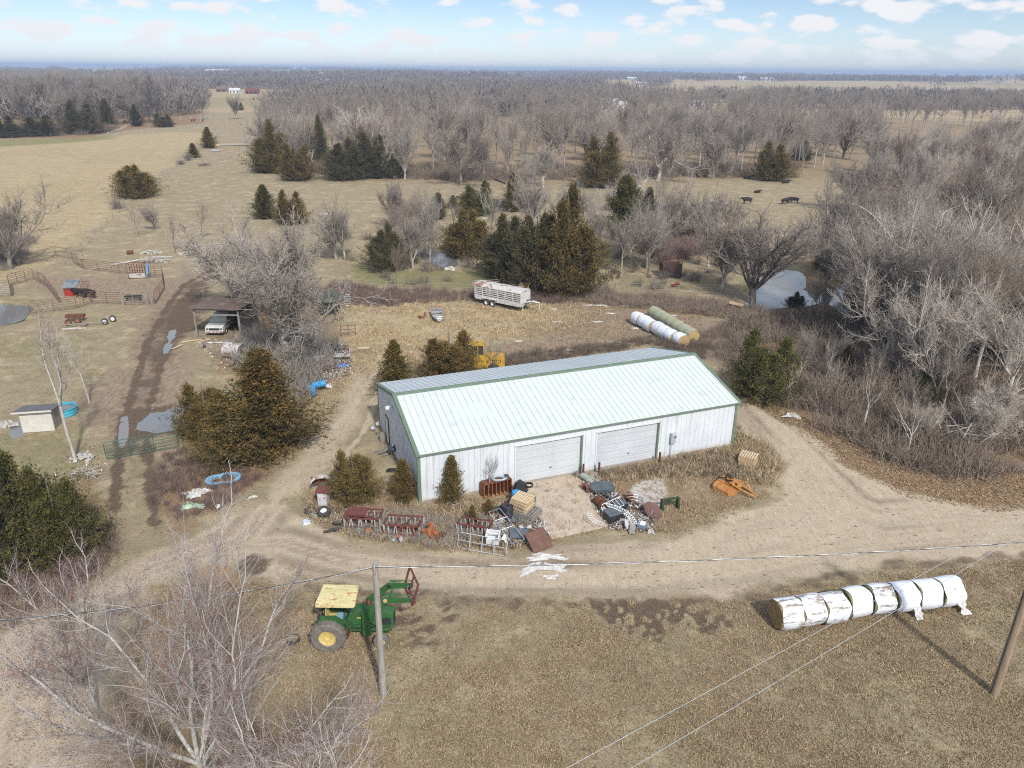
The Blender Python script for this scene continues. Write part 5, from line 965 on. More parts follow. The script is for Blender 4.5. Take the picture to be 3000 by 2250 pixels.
def wire(name, a, b, sag, r, mt, label, twist=False, n=60, group=None):
    a = Vector(a); b = Vector(b); pts = [a+(b-a)*(i/n)-Vector((0, 0, sag*4*(i/n)*(1-i/n))) for i in range(n+1)]
    m_ = MB()
    if twist:
        for k in range(3):
            m2 = 260; pp = []
            for i in range(m2+1):
                t_ = i/m2; q = a+(b-a)*t_-Vector((0, 0, sag*4*t_*(1-t_))); an = t_*(b-a).length*2.6+k*2.094; pp.append(q+Vector((0, math.cos(an)*.018, math.sin(an)*.018)))
            if k: m_.tube(pp, r, 4)
            else: MB().tube(pp, r*.9, 4).build('x', galv); cc = bpy.data.objects['x']; cc.name = 'bare_strand'
        o = m_.build(name, mt); cc.parent = o; return tag(o, label, 'power line', group)
    o = m_.tube(pts, r, 5).build(name, mt); return tag(o, label, 'power line', group)
T1 = Vector((p1.x+dx, p1.y-.1, 6.95))
wire('power_cable', T1, P(3080, 1583, 6.9), .32, .013, blk, 'twisted power cable running right from the grey pole across the road', True)
wire('power_cable', T1, P(-60, 1822, 6.0), .35, .013, blk, 'twisted power cable running left from the grey pole behind the bare maple', True)
wire('overhead_wire', P(1400, 2390, 9.2), P(3300, 1345, 9.2), .15, .009, galv, 'upper left of the two thin wires crossing the front bales', group='thin overhead wires')
wire('overhead_wire', P(1500, 2455, 9.2), P(3300, 1375, 9.2), .15, .009, galv, 'lower right of the two thin wires crossing the front bales', group='thin overhead wires')
# ---------------------------------------------------------------- stock trailer
ta, tb_ = P(1392, 888), P(1532, 917); hd_ = head(ta, tb_); Lt = 6.6
te_ = empty('livestock_trailer', (ta.x, ta.y, 0), hd_, 'white slatted livestock trailer with rusty roof and gooseneck hitch', 'trailer'); te_.scale = (1, 1, 1.13)
Wt = 2.0; b_ = MB(); b_.box((Lt/2, Wt/2, .62), (Lt, Wt, .16)).box((Lt/2, 0.02, .85), (Lt, .05, .35)).box((Lt/2, Wt-.02, .85), (Lt, .05, .35)).box((Lt-.02, Wt/2, 1.35), (.05, Wt, 1.3)).box((.02, Wt/2, 1.0), (.05, Wt, .6)); b_.build('body', whp, te_)
sl = MB()
for s in (0.0, Wt):
    for z in (1.18, 1.38, 1.58, 1.78): sl.box((Lt/2, s, z), (Lt, .04, .10))
    for k in range(7): sl.box((k*Lt/6, s, 1.35), (.09, .07, 1.3))
sl.box((0, Wt/2, 1.6), (.04, Wt, .1)).box((0, Wt/2, 1.38), (.04, Wt, .1)); sl.build('side_slats', whp, te_)
rf = MB(); pr = [(-.03, 1.95), (.10, 2.16), (.35, 2.24), (Wt-.35, 2.24), (Wt-.10, 2.16), (Wt+.03, 1.95), (Wt-.02, 1.93), (Wt/2, 2.14), (.02, 1.93)]; rf.prism(pr, -.05, Lt+.05, 'yz'); rf.build('roof', mat('trailer_roof', (.58, .57, .54), (.50, .48, .45), 2, .5, c3=(.28, .15, .11), t3=(.50, .58), s3=.9), te_)
g_ = MB(); g_.tube([(Lt, .35, 1.0), (Lt+1.1, .8, 1.15), (Lt+2.0, 1.0, 1.1)], .07, 4).tube([(Lt, Wt-.35, 1.0), (Lt+1.1, Wt-.8, 1.15), (Lt+2.0, 1.0, 1.1)], .07, 4).cyl((Lt+2.0, 1.0, 1.15), (Lt+2.0, 1.0, .35), .055).box((Lt+.5, 1.0, 1.0), (.9, .5, .05)).cyl((Lt+.2, .2, 1.0), (Lt+.2, .2, .05), .04); g_.build('gooseneck', whp, te_)
wheel(te_, (Lt+.6, 1.0, 1.12), .34, .2, .18, axis='z', name='spare_tyre')
for x in (1.75, 2.65):
    for s in (-.05, Wt+.05): wheel(te_, (x, s, .36), .36, .22, .20, mr=wht)
MB().box((2.2, -.08, .82), (2.0, .26, .05)).box((2.2, Wt+.08, .82), (2.0, .26, .05)).build('mudguard', whp, te_)
# ---------------------------------------------------------------- aluminium boat
ba, bb = P(1272, 948), P(1298, 893); hd_ = head(P(1305, 948), P(1285, 893)); p = P(1285, 925)
bo = empty('rowing_boat', (P(1288, 948).x, P(1288, 948).y, .05), hd_, 'dented grey flat bottomed boat lying open in the straw', 'boat')
hb = MB(); st_ = [(0, .15, .50, .55), (.6, .45, .80, .5), (1.4, .6, .95, .48), (2.6, .62, 1.0, .48), (3.9, .6, .95, .50)]; vs = []
for x, wb, wt, z in st_: vs += [(x, -wb*.75, 0 if x > .3 else .18), (x, -wt*.7, z), (x, wt*.7, z), (x, wb*.75, 0 if x > .3 else .18)]
fs = [(0, 1, 2, 3)]+[(4*i+a, 4*i+4+a, 4*i+4+b2, 4*i+b2) for i in range(4) for a, b2 in ((0, 1), (2, 3), (3, 0))]+[(16, 17, 18, 19)]
hb.add(vs, fs[1:]+[(0, 3, 2, 1), (16, 17, 18, 19)]); ho = hb.build('hull', galr, bo, smooth=0); so = ho.modifiers.new('thick', 'SOLIDIFY'); so.thickness = .03
MB().tube([vs[4*i+1] for i in range(5)]+[vs[4*i+2] for i in range(4, -1, -1)], .03, 5, True).build('gunwale', galv, bo)
for x in (1.3, 3.2): MB().box((x, 0, .34), (.3, 1.2, .06)).build('bench', galv, bo)
MB().box((.9, -.1, .45), (.55, .7, .05), rz=.5, ry=.15).build('loose_board', wht, bo)
m_ = MB(); m_.cyl((0, 0, 0), (.25, .1, .6), .04).cyl((.25, .1, .4), (-.35, .2, .15), .03).box((.2, .1, .6), (.1, .5, .12), rz=.4, rx=.5).box((-.35, .15, .2), (.4, .08, .3), ry=.5); single('iron_scrap', m_, rust, P(1240, 935), 0, 'rusty iron piece sticking up left of the grey boat', 'scrap')
# ---------------------------------------------------------------- yellow wheel loader behind the barn
lo_p = P(1390, 1098); lo = empty('wheel_loader', (-4.35, 66.3, 0), .03, 'old yellow wheel loader parked behind the barn roof', 'loader'); lo.scale = (.82, .82, .82)
b_ = MB(); b_.prism([(1.9, .9), (1.9, 2.05), (2.3, 2.2), (4.3, 2.15), (4.45, 1.9), (4.45, .9)], -.75, .75).box((1.0, 0, 1.1), (2.2, 1.2, .9)); bd = b_.build('body', yel, lo)
b_ = MB(); b_.box((1.35, 0, 2.0), (1.6, 1.35, .75)); 
for x in (.62, 1.42, 2.08):
    for y in (-.64, .64): b_.box((x, y, 2.9), (.11, .11, 1.15))
b_.box((1.35, 0, 3.52), (1.75, 1.5, .12)); b_.build('cab', yel, lo); MB().box((1.35, 0, 2.9), (1.36, 1.2, 1.1)).build('window', glass, lo)
MB().box((.30, -.55, 2.95), (.06, .5, 1.1), rz=.3).build('door', mat('door_greengrey', (.10, .14, .10)), lo)
for s in (-1, 1):
    a = MB(); a.prism([(.6, 1.6), (.6, 1.9), (-.6, 2.0), (-1.5, 1.3), (-1.4, 1.05), (-.5, 1.6)], s*.55-.08, s*.55+.08); a.build('lift_arm', yel, lo)
b_ = MB(); b_.prism([(-2.3, .35), (-1.5, .25), (-1.25, .6), (-1.3, 1.3), (-1.4, 1.3), (-1.4, .7), (-1.6, .45), (-2.3, .45)], -1.2, 1.2); b_.build('bucket', yel, lo)
for x in (.35, 3.2):
    for y in (-.95, .95): wheel(lo, (x, y, .72), .72, .45, .36, mr=yel)
t_ = MB()
for k, ch in enumerate('FORD'):   # letters on the engine cover
    x0 = 2.45+k*.42; z0 = 1.42; h = .36; w = .26
    S = {'F': [((0, 0), (0, 1)), ((0, 1), (1, 1)), ((0, .5), (.8, .5))], 'O': [((0, 0), (0, 1)), ((0, 1), (1, 1)), ((1, 1), (1, 0)), ((1, 0), (0, 0))], 'R': [((0, 0), (0, 1)), ((0, 1), (1, 1)), ((1, 1), (1, .5)), ((1, .5), (0, .5)), ((.3, .5), (1, 0))], 'D': [((0, 0), (0, 1)), ((0, 1), (.7, 1)), ((.7, 1), (1, .7)), ((1, .7), (1, .3)), ((1, .3), (.7, 0)), ((.7, 0), (0, 0))]}[ch]
    for (a1, b1), (a2, b2) in S: t_.tube([(x0+a1*w, -.765, z0+b1*h), (x0+a2*w, -.765, z0+b2*h)], .028, 4)
t_.build('lettering', blk, bd, smooth=0)
# ---------------------------------------------------------------- pole shed with pickup
sh = empty('pole_shed', (-32.9, 75.2, 0), rad(-2), 'open fronted pole shed with a rusty roof sheltering a white pickup', 'shed')
SW, SD, SH = 4.6, 5.5, 3.4
for x in (0, SW):
    for y in (0, SD): MB().cyl((x, y, -.2), (x+.05, y, SH-(.5 if y else 0)), .11, n=7).build('post', woodg, sh)
b_ = MB()
b_.box((SW/2, 0, SH-.15), (SW, .12, .25)); b_.build('beam', woodg, sh); MB().box((SW/2, .02, SH-.75), (SW, .08, .14)).build('rail', woodg, sh)
m_ = MB(); m_.add([(-.4, -.5, SH+.05), (SW+.4, -.5, SH+.05), (SW+.4, SD+.3, SH-.45), (-.4, SD+.3, SH-.45), (-.4, -.5, SH-.0), (SW+.4, -.5, SH-.0), (SW+.4, SD+.3, SH-.5), (-.4, SD+.3, SH-.5)], [(0, 1, 2, 3), (7, 6, 5, 4), (0, 4, 5, 1), (1, 5, 6, 2), (2, 6, 7, 3), (3, 7, 4, 0)])
k_ = -.3
while k_ < SW+.3: m_.prism([(k_-.04, 0), (k_, .04), (k_+.04, 0)], 0, .001, 'xz') if 0 else None; k_ += .5
m_.build('roof', mat('rusted_tin', (.17, .12, .095), (.12, .085, .07), 2, .8, c3=(.26, .25, .24), t3=(.55, .65), s3=1), sh, smooth=0)
b_ = MB(); b_.box((SW/2, SD, 1.5), (SW, .06, 3.0)).box((SW, SD/2, 1.6), (.06, SD, 3.0)); b_.build('wall', mat('dark_boards', (.10, .085, .07), (.06, .05, .045), 4, .9), sh)
pk = empty('pickup_truck', (-31.35, 76.1, 0), rad(92), 'white old pickup truck parked nose out in the pole shed', 'pickup truck')
b_ = MB(); b_.prism([(-.1, .45), (-.12, .95), (.15, 1.08), (1.5, 1.12), (1.52, .45)], -.92, .92).box((3.3, 0, .85), (3.4, 1.85, .75)); bd = b_.build('body', mat('truck_white', (.62, .63, .58), (.55, .56, .52), 2, .35, bump=0), pk)
b_ = MB(); b_.prism([(1.45, 1.1), (1.95, 1.72), (3.1, 1.74), (3.25, 1.1)], -.80, .80); b_.build('cab', MATS['truck_white'], pk)
MB().add([(1.52, -.70, 1.16), (1.52, .70, 1.16), (1.90, .66, 1.63), (1.90, -.66, 1.63)], [(0, 1, 2, 3)]).box((2.5, 0, 1.42), (1.0, 1.63, .38)).build('window', glass, pk)
b_ = MB(); b_.box((-.13, 0, .80), (.04, 1.1, .22)); b_.build('grille', blk, bd); MB().box((-.2, 0, .5), (.12, 1.85, .16)).build('bumper', galr, bd)
for s in (-1, 1): MB().cyl((-.15, s*.72, .82), (-.10, s*.72, .82), .1).build('headlight', glass, bd)
for x in (.75, 4.0):
    for s in (-.85, .85): wheel(pk, (x, s, .36), .36, .22, .19)
for s in (-1, 1): MB().box((1.75, s*1.0, 1.2), (.08, .2, .16)).build('mirror', galv, pk)
# ---------------------------------------------------------------- covered wagon
wg = empty('grain_wagon', (P(975, 926).x-.5, P(975, 926).y, 0), rad(4), 'dark olive wagon with a peaked cover, parked under the huge pale tree', 'wagon')
b_ = MB(); b_.prism([(-.7, .9), (-1.3, 1.7), (1.3, 1.7), (.7, .9)], 0, 2.6); b_.box((0, 1.3, .7), (.8, 2.8, .2)); b_.build('box', olive, wg)
m_ = MB(); m_.add([(-1.45, -.15, 1.75), (1.45, -.15, 1.75), (1.45, 2.8, 1.75), (-1.45, 2.8, 1.75), (0, -.2, 2.15), (0, 2.4, 2.55), (0, -.5, 1.7)], [(0, 6, 4), (6, 1, 4), (0, 4, 5, 3), (4, 1, 2, 5), (3, 5, 2), (0, 3, 2, 1, 6)]); cv_ = m_.build('cover', olive, wg, smooth=0)
for s in (-1, 1): MB().box((s*.72, .95, 2.24), (.62, .26, .03), ry=s*.27).build('hatch', blk, cv_)
MB().tube([(0, -.2, 2.17), (0, 2.4, 2.57)], .03, 5).build('ridge_bar', olive, cv_)
for x in (-.75, .75):
    for y in (.3, 2.2): wheel(wg, (x, y, .36), .36, .2, .2, axis='x')
# ---------------------------------------------------------------- left yard: little shed, tanks, gates
sp0 = P(68, 1268); hs = empty('small_shed', (sp0.x, sp0.y, 0), head(P(68, 1268), P(152, 1262)), 'small white plank shed with grey shingle roof beside the turquoise tank', 'shed')
b_ = MB(); b_.prism([(0, 0), (1.75, 0), (1.75, 1.55), (0, 1.95)][:0] or [(0, 0), (1.7, 0), (1.7, 1.45), (0, 1.75)], 0, 2.25, 'yz'); b_.build('wall', shedw, hs, smooth=0)
MB().box((2.262, .85, .75), (.02, 1.5, 1.35)).build('end_boards', woodg, hs)
m_ = MB(); m_.add([(-.35, -.30, 1.86), (2.45, -.30, 1.86), (2.45, 2.0, 1.46), (-.35, 2.0, 1.46), (-.35, -.30, 1.74), (2.45, -.30, 1.74), (2.45, 2.0, 1.36), (-.35, 2.0, 1.36)], [(0, 1, 2, 3), (7, 6, 5, 4), (0, 4, 5, 1), (1, 5, 6, 2), (2, 6, 7, 3), (3, 7, 4, 0)]); ro = m_.build('roof', shing, hs, smooth=0)
MB().box((1.05, -.325, 1.80), (2.8, .04, .13)).build('fascia', shedw, ro)
def tub(name, p, R, H, mo, mi, label, cat, rz=0, rx=0, ry=0, zz=0, wall=.05, taper=1.0, ribs=3):
    e = empty(name, (p.x, p.y, p.z+zz), rz, label, cat, rx=rx, ry=ry); m_ = MB(); pr = [(0, 0), (R*taper, 0)]
    for k in range(ribs): pr += [(R*(taper+(1-taper)*(k+.3)/ribs), H*(k+.3)/ribs), (R*(taper+(1-taper)*(k+.5)/ribs)+.025, H*(k+.5)/ribs), (R*(taper+(1-taper)*(k+.7)/ribs), H*(k+.7)/ribs)]
    pr += [(R, H-.05), (R+.05, H-.03), (R+.05, H), (R-wall, H), (R-wall, .06), (0, .06)]; m_.lathe(pr, n=32).build('shell', mo, e)
    if mi: MB().lathe([(0, H*.72), (R-wall-.01, H*.72)], n=32).build('water', mi, e)
    return e
tub('stock_tank', P(188, 1212), .98, .62, teal, wm, 'round turquoise stock tank of water right of the small shed', 'stock tank')
def pipegate(name, a, b, z0, z1, rails, ups, r, mt, label, cat='gate', group=None, lean=0, e=None):
    a = Vector(a); b = Vector(b); L = (b-a).length; e = e or empty(name, (a.x, a.y, a.z if abs(a.z) > .001 else 0), head(a, b), label, cat, group, rx=lean)
    c = .12; m_ = MB().tube([(c, 0, z0), (0, 0, z0+c), (0, 0, z1-c), (c, 0, z1), (L-c, 0, z1), (L, 0, z1-c), (L, 0, z0+c), (L-c, 0, z0)], r, 6, True); m_.build('frame', mt, e); m_ = MB()
    for k in range(1, rails): z = z0+(z1-z0)*k/rails; m_.cyl((0, 0, z), (L, 0, z), r*.8, n=6)
    m_.build('rails', mt, e); m_ = MB()
    for k in range(1, ups): x = L*k/ups; m_.box((x, -.01, (z0+z1)/2), (.06, .03, z1-z0))
    if ups > 1: m_.build('uprights', mt, e)
    return e
pipegate('farm_gate', P(313, 1349), P(523, 1312), .12, 1.42, 5, 3, .03, gateg, 'dark green tube gate across the muddy left track')
pipegate('farm_gate', P(537, 1284), P(560, 1276), .12, 1.4, 5, 1, .03, gateg, 'short stub of dark green gate half hidden by the olive cedar')
# galvanized tank on its side, mint trough, blue barrels
e = empty('metal_tank', (P(665, 1045).x, P(665, 1045).y, .78), rad(-18), 'galvanized metal tank lying on its side left of the rusty clump', 'tank')
MB().lathe([(0, 0), (.72, 0), (.76, .03), (.74, .5), (.77, .53), (.74, .58), (.74, 1.3), (.78, 1.9), (.73, 1.9), (.70, 1.0), (.70, .1), (0, .1)], axis='x', n=28).build('shell', galr, e)
e = tub('round_trough', P(655, 1185), .95, .7, mint, None, 'pale mint green upturned trough behind the olive cedar', 'trough', rx=rad(150), ry=rad(14), zz=1.35)
def barrel(name, p, label, mt, tilt=0, rz=0, H=.9, R=.29, z=0, lid=None, cat='barrel', group=None, parts=True):
    e = empty(name, (p.x, p.y, z), rz, label, cat, group, ry=tilt); MB().lathe([(0, .02), (R*.92, 0), (R, .04), (R, H*.3), (R+.02, H*.33), (R, H*.36), (R, H*.63), (R+.02, H*.66), (R, H*.69), (R, H-.04), (R*.92, H), (R*.88, H-.03), (0, H-.03)], n=22).build('body', mt, e)
    MB().cyl((R*.5, 0, H-.03), (R*.5, 0, H+.01), .035, n=8).build('bung', lid or mt, e); return e
barrel('plastic_barrel', P(917, 1160), 'blue barrel standing left of the fallen one near the rusty clump', blue, H=.95)
barrel('plastic_barrel', P(918, 1148), 'blue barrel lying on its side with a white bucket at its end', blue, tilt=rad(84), rz=.25, z=.62, H=1.1)
tub('bucket', P(958, 1140), .2, .36, wht, None, 'white bucket at the end of the fallen blue barrel', 'bucket', ry=rad(80), zz=.25, ribs=1, taper=.85)
# ---------------------------------------------------------------- kiddie tub with steering wheel
p = P(655, 1412); e = empty('plastic_pond', (p.x, p.y, .18), rad(12), 'faded blue kidney shaped plastic pond lying in the weeds', 'pond liner', ry=rad(-3), rx=rad(6))
def kid(t_, s=1.0): 
    r_ = 1.0+.16*math.cos(2*t_)-.20*math.exp(-((t_-2.0)/.42)**2)-.10*math.exp(-((t_-4.6)/.5)**2); return (1.02*r_*math.cos(t_)*s, .74*r_*math.sin(t_)*s)
n = 48; m_ = MB(); vs = []; prf = [(1.0, .0), (1.0, .16), (.93, .20), (.84, .18), (.78, -.02), (.70, -.08)]
for s, z in prf: vs += [(*kid(2*math.pi*i/n, s), z) for i in range(n)]
m_.add(vs, [(k*n+i, k*n+(i+1) % n, (k+1)*n+(i+1) % n, (k+1)*n+i) for k in range(len(prf)-1) for i in range(n)]); m_.build('rim', blued, e)
MB().add([(*kid(2*math.pi*i/n, .70), -.08) for i in range(n)], [tuple(range(n))]).build('leaf_litter', hay, e)
m_ = MB().tube([(.15+.22*math.cos(a*.4488), .06+.30*math.sin(a*.4488), .18) for a in range(14)], .03, 5, True)
for a in (.3, 1.9, 3.4, 5): m_.tube([(.15, .06, .16), (.15+.22*math.cos(a), .06+.30*math.sin(a), .18)], .025, 5)
o = m_.build('plastic_grate', blk); o.parent = None; o.location = (p.x, p.y, .2); tag(o, 'black spoked plastic ring lying inside the faded blue pond', 'grate')
# crumpled film
def film(p, sx, sy, label, k, z=.10, mt=None, name='plastic_sheet', cat='plastic sheet', rz=0, group=None):
    r = np.random.default_rng(k); n = 13; vs = []
    for j in range(n):
        for i in range(n):
            u, v = i/(n-1)*2-1, j/(n-1)*2-1; d = max(abs(u), abs(v)); a = math.atan2(v, u); w = .72+.22*math.sin(3*a+k)+.14*math.sin(5*a+2.3*k)+.08*math.sin(9*a+k); 
            zz = z*(.25+min(abs(r.normal()), 1.6)*.6)*(1-.85*d**2)+.01; vs.append((u*sx*w+.03*r.normal()*sx, v*sy*w+.03*r.normal()*sy, max(zz, .012)))
    m_ = MB(); m_.add(vs, [(j*n+i, j*n+i+1, (j+1)*n+i+1, (j+1)*n+i) for j in range(n-1) for i in range(n-1)]); o = m_.build(name, mt or scrapw, smooth=0); q = ground_z(p.x, p.y); o.location = (p.x, p.y, q); o.rotation_euler = (0, 0, rz); return tag(o, label, cat, group)
film(P(578, 1452), .95, .5, 'crumpled bright white plastic in the reddish brush', 1, .45, rz=.5); film(P(565, 1485), .9, .45, 'pale green plastic sheet under the white plastic', 2, .18, mat('pale_green_film', (.42, .55, .42), (.33, .44, .33), 4, .6))
wheelthing = lambda nm_, p, R, w, rim, lb, tilt, rz, z, mt=None, mr=None: wheel(empty(nm_, (p.x, p.y, z), rz, lb, 'tyre', rx=tilt), (0, 0, 0), R, w, rim, axis='z', mt=mt, mr=mr, name='tread')
wheelthing('old_wheel', P(640, 1490), .22, .16, .17, 'small white wheel rim lying in the brush right of the white plastic', .5, 0, .14, rub, wht)
film(P(2320, 1224), .78, .36, 'pale boulder like lump beside the track right of the barn', 3, .38, stone, 'boulder', 'rock', rz=-.35)
film(P(740, 1458), .42, .16, 'flat pale stone at the end of the double wheel track', 4, .14, stone, 'boulder', 'rock', rz=.7)
m_ = MB().cyl((0, 0, .08), (2.6, 0, .12), .05, n=6); o = m_.build('iron_pipe', rusto); o.location = (*P(685, 1443)[:2], 0); o.rotation_euler = (0, 0, head(P(685, 1443), P(752, 1396))); tag(o, 'long rusty pipe on the ground right of the faded blue pond', 'pipe')
for i, (x, y, sx, sy, lb) in enumerate(((1745, 896, 1.6, .45, 'long strip of white plastic, largest in the yard behind the barn'), (1838, 898, .9, .35, 'white plastic strip left of the bale rows'), (1790, 920, .8, .25, 'thin white plastic curl left of the bale rows'), (1750, 943, .7, .25, 'white plastic strip nearest the trailer end of the yard'), (1635, 943, .8, .25, 'flat white plastic right below the trailer hitch'), (1865, 962, .7, .4, 'dirty white plastic next to the far white bale'),
    (1810, 1003, 1.3, .28, 'white plastic strip just behind the barn ridge'), (1937, 1002, .8, .4, 'white plastic beside the middle of the white bales'), (1680, 1027, .9, .35, 'white plastic behind the barn roof near the loader'), (1998, 898, .6, .35, 'white plastic patch beyond the green bales'), (2060, 902, .8, .3, 'white plastic patch left of the scrap crate'), (1955, 925, 1.3, .3, 'white plastic strip beside the green bales'), (2042, 877, .5, .15, 'small white plastic bit by the brush'), (1985, 942, .8, .3, 'torn white plastic at the near end of the green bales'), (1622, 907, .5, .2, 'little white plastic scrap under the trailer hitch'), (1520, 1000, .5, .2, 'small white plastic scrap right of the loader'))):
    film(P(x, y), sx, sy, lb, 10+i, .10, rz=.2*math.sin(i*3), group='white plastic scraps in the back yard')
for i, (x, y, sx, sy, lb) in enumerate(((1600, 1630, 1.3, .45, 'large crumpled white plastic at the road edge below the rusty plate'), (1570, 1662, 1.2, .5, 'white plastic flattened into the road below the scrap heap'), (1625, 1660, .9, .4, 'white plastic on the road right of the flattened piece'), (1610, 1690, .5, .25, 'small white plastic on the road nearest the cable'), (1640, 1560, .5, .35, 'white plastic scrap at the apron edge'))):
    film(P(x, y), sx, sy, lb, 40+i, .10, rz=.4*math.sin(i*2), group='white plastic pieces on the road')
# ---------------------------------------------------------------- scrap in front of the barn
def pallet(p, z, rz, label, mt, group=None, rx=0, ry=0, s=1.0):
    e = empty('pallet', (p[0], p[1], z), rz, label, 'pallet', group, rx=rx, ry=ry); m_ = MB()
    for k in range(7): m_.box((-.52+k*.173, 0, .135), (.115, 1.05, .02))
    m_.build('deck', mt, e); m_ = MB()
    for y in (-.5, 0, .5): m_.box((0, y, .075), (1.16, .045, .095))
    for k in range(4): m_.box((-.5+k*.333, 0, .014), (.10, 1.05, .018))
    m_.build('stringers', wood if mt is woodl else mt, e); e.scale = (s, s, s); return e
pp = P(1532, 1515)
ords = ['lowest', 'second lowest', 'third', 'fourth', 'fifth', 'topmost']
pallet((pp.x+.25, pp.y, 0), .02, rad(-32), 'grey weathered pallet at the bottom of the stack in the scrap heap', woodg, 'pallets in the heap', s=1.25); pallet((pp.x+.3, pp.y+.05, 0), .22, rad(-28), 'second grey weathered pallet in the scrap heap stack', woodg, 'pallets in the heap', s=1.25)
pallet((pp.x+.25, pp.y, 0), .42, rad(-30), 'third grey weathered pallet, just under the fresh ones in the scrap heap', woodg, 'pallets in the heap', s=1.2)
for k in range(5): pallet((pp.x-.05+.05*math.sin(k*2.1), pp.y+.1+.04*math.cos(k), 0), .64+k*.165, rad(-34+4*math.sin(k*1.9)), 'fresh wooden pallet in the scrap heap stack, '+('lowest of the fresh ones', 'second of the fresh ones', 'third of the fresh ones', 'fourth of the fresh ones', 'topmost, full of sun')[k], woodl, 'pallets in the heap', rx=.03, ry=.05)
pq = P(2190, 1362)
for k in range(5): pallet((pq.x+.03*math.sin(k*2), pq.y+.02*k, 0), .08+k*.145, rad(-30+2*math.sin(k)), 'pallet stacked in the dry weeds right of the barn, '+('bottom one', 'second from below', 'middle one', 'second from the top', 'pale top one')[k], woodl if k == 4 else wood, 'pallets right of the barn', s=1.0)
def feeder(p, hd_, L, Wd, H, label, lid=0, k=0):
    """rusty hay rack: rectangular frame on slanting metal strips"""
    e = empty('hay_rack', (p.x, p.y, 0), hd_, label, 'hay rack', 'rusty hay racks in front of the barn'); r = np.random.default_rng(k); m_ = MB()
    for y in (0, Wd): m_.box((L/2, y, H), (L, .07, .08)).box((L/2, y, .25), (L, .05, .05))
    for x in (0, L): m_.box((x, Wd/2, H), (.07, Wd, .08))
    for x in (L*.33, L*.66): m_.box((x, Wd/2, H), (.05, Wd, .06))
    m_.build('top_frame', rustr, e); m_ = MB()
    for y in (0, Wd):
        n_ = 9
        for i in range(n_): x = L*i/(n_-1); tw_ = r.uniform(-.16, .16); m_.box((x+tw_/2, y+.02, H/2), (.075, .025, H-.02), ry=tw_/H)
    for i in range(4): y = Wd*i/3; m_.box((0, y, H/2), (.025, .075, H)).box((L, y, H/2), (.025, .075, H))
    m_.build('strips', galr, e); m_ = MB(); 
    for i in range(5): m_.box((L*.2+i*L*.15, Wd/2+r.uniform(-.2, .2), H*.45), (.9, .04, .25), rz=r.uniform(-1, 1), rx=r.uniform(-.5, .5))
    m_.build('trough', rust, e)
    if lid: m_ = MB(); m_.box((L*.3, Wd*.55, H+.12), (L*.62, Wd*.75, .03), ry=-.05, rx=.1).box((L*.3, Wd*.55-.35, H+.06), (L*.62, .05, .15)); m_.build('sheet_lid', rustr, e)
    return e
feeder(P(1010, 1552), head(P(1010, 1552), P(1110, 1556)), 2.2, 1.1, .85, 'rusty hay rack with a red sheet on top, leftmost of the three', 1, 1); feeder(P(1128, 1572), head(P(1128, 1572), P(1228, 1578)), 2.15, 1.1, .85, 'rusty open hay rack, middle of the three, with leaning white strips', 0, 2)
feeder(P(1343, 1568), head(P(1343, 1568), P(1438, 1580)), 2.0, .8, .8, 'rusty hay rack behind the pipe gate, rightmost of the three', 0, 3)
# shelf against the wall, hose and cap on it
p = P(1420, 1462); e = empty('metal_shelf', (p.x, p.y, 0), head(P(1420, 1462), P(1506, 1440)), 'rust red metal rack lying on its side against the barn wall', 'shelf')
m_ = MB().box((1.0, .32, 1.02), (2.0, .66, .05)).box((1.0, .64, .5), (2.0, .04, 1.0)); m_.build('back_panel', rust, e); m_ = MB()
for k in range(8): m_.box((k*2.0/7, .32, .5), (.04, .64, .98))
m_.box((1.0, .0, .04), (2.0, .05, .06)); m_.build('shelves', rusto, e)
s0 = e.matrix_basis.copy(); rnd = random.Random(4); m_ = MB()
for k in range(9):
    rr = .26+.06*rnd.random(); ox, oy = rnd.uniform(-.1, .1), rnd.uniform(-.05, .05); m_.tube([(ox+rr*1.5*math.cos(a*.3927), oy+rr*math.sin(a*.3927), .02+.012*k) for a in range(16)], .014, 5, True)
hp = Vector((p.x, p.y, 0))+Matrix.Rotation(e.rotation_euler.z, 3, 'Z') @ Vector((1.22, .3, 1.05)); single('garden_hose', m_, mat('hose_blue', (.45, .58, .66), (.38, .50, .58)), hp, .2, 'coil of pale blue hose on top of the rust red rack', 'hose')
hp2 = Vector((p.x, p.y, 0))+Matrix.Rotation(e.rotation_euler.z, 3, 'Z') @ Vector((1.78, .38, 1.05)); single('plastic_pot', MB().lathe([(0, 0), (.14, 0), (.16, .1), (.13, .14), (0, .15)]), blk, hp2, 0, 'black plastic pot at the right end of the rust red rack', 'pot')
barrel('plastic_barrel', P(1512, 1478), 'bright blue barrel standing in front of the black tubs by the first door', blue, H=.98)
# black tubs and rolls
e = empty('black_seat_shell', (P(1520, 1462).x+.1, P(1520, 1462).y+.2, 0), .6, 'black plastic shell standing behind the bright blue barrel', 'shell'); m_ = MB(); m_.prism([(-.45, 0), (-.5, .8), (-.35, 1.2), (.05, 1.32), (.4, 1.0), (.5, .4), (.35, 0)], -.14, .14); m_.build('panel', blk, e); MB().lathe([(.24, 0), (.30, .02), (.28, .16), (.22, .12)], (.62, -.1, .72), 'z').build('loop', blk, e)
def coil(p, R, H, label, z=0):
    e = empty('rolled_mat', (p.x, p.y, z), 0, label, 'roll'); m_ = MB()
    for k in range(int(H/.09)): m_.lathe([(R*.3, 0), (R, 0), (R+.02, .04), (R, .08), (R*.3, .08)], (0, 0, k*.09), n=20)
    m_.build('roll', blk, e); return e
coil(P(1487, 1520), .34, 1.0, 'tall black ribbed roll left of the fresh pallets'); 
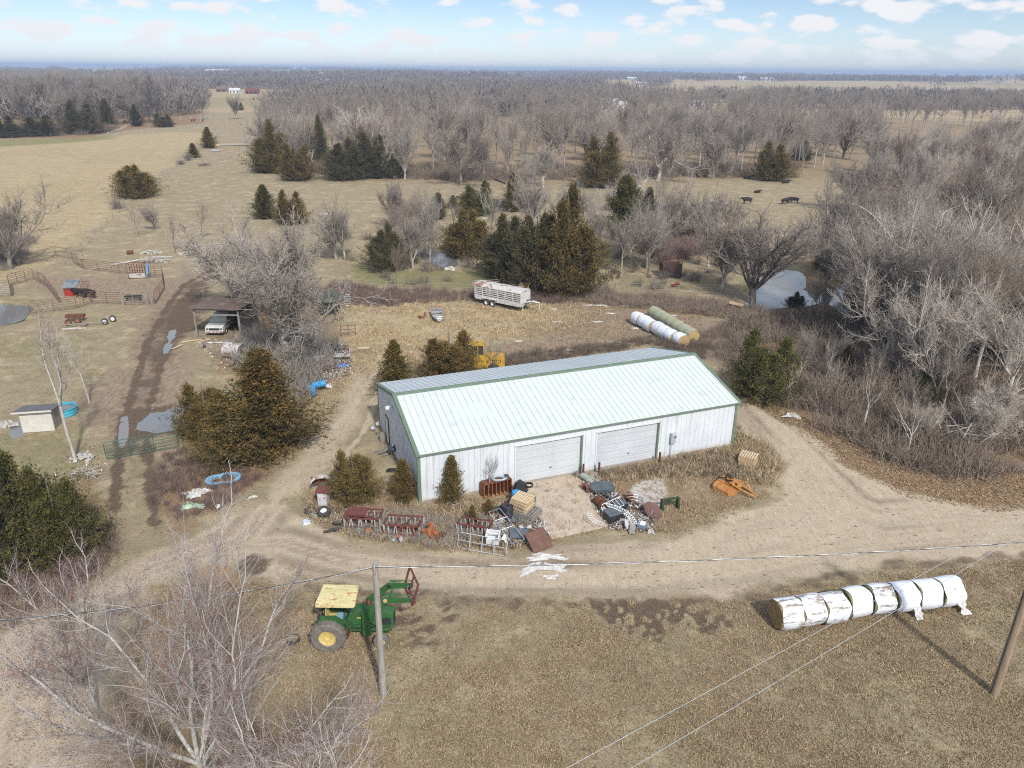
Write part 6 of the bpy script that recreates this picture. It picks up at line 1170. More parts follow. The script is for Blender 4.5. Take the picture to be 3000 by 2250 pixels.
e = empty('rubber_track', (P(1520, 1500).x, P(1520, 1500).y, .95), .25, 'black ribbed rubber strip draped behind the fresh pallets', 'rubber strip'); m_ = MB().box((0, 0, 0), (1.3, .42, .05))
for k in range(9): m_.box((-.6+k*.15, 0, .03), (.04, .42, .04))
m_.build('strip', rub, e)
def sheet(nm_, p, sx, sy, z, rx, ry, rz, mt, label, cat='sheet', th=.03):
    return single(nm_, MB().box((0, 0, 0), (sx, sy, th)), mt, (p.x, p.y, z), rz, label, cat, rx=rx, ry=ry)
def boardy(nm_, p, sx, sy, z, rx, ry, rz, mt, label, cat='sheet'):
    m_ = MB(); m_.box((0, 0, 0), (sx, sy, .03)); 
    for s in (-1, 1): m_.box((0, s*sy/2, .0), (sx, .03, .06)).box((s*sx/2, 0, 0), (.03, sy, .06))
    return single(nm_, m_, mt, (p.x, p.y, z), rz, label, cat, rx=rx, ry=ry)
boardy('steel_sheet', P(1545, 1500), 1.0, .8, .82, .45, .1, -.1, slate, 'dark grey sheet leaning up behind the fresh pallets'); boardy('steel_sheet', P(1475, 1498), 1.1, .35, .35, .3, -.2, .6, blk, 'black sheet lying left of the bright blue barrel'); boardy('steel_sheet', P(1455, 1500), .9, .25, .15, 0, .1, .3, slate, 'narrow dark sheet on the ground near the little rusty cedar')
boardy('rusty_plate', P(1578, 1600), 1.35, 1.25, .42, rad(38), 0, rad(35), mat('plate_brown', (.16, .085, .06), (.12, .065, .05), 2, .75, c3=(.03, .02, .02), t3=(.66, .70), s3=3), 'large square rust brown plate propped at the front corner of the heap', 'plate')
boardy('tub_sheet', P(1525, 1577), 1.3, .7, .35, .35, .1, .15, slate, 'curved dark grey sheet in front of the grey pallets')
film(P(1480, 1565), .9, .6, 'grey white tarp bunched under the leaning pipe frame', 61, .45, mat('tarp_grey', (.40, .40, .35), (.30, .30, .27), 4, .7), 'tarp', 'tarp')
film(P(1590, 1540), .35, .7, 'grey torn plastic at the right side of the pallet stack', 62, .3, mat('tarp_pale', (.52, .50, .47), (.38, .36, .33), 4, .7), 'plastic_sheet')
e = empty('plastic_bin', (P(1445, 1597).x, P(1445, 1597).y, .35), rad(-8), 'white open plastic bin standing on the pipe gate', 'bin', rx=rad(12)); m_ = MB(); m_.box((0, .3, .25), (.75, .04, .6)).box((-.36, 0, .25), (.04, .6, .6)).box((.36, 0, .25), (.04, .6, .6)).box((0, 0, -.03), (.75, .6, .04)).box((0, -.3, .15), (.75, .04, .4)); m_.build('tub', wht, e); MB().box((0, 0, .56), (.82, .05, .05)).box((-.39, 0, .56), (.05, .68, .05)).box((.39, 0, .56), (.05, .68, .05)).build('rim', wht, e)
g1 = pipegate('pipe_gate', (*P(1340, 1606)[:2], 0.05), (*P(1482, 1632)[:2], 0.05), .0, .95, 2, 4, .026, galv, 'galvanized pipe gate leaning back in front of the rightmost hay rack', lean=rad(-18))
m_ = MB(); A_ = Vector((P(1432, 1530).x, P(1432, 1530).y, .75)); B_ = Vector((P(1500, 1605).x, P(1500, 1605).y, .3)); u_ = (B_-A_).normalized(); sd_ = Vector((.75, .25, .15))
m_.tube([A_, A_+sd_*.9, B_+sd_, B_], .026, 6, True).tube([A_+u_*.9, A_+u_*.9+sd_], .02, 5).tube([A_+u_*1.8, A_+u_*1.8+sd_], .02, 5)
o = m_.build('pipe_frame', galv); tag(o, 'galvanized pipe frame slanting across the grey tarp', 'pipe frame')
m_ = MB()
for k in range(7): m_.box((-.25+k*.08, 0, .06*k % .1+.05), (.03, .5, .03), rz=.3*k)
m_.tube([(-.4, 0, .4), (0, .2, .05), (.4, -.1, .35)], .02, 5); single('lawn_chair', m_, mat('chair_green', (.12, .26, .20), (.35, .42, .40), 9), P(1412, 1525), .2, 'folded green and white lawn chair beside the rusty cedar', 'chair')
# far left of the scrap: fender, cabinet, tyres
p = P(945, 1445); e = empty('car_fender', (p.x, p.y, .75), rad(10), 'white and rust car fender propped on rusty sheet metal', 'fender'); m_ = MB(); n = 12; vs = []
for y, dz in ((-.18, -.06), (-.12, .04), (.15, .06), (.3, .0)):
    for i in range(n): a = math.pi*i/(n-1); vs.append((-.72*math.cos(a)*(1+.05*dz), y, .52*math.sin(a)+dz+(.02 if i else -.05)))
m_.add(vs, [(k*n+i, k*n+i+1, (k+1)*n+i+1, (k+1)*n+i) for k in range(3) for i in range(n-1)]); fo = m_.build('arch', mat('fender_paint', (.56, .54, .50), (.48, .44, .40), 4, .5, c3=(.22, .09, .05), t3=(.50, .58), s3=3), e); fo.modifiers.new('t', 'SOLIDIFY').thickness = .04; MB().box((-.0, .36, .1), (1.4, .04, .5)).build('liner', rust, e)
p = P(950, 1480); e = empty('metal_cabinet', (p.x, p.y, 0), rad(-6), 'white metal cabinet with orange rust streaks behind the white rimmed tyre', 'cabinet'); MB().box((0, 0, .55), (.62, .55, 1.1)).build('case', mat('cabinet_rusty', (.55, .57, .58), (.48, .5, .5), 2, .5, c3=(.38, .16, .06), t3=(.50, .60), s3=2), e); MB().box((0, -.285, .55), (.54, .02, 1.0)).build('door', mat('cabinet_door', (.57, .60, .62), (.50, .53, .55), 2, .5, c3=(.38, .16, .06), t3=(.55, .64), s3=2.5), e); MB().box((0, .02, 1.15), (.9, .75, .05), rx=.15).build('lid', rustr, e)
wheelthing('old_tyre', P(908, 1502), .36, .2, .2, 'flat lying tyre with a rusty hub, leftmost of the scrap', .1, 0, .14, rub, rust); wheelthing('old_tyre', P(950, 1512), .42, .36, .2, 'fat black tyre with a white rim in front of the white cabinet', .3, 0, .3, rub, wht)
wheelthing('old_tyre', P(1080, 1565), .30, .2, .19, 'tyre with an orange rusty rim in front of the leftmost hay rack', .75, .4, .25, rub, rusto); wheelthing('old_tyre', P(990, 1540), .34, .14, .2, 'black tyre carcass half buried in weeds beside the leftmost hay rack', -.5, 0, .2, rub, rub); wheelthing('old_tyre', P(860, 1878), .34, .2, .22, 'black tyre lying in the grass left of the tractor', .1, 0, .10, rub, hay)
m_ = MB(); 
for k in range(5): m_.box((k*.16-.3, .04*math.sin(k*3), .1+.03*k), (.5, .16, .07), rz=.4*math.sin(k*2.1), rx=.2*k)
single('rubber_scraps', m_, rub, P(975, 1558), .3, 'twisted black rubber pieces at the front of the scrap', 'rubber'); single('striped_sack', MB().box((0, 0, .08), (.5, .5, .12), taper=.7).box((.05, .02, .15), (.3, .35, .06), rz=.4), mat('sack_stripes', (.62, .66, .68), (.25, .36, .44), 1, .6, stretch=(14, 1, 1)), P(898, 1532), .4, 'blue and white striped sack in front of the flat tyre', 'sack')
m_ = MB()
for k, (x, y, z, a) in enumerate(((0, 0, .35, .3), (.25, -.1, .45, -.4), (.5, -.05, .3, .8), (.75, -.2, .3, -.2), (.35, .15, .7, .1))): m_.box((x, y, z), (.28, .2, .5), rx=a, rz=k)
single('engine_block', m_, rusto, P(1245, 1575), 0, 'rusty engine parts right of the middle hay rack', 'scrap'); m_ = MB()
for k in range(9): a = k*.7; m_.tube([(0, 0, .02), (.5*math.cos(a), .5*math.sin(a), .28+.05*(k % 3)), (1.0*math.cos(a), .9*math.sin(a), .04)], [.022, .018, .008], 4)
single('branch_pile', m_, bkp, P(1345, 1478), 0, 'pale dead branches lying against the barn front', 'branches')
# bollards by the doors
for i, (x, y) in enumerate(((1516, 1442), (1707, 1392), (1753, 1387), (1929, 1357))):
    m_ = MB().cyl((0, 0, -.1), (0, 0, 1.0), .075, n=12).cyl((0, 0, 1.0), (0, 0, 1.03), .07, .03, n=12)
    q = P(x, y); single('bollard', m_, mat('bollard_red', (.12, .035, .03), (.085, .03, .028), 4, .7), (q.x-(.0), q.y-.25, 0), 0, ('dark red pipe bollard beside the black shell at the left door', 'dark red pipe bollard at the right side of the left door', 'dark red pipe bollard at the left side of the right door', 'dark red pipe bollard at the right side of the right door')[i], 'bollard', 'pipe bollards at the garage doors')
# right heap
m_ = MB().cyl((0, 0, .35), (.9, -1.5, .3), .2, n=14).cyl((.2, .2, .3), (1.0, -1.3, .55), .12, n=10); single('stove_pipe', m_, mat('pipe_green_grey', (.36, .38, .33), (.27, .28, .25), 3, .5), P(1705, 1405), .0, 'pair of grey green pipes at the top of the right heap beside the door', 'pipe')
m_ = MB()
for k in range(10): rr = .24; m_.tube([(rr*math.cos(a*.52), rr*math.sin(a*.52), .02+.03*k) for a in range(12)], .022, 5, True)
single('wire_coil', m_, galr, P(1738, 1418), 0, 'coil of grey wire near the top of the right heap', 'coil', rx=.5); film(P(1740, 1395), .4, .3, 'grey rags on the top of the right heap', 71, .35, mat('rags', (.45, .44, .40), (.28, .22, .18), 8, .8), 'rags', 'rags')
m_ = MB().prism([(-.85, -.1), (-.55, .55), (.65, .45), (.85, -.15), (.6, -.45), (-.5, -.42)], .38, .62, 'xy'); single('plastic_tub', m_, slate, P(1765, 1445), -.05, 'dark slate plastic hopper in the upper part of the right heap', 'tub', ry=-.12, rx=.15)
for x, y, lb in ((1748, 1475, 'rusty hollow drum, upper of the two beside the apron'), (1762, 1492, 'rusty hollow drum, lower of the two beside the apron')):
    e = empty('rusty_drum', (P(x, y).x, P(x, y).y, .34), rad(-65), lb, 'drum', 'rusty drums beside the apron'); MB().lathe([(.17, 0), (.28, 0), (.30, .03), (.30, .5), (.28, .53), (.17, .53), (.16, .3)], axis='x', n=22).build('drum', rust, e)
e = empty('chest_freezer_lid', (P(1795, 1525).x, P(1795, 1525).y, .38), rad(28), 'black plastic crate on its side at the lower end of the right heap', 'crate', rx=.15); MB().box((0, 0, 0), (1.05, .72, .62)).build('box', blk, e); MB().box((0, 0, .32), (1.1, .76, .05)).box((0, 0, .36), (.5, .3, .03)).build('lid', slate, e)
e = empty('glass_case', (P(1815, 1497).x, P(1815, 1497).y, .45), rad(22), 'grey framed box with dark panes behind the black crate', 'case', rx=.2); MB().box((0, 0, 0), (.9, .5, .4)).build('box', blk, e); MB().box((-.22, 0, .21), (.38, .42, .03)).box((.22, 0, .21), (.38, .42, .03)).build('pane', slate, e)
def ladderframe(pts1, pts2, r, mt, nm_, lb, cat, zig=True, step=1):
    m_ = MB().tube(pts1, r, 5).tube(pts2, r, 5); n = len(pts1)
    for i in range(0, n, step): m_.tube([pts1[i], pts2[i]], r*.8, 4)
    if zig:
        for i in range(n-1): m_.tube([pts1[i], pts2[i+1]], r*.7, 4)
    return tag(m_.build(nm_, mt), lb, cat)
def arcp(c, R, a0, a1, n, z0, z1, el=1): return [Vector((c[0]+R*math.cos(a0+(a1-a0)*i/(n-1)), c[1]+R*el*math.sin(a0+(a1-a0)*i/(n-1)), z0+(z1-z0)*i/(n-1))) for i in range(n)]
cc = P(1800, 1560); ladderframe(arcp((cc.x-.1, cc.y+.3), 1.55, 1.75, .1, 15, .95, .35), arcp((cc.x-.1, cc.y+.3), 1.18, 1.75, .1, 15, .95, .35), .022, wht, 'curved_ladder', 'white curved ladder like truss arching over the right heap', 'frame')
ladderframe([Vector((cc.x-.6+.22*i, cc.y+2.0+.15*i, .75+.02*i)) for i in range(6)], [Vector((cc.x-.25+.22*i, cc.y+1.4+.15*i, .65)) for i in range(6)], .022, wht, 'wire_shelf', 'white wire shelf lying behind the curved truss', 'shelf', False)
ladderframe(arcp((cc.x-.6, cc.y+1.2), 1.0, 3.0, 4.6, 8, .5, .4), arcp((cc.x-.6, cc.y+1.2), .7, 3.0, 4.6, 8, .5, .4), .02, wht, 'wire_rack', 'small white wire rack at the left side of the right heap', 'rack', False)
c2 = P(1880, 1500)
for k, (R_, lb) in enumerate(((1.0, 'outer galvanized hoop at the right side of the right heap'), (.82, 'middle galvanized hoop of the right heap'), (.6, 'inner galvanized hoop of the right heap'))): tag(MB().tube(arcp((c2.x-.35, c2.y), R_, 2.2, -1.4, 20, .75-.1*k, .1, 1.15), .022, 5).build('pipe_hoop', galv), lb, 'hoop', 'galvanized hoops on the right heap')
m_ = MB()
for k in range(11): m_.tube([(0, k*.13, .03+.3*math.sin(k*.3)), (1.15, k*.13+.1, .05)], .008, 4)
for k in range(9): m_.tube([(k*.14, 0, .04), (k*.14, 1.35, .06+.1)], .008, 4)
single('wire_panel', m_, galv, P(1862, 1535), .35, 'grey wire mesh panel inside the hoops', 'wire panel', rx=-.15)
e = empty('brown_dish', (P(1910, 1510).x, P(1910, 1510).y, .35), rad(15), 'round brown metal dish leaning at the right end of the heap', 'dish', rx=rad(28), ry=rad(18)); MB().lathe([(0, -.06), (.45, 0), (.62, .08), (.64, .06), (.45, -.04), (0, -.1)], n=26).build('pan', mat('dish_brown', (.15, .08, .06), (.12, .065, .05), 3, .6), e)
e = empty('white_box', (P(1880, 1548).x, P(1880, 1548).y, .22), rad(-24), 'blue grey box with a bright white top at the front of the right heap', 'box', rx=.2); MB().box((0, 0, 0), (.5, .4, .36)).build('box', mat('box_blue', (.22, .28, .36), (.18, .22, .3)), e); MB().box((.05, 0, .2), (.32, .36, .03)).build('lid', wht, e)
boardy('weathered_board', P(1852, 1560), .3, .62, .25, .6, 0, -.2, woodg, 'grey board standing at the front of the right heap', 'board'); boardy('weathered_board', P(1836, 1548), .28, .6, .3, .7, .3, .3, galr, 'dull metal slab left of the grey board', 'board'); film(P(1820, 1530), .4, .35, 'dirty white rag between the crate and the boards', 73, .3, mat('rags', (.45, .44, .40)), 'rags', 'rags'); film(P(1907, 1560), .25, .2, 'pale round bag at the front tip of the right heap', 74, .3, stone, 'bag', 'bag')
m_ = MB()
for k in range(8): m_.tube([(.1*k-.3, -.4+.1*k, .3+.05*(k % 3)), (.55+.06*k, -1.5+.12*k, .12+.04*(k % 4))], .03, 5)
single('scrap_rods', m_, galr, P(1722, 1425), .05, 'bundle of rods and strips between the pipes and the drums', 'rods'); m_ = MB()
for k in range(12): m_.box((.35*math.sin(k*2.7), .9*math.sin(k*1.3), .1+.05*(k % 4)), (.35, .12, .1), rz=k*1.1, rx=.3*math.sin(k))
single('scrap_bits', m_, mat('mixed_scrap', (.30, .24, .20), (.12, .08, .07), 6, .7, c3=(.5, .5, .48), t3=(.55, .6), s3=5), P(1775, 1480), -.4, 'jumble of small scrap under the white racks', 'scrap'); single('scrap_bits', MB().add(m_.v, m_.f), MATS['mixed_scrap'], P(1500, 1560), .8, 'jumble of small scrap under the pipe frame', 'scrap')
# green hitch frame, mower, sack of weeds
p = P(1938, 1492); e = empty('hitch_frame', (p.x, p.y, 0), head(P(1938, 1492), P(1990, 1484)), 'dark green steel hitch frame standing on the grass', 'hitch'); m_ = MB()
for x in (0, 1.12): m_.prism([(-.12, 0), (.14, 0), (.10, .55), (.06, .72), (-.06, .72)], -.16, .16) if 0 else m_.box((x, 0, .36), (.13, .26, .72)).box((x, -.12, .15), (.16, .2, .3))
m_.box((.56, 0, .70), (1.25, .12, .12)).box((.56, .02, .40), (.9, .07, .09)).box((.42, 0, .55), (.08, .08, .35)); m_.build('frame', mat('hitch_green', (.035, .075, .03), (.03, .05, .03), 4, .6, c3=(.10, .06, .04), t3=(.55, .65)), e); MB().cyl((.3, .1, .72), (-.3, 1.3, .9), .02, n=5).build('lever', steel, e)
p = P(2135, 1432); e = empty('rotary_mower', (p.x, p.y, 0), rad(-44), 'orange rotary mower lying in the dry weeds right of the barn', 'mower', rx=.08); m_ = MB()
m_.prism([(-.75, -.85), (-.9, -.5), (-.9, .75), (-.6, .95), (.55, .95), (.8, .6), (.75, -.6), (.45, -.9)], .28, .34, 'xy'); m_.prism([(-.75, -.85), (-.9, -.5), (-.9, .75), (-.6, .95), (.55, .95), (.8, .6), (.75, -.6), (.45, -.9)], .05, .28, 'xy'); m_.box((-.1, 0, .38), (1.5, .08, .08)).box((-.45, 0, .38), (.06, 1.6, .07)).box((.3, 0, .38), (.06, 1.6, .07)); m_.build('deck', org, e)
m_ = MB(); 
for s in (-.2, .2): m_.tube([(.1, s, .7), (.9, s*1.3, .5), (2.0, s*.5+.1, .18)], .045, 5)
m_.box((.75, 0, .5), (.25, .35, .2)).tube([(0, 0, .3), (0, 0, .8), (.35, 0, .85)], .05, 6).tube([(.2, .55, .4), (1.0, .5, .75), (1.5, .3, .25)], .035, 5); m_.build('hitch_arms', mat('orange_bright', (.55, .26, .05), (.42, .19, .05)), e); MB().cyl((.3, 0, .45), (.3, 0, .68), .16, .12).build('gearbox', org, e); MB().cyl((.45, 0, .6), (1.6, .05, .35), .05, n=8).build('drive_shaft', blk, e); MB().cyl((-1.0, .2, .42), (-.25, .1, .75), .035, n=6).build('hydraulic_cylinder', blk, e); wheel(e, (-.15, .25, .72), .30, .18, .16, mr=org)
m_ = MB().tube([(-.9, 0, .1), (0, .05, .12), (.8, -.1, .1)], .03, 5).box((.6, -.05, .12), (.3, .25, .18)); single('metal_tube', m_, galr, P(2195, 1395), -.2, 'grey metal tube with a red fitting below the pallets right of the barn', 'tube')
single('milk_can', MB().cyl((0, 0, 0), (0, 0, .62), .26, n=16).cyl((0, 0, .62), (0, 0, .7), .2), woodg, P(1122, 1292), 0, 'grey stump like drum beside the side door', 'drum'); tub('bucket', P(1105, 1250), .18, .3, wht, None, 'white bucket left of the side door', 'bucket', ry=1.2, zz=.2, ribs=1); tub('bucket', P(1088, 1262), .18, .3, galv, None, 'grey bucket tipped over at the barn corner', 'bucket', ry=1.4, zz=.2, ribs=1)
e = empty('charcoal_grill', (P(1152, 1340).x, P(1152, 1340).y, 0), 0, 'black kettle barbecue standing left of the barn', 'barbecue'); MB().ball((0, 0, .75), (.66, .66, .42)).build('bowl', mat('kettle_blue', (.04, .055, .08), (.05, .07, .1), 2, .25, bump=0), e); m_ = MB()
for k in range(3): a = k*2.09; m_.cyl((.15*math.cos(a), .15*math.sin(a), .6), (.3*math.cos(a), .3*math.sin(a), 0), .015, n=5)
m_.build('legs', steel, e); MB().cyl((0, 0, .95), (0, 0, 1.02), .05).build('handle', wht, e)
m_ = MB()
for k in range(7): m_.box((.15*math.sin(k*2), -.25+k*.12, .08+.05*(k % 3)), (1.3, .1, .04), rz=.5*math.sin(k*1.7))
single('board_pile', m_, woodg, P(1135, 1325), .9, 'loose boards and a green lid left of the barn', 'boards'); single('black_tray', MB().box((0, 0, .05), (1.1, .3, .1)).box((0, .1, .12), (.9, .1, .08)), blk, P(1155, 1380), .1, 'long black tray on the ground behind the rust coloured cedar', 'tray')
# ---------------------------------------------------------------- dump left of the yard track
p = P(955, 1085); e = empty('fuel_tank', (p.x-.3, p.y, .5), rad(15), 'dull brown cylindrical tank lying in the scrap left of the yard', 'tank', ry=-.03); MB().lathe([(0, -.02), (.3, 0), (.45, .1), (.48, .2), (.48, 1.9), (.45, 2.0), (.3, 2.1), (0, 2.12)], (-.9, 0, 0), 'x').build('tank', mat('tank_brown', (.15, .115, .10), (.12, .09, .08), 2, .5), e)
boardy('truck_tailgate', P(925, 1072), 2.0, .9, .62, .5, -.05, .2, mat('panel_mixed', (.42, .50, .56), (.36, .43, .5), 1, .4, c3=(.33, .08, .07), t3=(.55, .6), s3=.8), 'blue grey and red body panel on top of the brown tank', 'body panel'); film(P(955, 1035), .7, .5, 'crumpled grey metal sheet standing in the scrap left of the yard', 81, .9, galv, 'crumpled_sheet', 'metal sheet'); film(P(1000, 1075), .8, .35, 'blue tarp bunched at the end of the brown tank', 82, .3, mat('tarp_blue', (.12, .22, .5), (.10, .16, .38), 4, .6), 'tarp', 'tarp')
m_ = MB().box((0, 0, .35), (1.5, .9, .12)).box((0, -.4, .5), (1.5, .05, .3)).box((-.7, 0, .5), (.05, .9, .3)).box((.7, 0, .6), (.12, .5, .6)).cyl((-.6, .1, .3), (.9, .3, .7), .04)
single('trailer_chassis', m_, galr, P(1005, 1050), .1, 'rusting grey implement frame right of the brown tank', 'implement'); m_ = MB()
for k in range(6): m_.tube([(k*.25-.8, -.2, .0), (k*.3-.5, .3, .9-.1*k), (k*.32-.1, .6, .1)], .035, 5)
single('red_frame', m_, redp, P(925, 1050), .2, 'red bent metal frame at the back of the scrap left of the yard', 'frame'); ladderframe(arcp(P(950, 1105)[:2], 1.3, 2.3, .8, 8, .1, .1, .5), arcp((P(950, 1112).x, P(950, 1112).y-.35), 1.3, 2.3, .8, 8, .1, .1, .5), .03, wht, 'white_rail', 'white curved rail lying in front of the brown tank', 'rail', False)
boardy('plywood_board', P(1065, 1022), 1.1, .4, .08, 0, 0, .1, woodl, 'pale plywood scrap lying in the straw', 'board'); tag(bpy.data.objects['plywood_board'], cat='board')
m_ = MB()
for z in (.3, .7, 1.1): m_.cyl((0, 0, z), (1.5, .2, z), .03, n=5)
for x in (0, .75, 1.5): m_.cyl((x, x*.13, 0), (x, x*.13, 1.25), .03, n=5)
single('rusty_rack', m_, rustr, P(1000, 985), .15, 'thin rust red rack standing in the straw left of the boat', 'rack'); boardy('feed_bunk', P(885, 965), .9, .5, .4, .2, 0, 0, galv, 'pale metal tray under the huge pale tree', 'tray'); boardy('sheet_metal', P(915, 990), 1.2, .7, .5, .7, 0, .4, galr, 'grey sheet leaning in the brush under the huge pale tree')
for i, (x, y, L, a, lb) in enumerate(((640, 1005, 2.2, .1, 'white board on the ground in front of the pole shed'), (520, 1018, 1.4, 1.2, 'white plank end beside the puddle of the muddy track'), (560, 1000, 2.0, .5, 'long pale plank left of the pole shed'), (595, 1000, 1.6, .9, 'short pale plank at the corner post of the pole shed'))):
    m_ = MB().box((0, 0, .08), (L, .16, .06)).box((.1, .12, .05), (L*.8, .1, .05), rz=.1); single('plank', m_, woodl if i else wht, P(x, y), a, lb, 'plank')
# ---------------------------------------------------------------- corral
rp = mat('rust_pipe', (.17, .085, .06), (.12, .065, .05), 3, .8); gp_ = mat('panel_green_grey', (.22, .25, .22), (.25, .15, .11), 2, .7)
def panel(x1, y1, x2, y2, lb, mt=rp, h=1.5, rails=5, ups=2, grp='corral panels'): return pipegate('pipe_fence', P(x1, y1), P(x2, y2), .2, h, rails, ups, .03, mt, lb, 'fence panel', grp)
panel(90, 922, 225, 905, 'lower left corral panel beside the muddy pond'); panel(225, 905, 270, 890, 'short corral panel in front of the red calf shelter'); panel(268, 890, 362, 893, 'corral panel left of the white gate posts'); panel(365, 895, 420, 893, 'green grey corral gate between the white posts', gp_); panel(420, 893, 455, 890, 'corral gate end right of the white posts', gp_); panel(455, 892, 482, 850, 'corner corral panel next to the muddy track')
panel(482, 850, 478, 812, 'corral panel running away beside the track'); panel(478, 812, 432, 815, 'rear corral panel left of the track'); panel(35, 870, 28, 838, 'leftmost corral panel near the muddy pond'); panel(28, 838, 100, 820, 'curved row of corral panels, left one', ups=3); panel(100, 820, 135, 840, 'curved row of corral panels, right one', ups=2); panel(135, 840, 175, 890, 'slanting corral panel behind the pond'); panel(214, 770, 245, 790, 'corral panel at the back left corner'); panel(245, 790, 330, 800, 'back corral panel left of the rusty chute'); panel(330, 800, 372, 805, 'back corral panel touching the rusty chute'); panel(85, 775, 165, 752, 'far back corral panel, left one', ups=1, rails=2); panel(165, 752, 245, 765, 'far back corral panel, right one', ups=1, rails=2); panel(-30, 870, 35, 868, 'pale corral panel at the left edge', galr)
for x, y, lb in ((362, 895, 'thick white corral post left of the gate'), (433, 893, 'thick white corral post right of the gate'), (446, 890, 'second thick white post beside the corral gate')): single('corral_post', MB().cyl((0, 0, -.1), (0, 0, 1.6), .14, .12, n=9).cyl((0, 0, 1.6), (0, 0, 1.64), .10, n=9), woodg, P(x, y), 0, lb, 'post', 'corral posts')
e = empty('cattle_chute', (*P(378, 818)[:2], 0), head(P(378, 818), P(428, 816)), 'rusty red cattle chute with a blue head gate at the back of the corral', 'chute'); m_ = MB(); Lc = 2.2
for y in (0, 1.0):
    for z in (.3, .9, 1.5, 2.0): m_.cyl((0, y, z), (Lc, y, z), .035, n=5)
    for k in range(8): m_.cyl((k*Lc/7, y, 0), (k*Lc/7, y, 2.0), .03, n=5)
for x in (0, Lc): m_.cyl((x, 0, 2.0), (x, 1.0, 2.0), .04, n=5).cyl((x, 0, .1), (x, 1, .1), .04, n=5)
m_.build('cage', rustr, e); MB().box((Lc/2, -.03, .45), (Lc-.2, .03, .6)).build('side_panel', galr, e); MB().box((Lc+.15, .5, 1.0), (.12, 1.0, 1.9), ry=.1).box((Lc+.3, .3, 1.2), (.15, .5, 1.2), ry=.1).build('head_gate', mat('gate_blue', (.10, .27, .50), (.25, .35, .45), 3), e)
m_ = MB().box((0, 0, .45), (2.0, .5, .08)).box((0, -.26, .5), (2.0, .04, .3)).box((0, .26, .5), (2.0, .04, .3))
for x in (-.8, .8): m_.box((x, 0, .22), (.06, .5, .44))
single('feed_bunk', m_, blk, P(393, 880), .03, 'dark feed trough inside the corral behind the gate', 'trough')
e = empty('calf_shelter', (*P(190, 869)[:2], 0), rad(8), 'red and grey calf feeder shelter with a black lid in the corral', 'calf feeder'); MB().box((.5, .6, .6), (1.0, 1.2, 1.2)).build('box', redp, e); m_ = MB().add([(-.15, -.2, 1.15), (1.5, -.2, 1.15), (1.6, 1.5, 1.75), (-.1, 1.5, 1.75), (-.15, -.2, 1.08), (1.5, -.2, 1.08), (1.6, 1.5, 1.68), (-.1, 1.5, 1.68)], [(0, 1, 2, 3), (7, 6, 5, 4), (0, 4, 5, 1), (1, 5, 6, 2), (2, 6, 7, 3), (3, 7, 4, 0)]); m_.build('lid', mat('lid_dark', (.09, .11, .12), (.2, .22, .24), 1), e, smooth=0); m_ = MB()
for k in range(7): m_.cyl((1.6+k*.17, .9-.0*k, 0), (1.6+k*.17, 1.1, 1.6), .025, n=5)
m_.cyl((1.6, 1.1, 1.6), (2.65, 1.1, 1.6), .03, n=5).cyl((1.6, .9, .3), (2.65, .9, .3), .03, n=5); m_.build('creep_bars', rustr, e)
m_ = MB(); m_.tube([(0, 0, .35), (2.2, .4, .4), (4.3, .8, .35)], .06, 6).box((2.2, .4, .35), (.3, .6, .1)); e = empty('hay_rake', (*P(185, 962)[:2], 0), rad(8), 'old farm implement on rusty wheels standing in front of the corral', 'implement'); m_.build('beam', woodg, e)
for (x, y) in ((.25, .9), (.9, 1.7), (4.0, .9), (4.5, 1.9)): wheel(e, (x, y, .36), .36, .16, .22, mr=rusto if x < 1 else wht)
MB().box((.4, 2.6, .6), (1.9, .7, .3)).cyl((-.4, 2.6, 0), (-.4, 2.6, .6), .05).cyl((1.2, 2.6, 0), (1.2, 2.6, .6), .05).build('seed_box', rust, e)
single('white_log', MB().tube([(0, 0, .1), (1.2, .15, .12), (2.4, .1, .1)], [.14, .12, .09], 8).tube([(1.0, .1, .12), (1.6, .5, .2)], [.06, .03], 5), bkp, P(183, 968), .15, 'pale fallen log in front of the old implement', 'log')
# rubble, culvert pipe, brush pile behind the corral
m_ = MB().cyl((0, 0, .15), (3.6, 5.3, .2), .11, n=8).cyl((3.6, 5.3, .2), (6.2, 5.6, .2), .1, n=8); single('white_pipe', m_, mat('pvc', (.52, .50, .47), (.42, .40, .37)), P(325, 780), -.08, 'long pale pipe bent on the grass behind the rusty chute', 'pipe'); single('rusty_drum', MB().lathe([(0, 0), (.3, 0), (.32, .03), (.3, .3), (.32, .33), (.3, .9), (0, .9)], axis='x'), rust, (*P(372, 746)[:2], .32), .3, 'rusty barrel lying beside the pale pipe', 'drum')
def pile(nm_, p, R, n, mt, lb, k, cat, sz=(.2, .5), flatz=.4):
    r = np.random.default_rng(k); m_ = MB()
    for i in range(n):
        a = r.uniform(0, 6.28); q = R*math.sqrt(r.random()); s = r.uniform(*sz); m_.box((q*math.cos(a), q*math.sin(a)*.7, .08+flatz*(1-q/R)*r.random()), (s, s*r.uniform(.4, .9), s*r.uniform(.2, .6)), rz=r.uniform(0, 3), rx=r.uniform(-.4, .4), taper=.8)
    return single(nm_, m_, mt, (p.x, p.y, ground_z(p.x, p.y)), 0, lb, cat, smooth=0)
rub_m = mat('rubble', (.50, .47, .43), (.36, .34, .31), 3, .9)
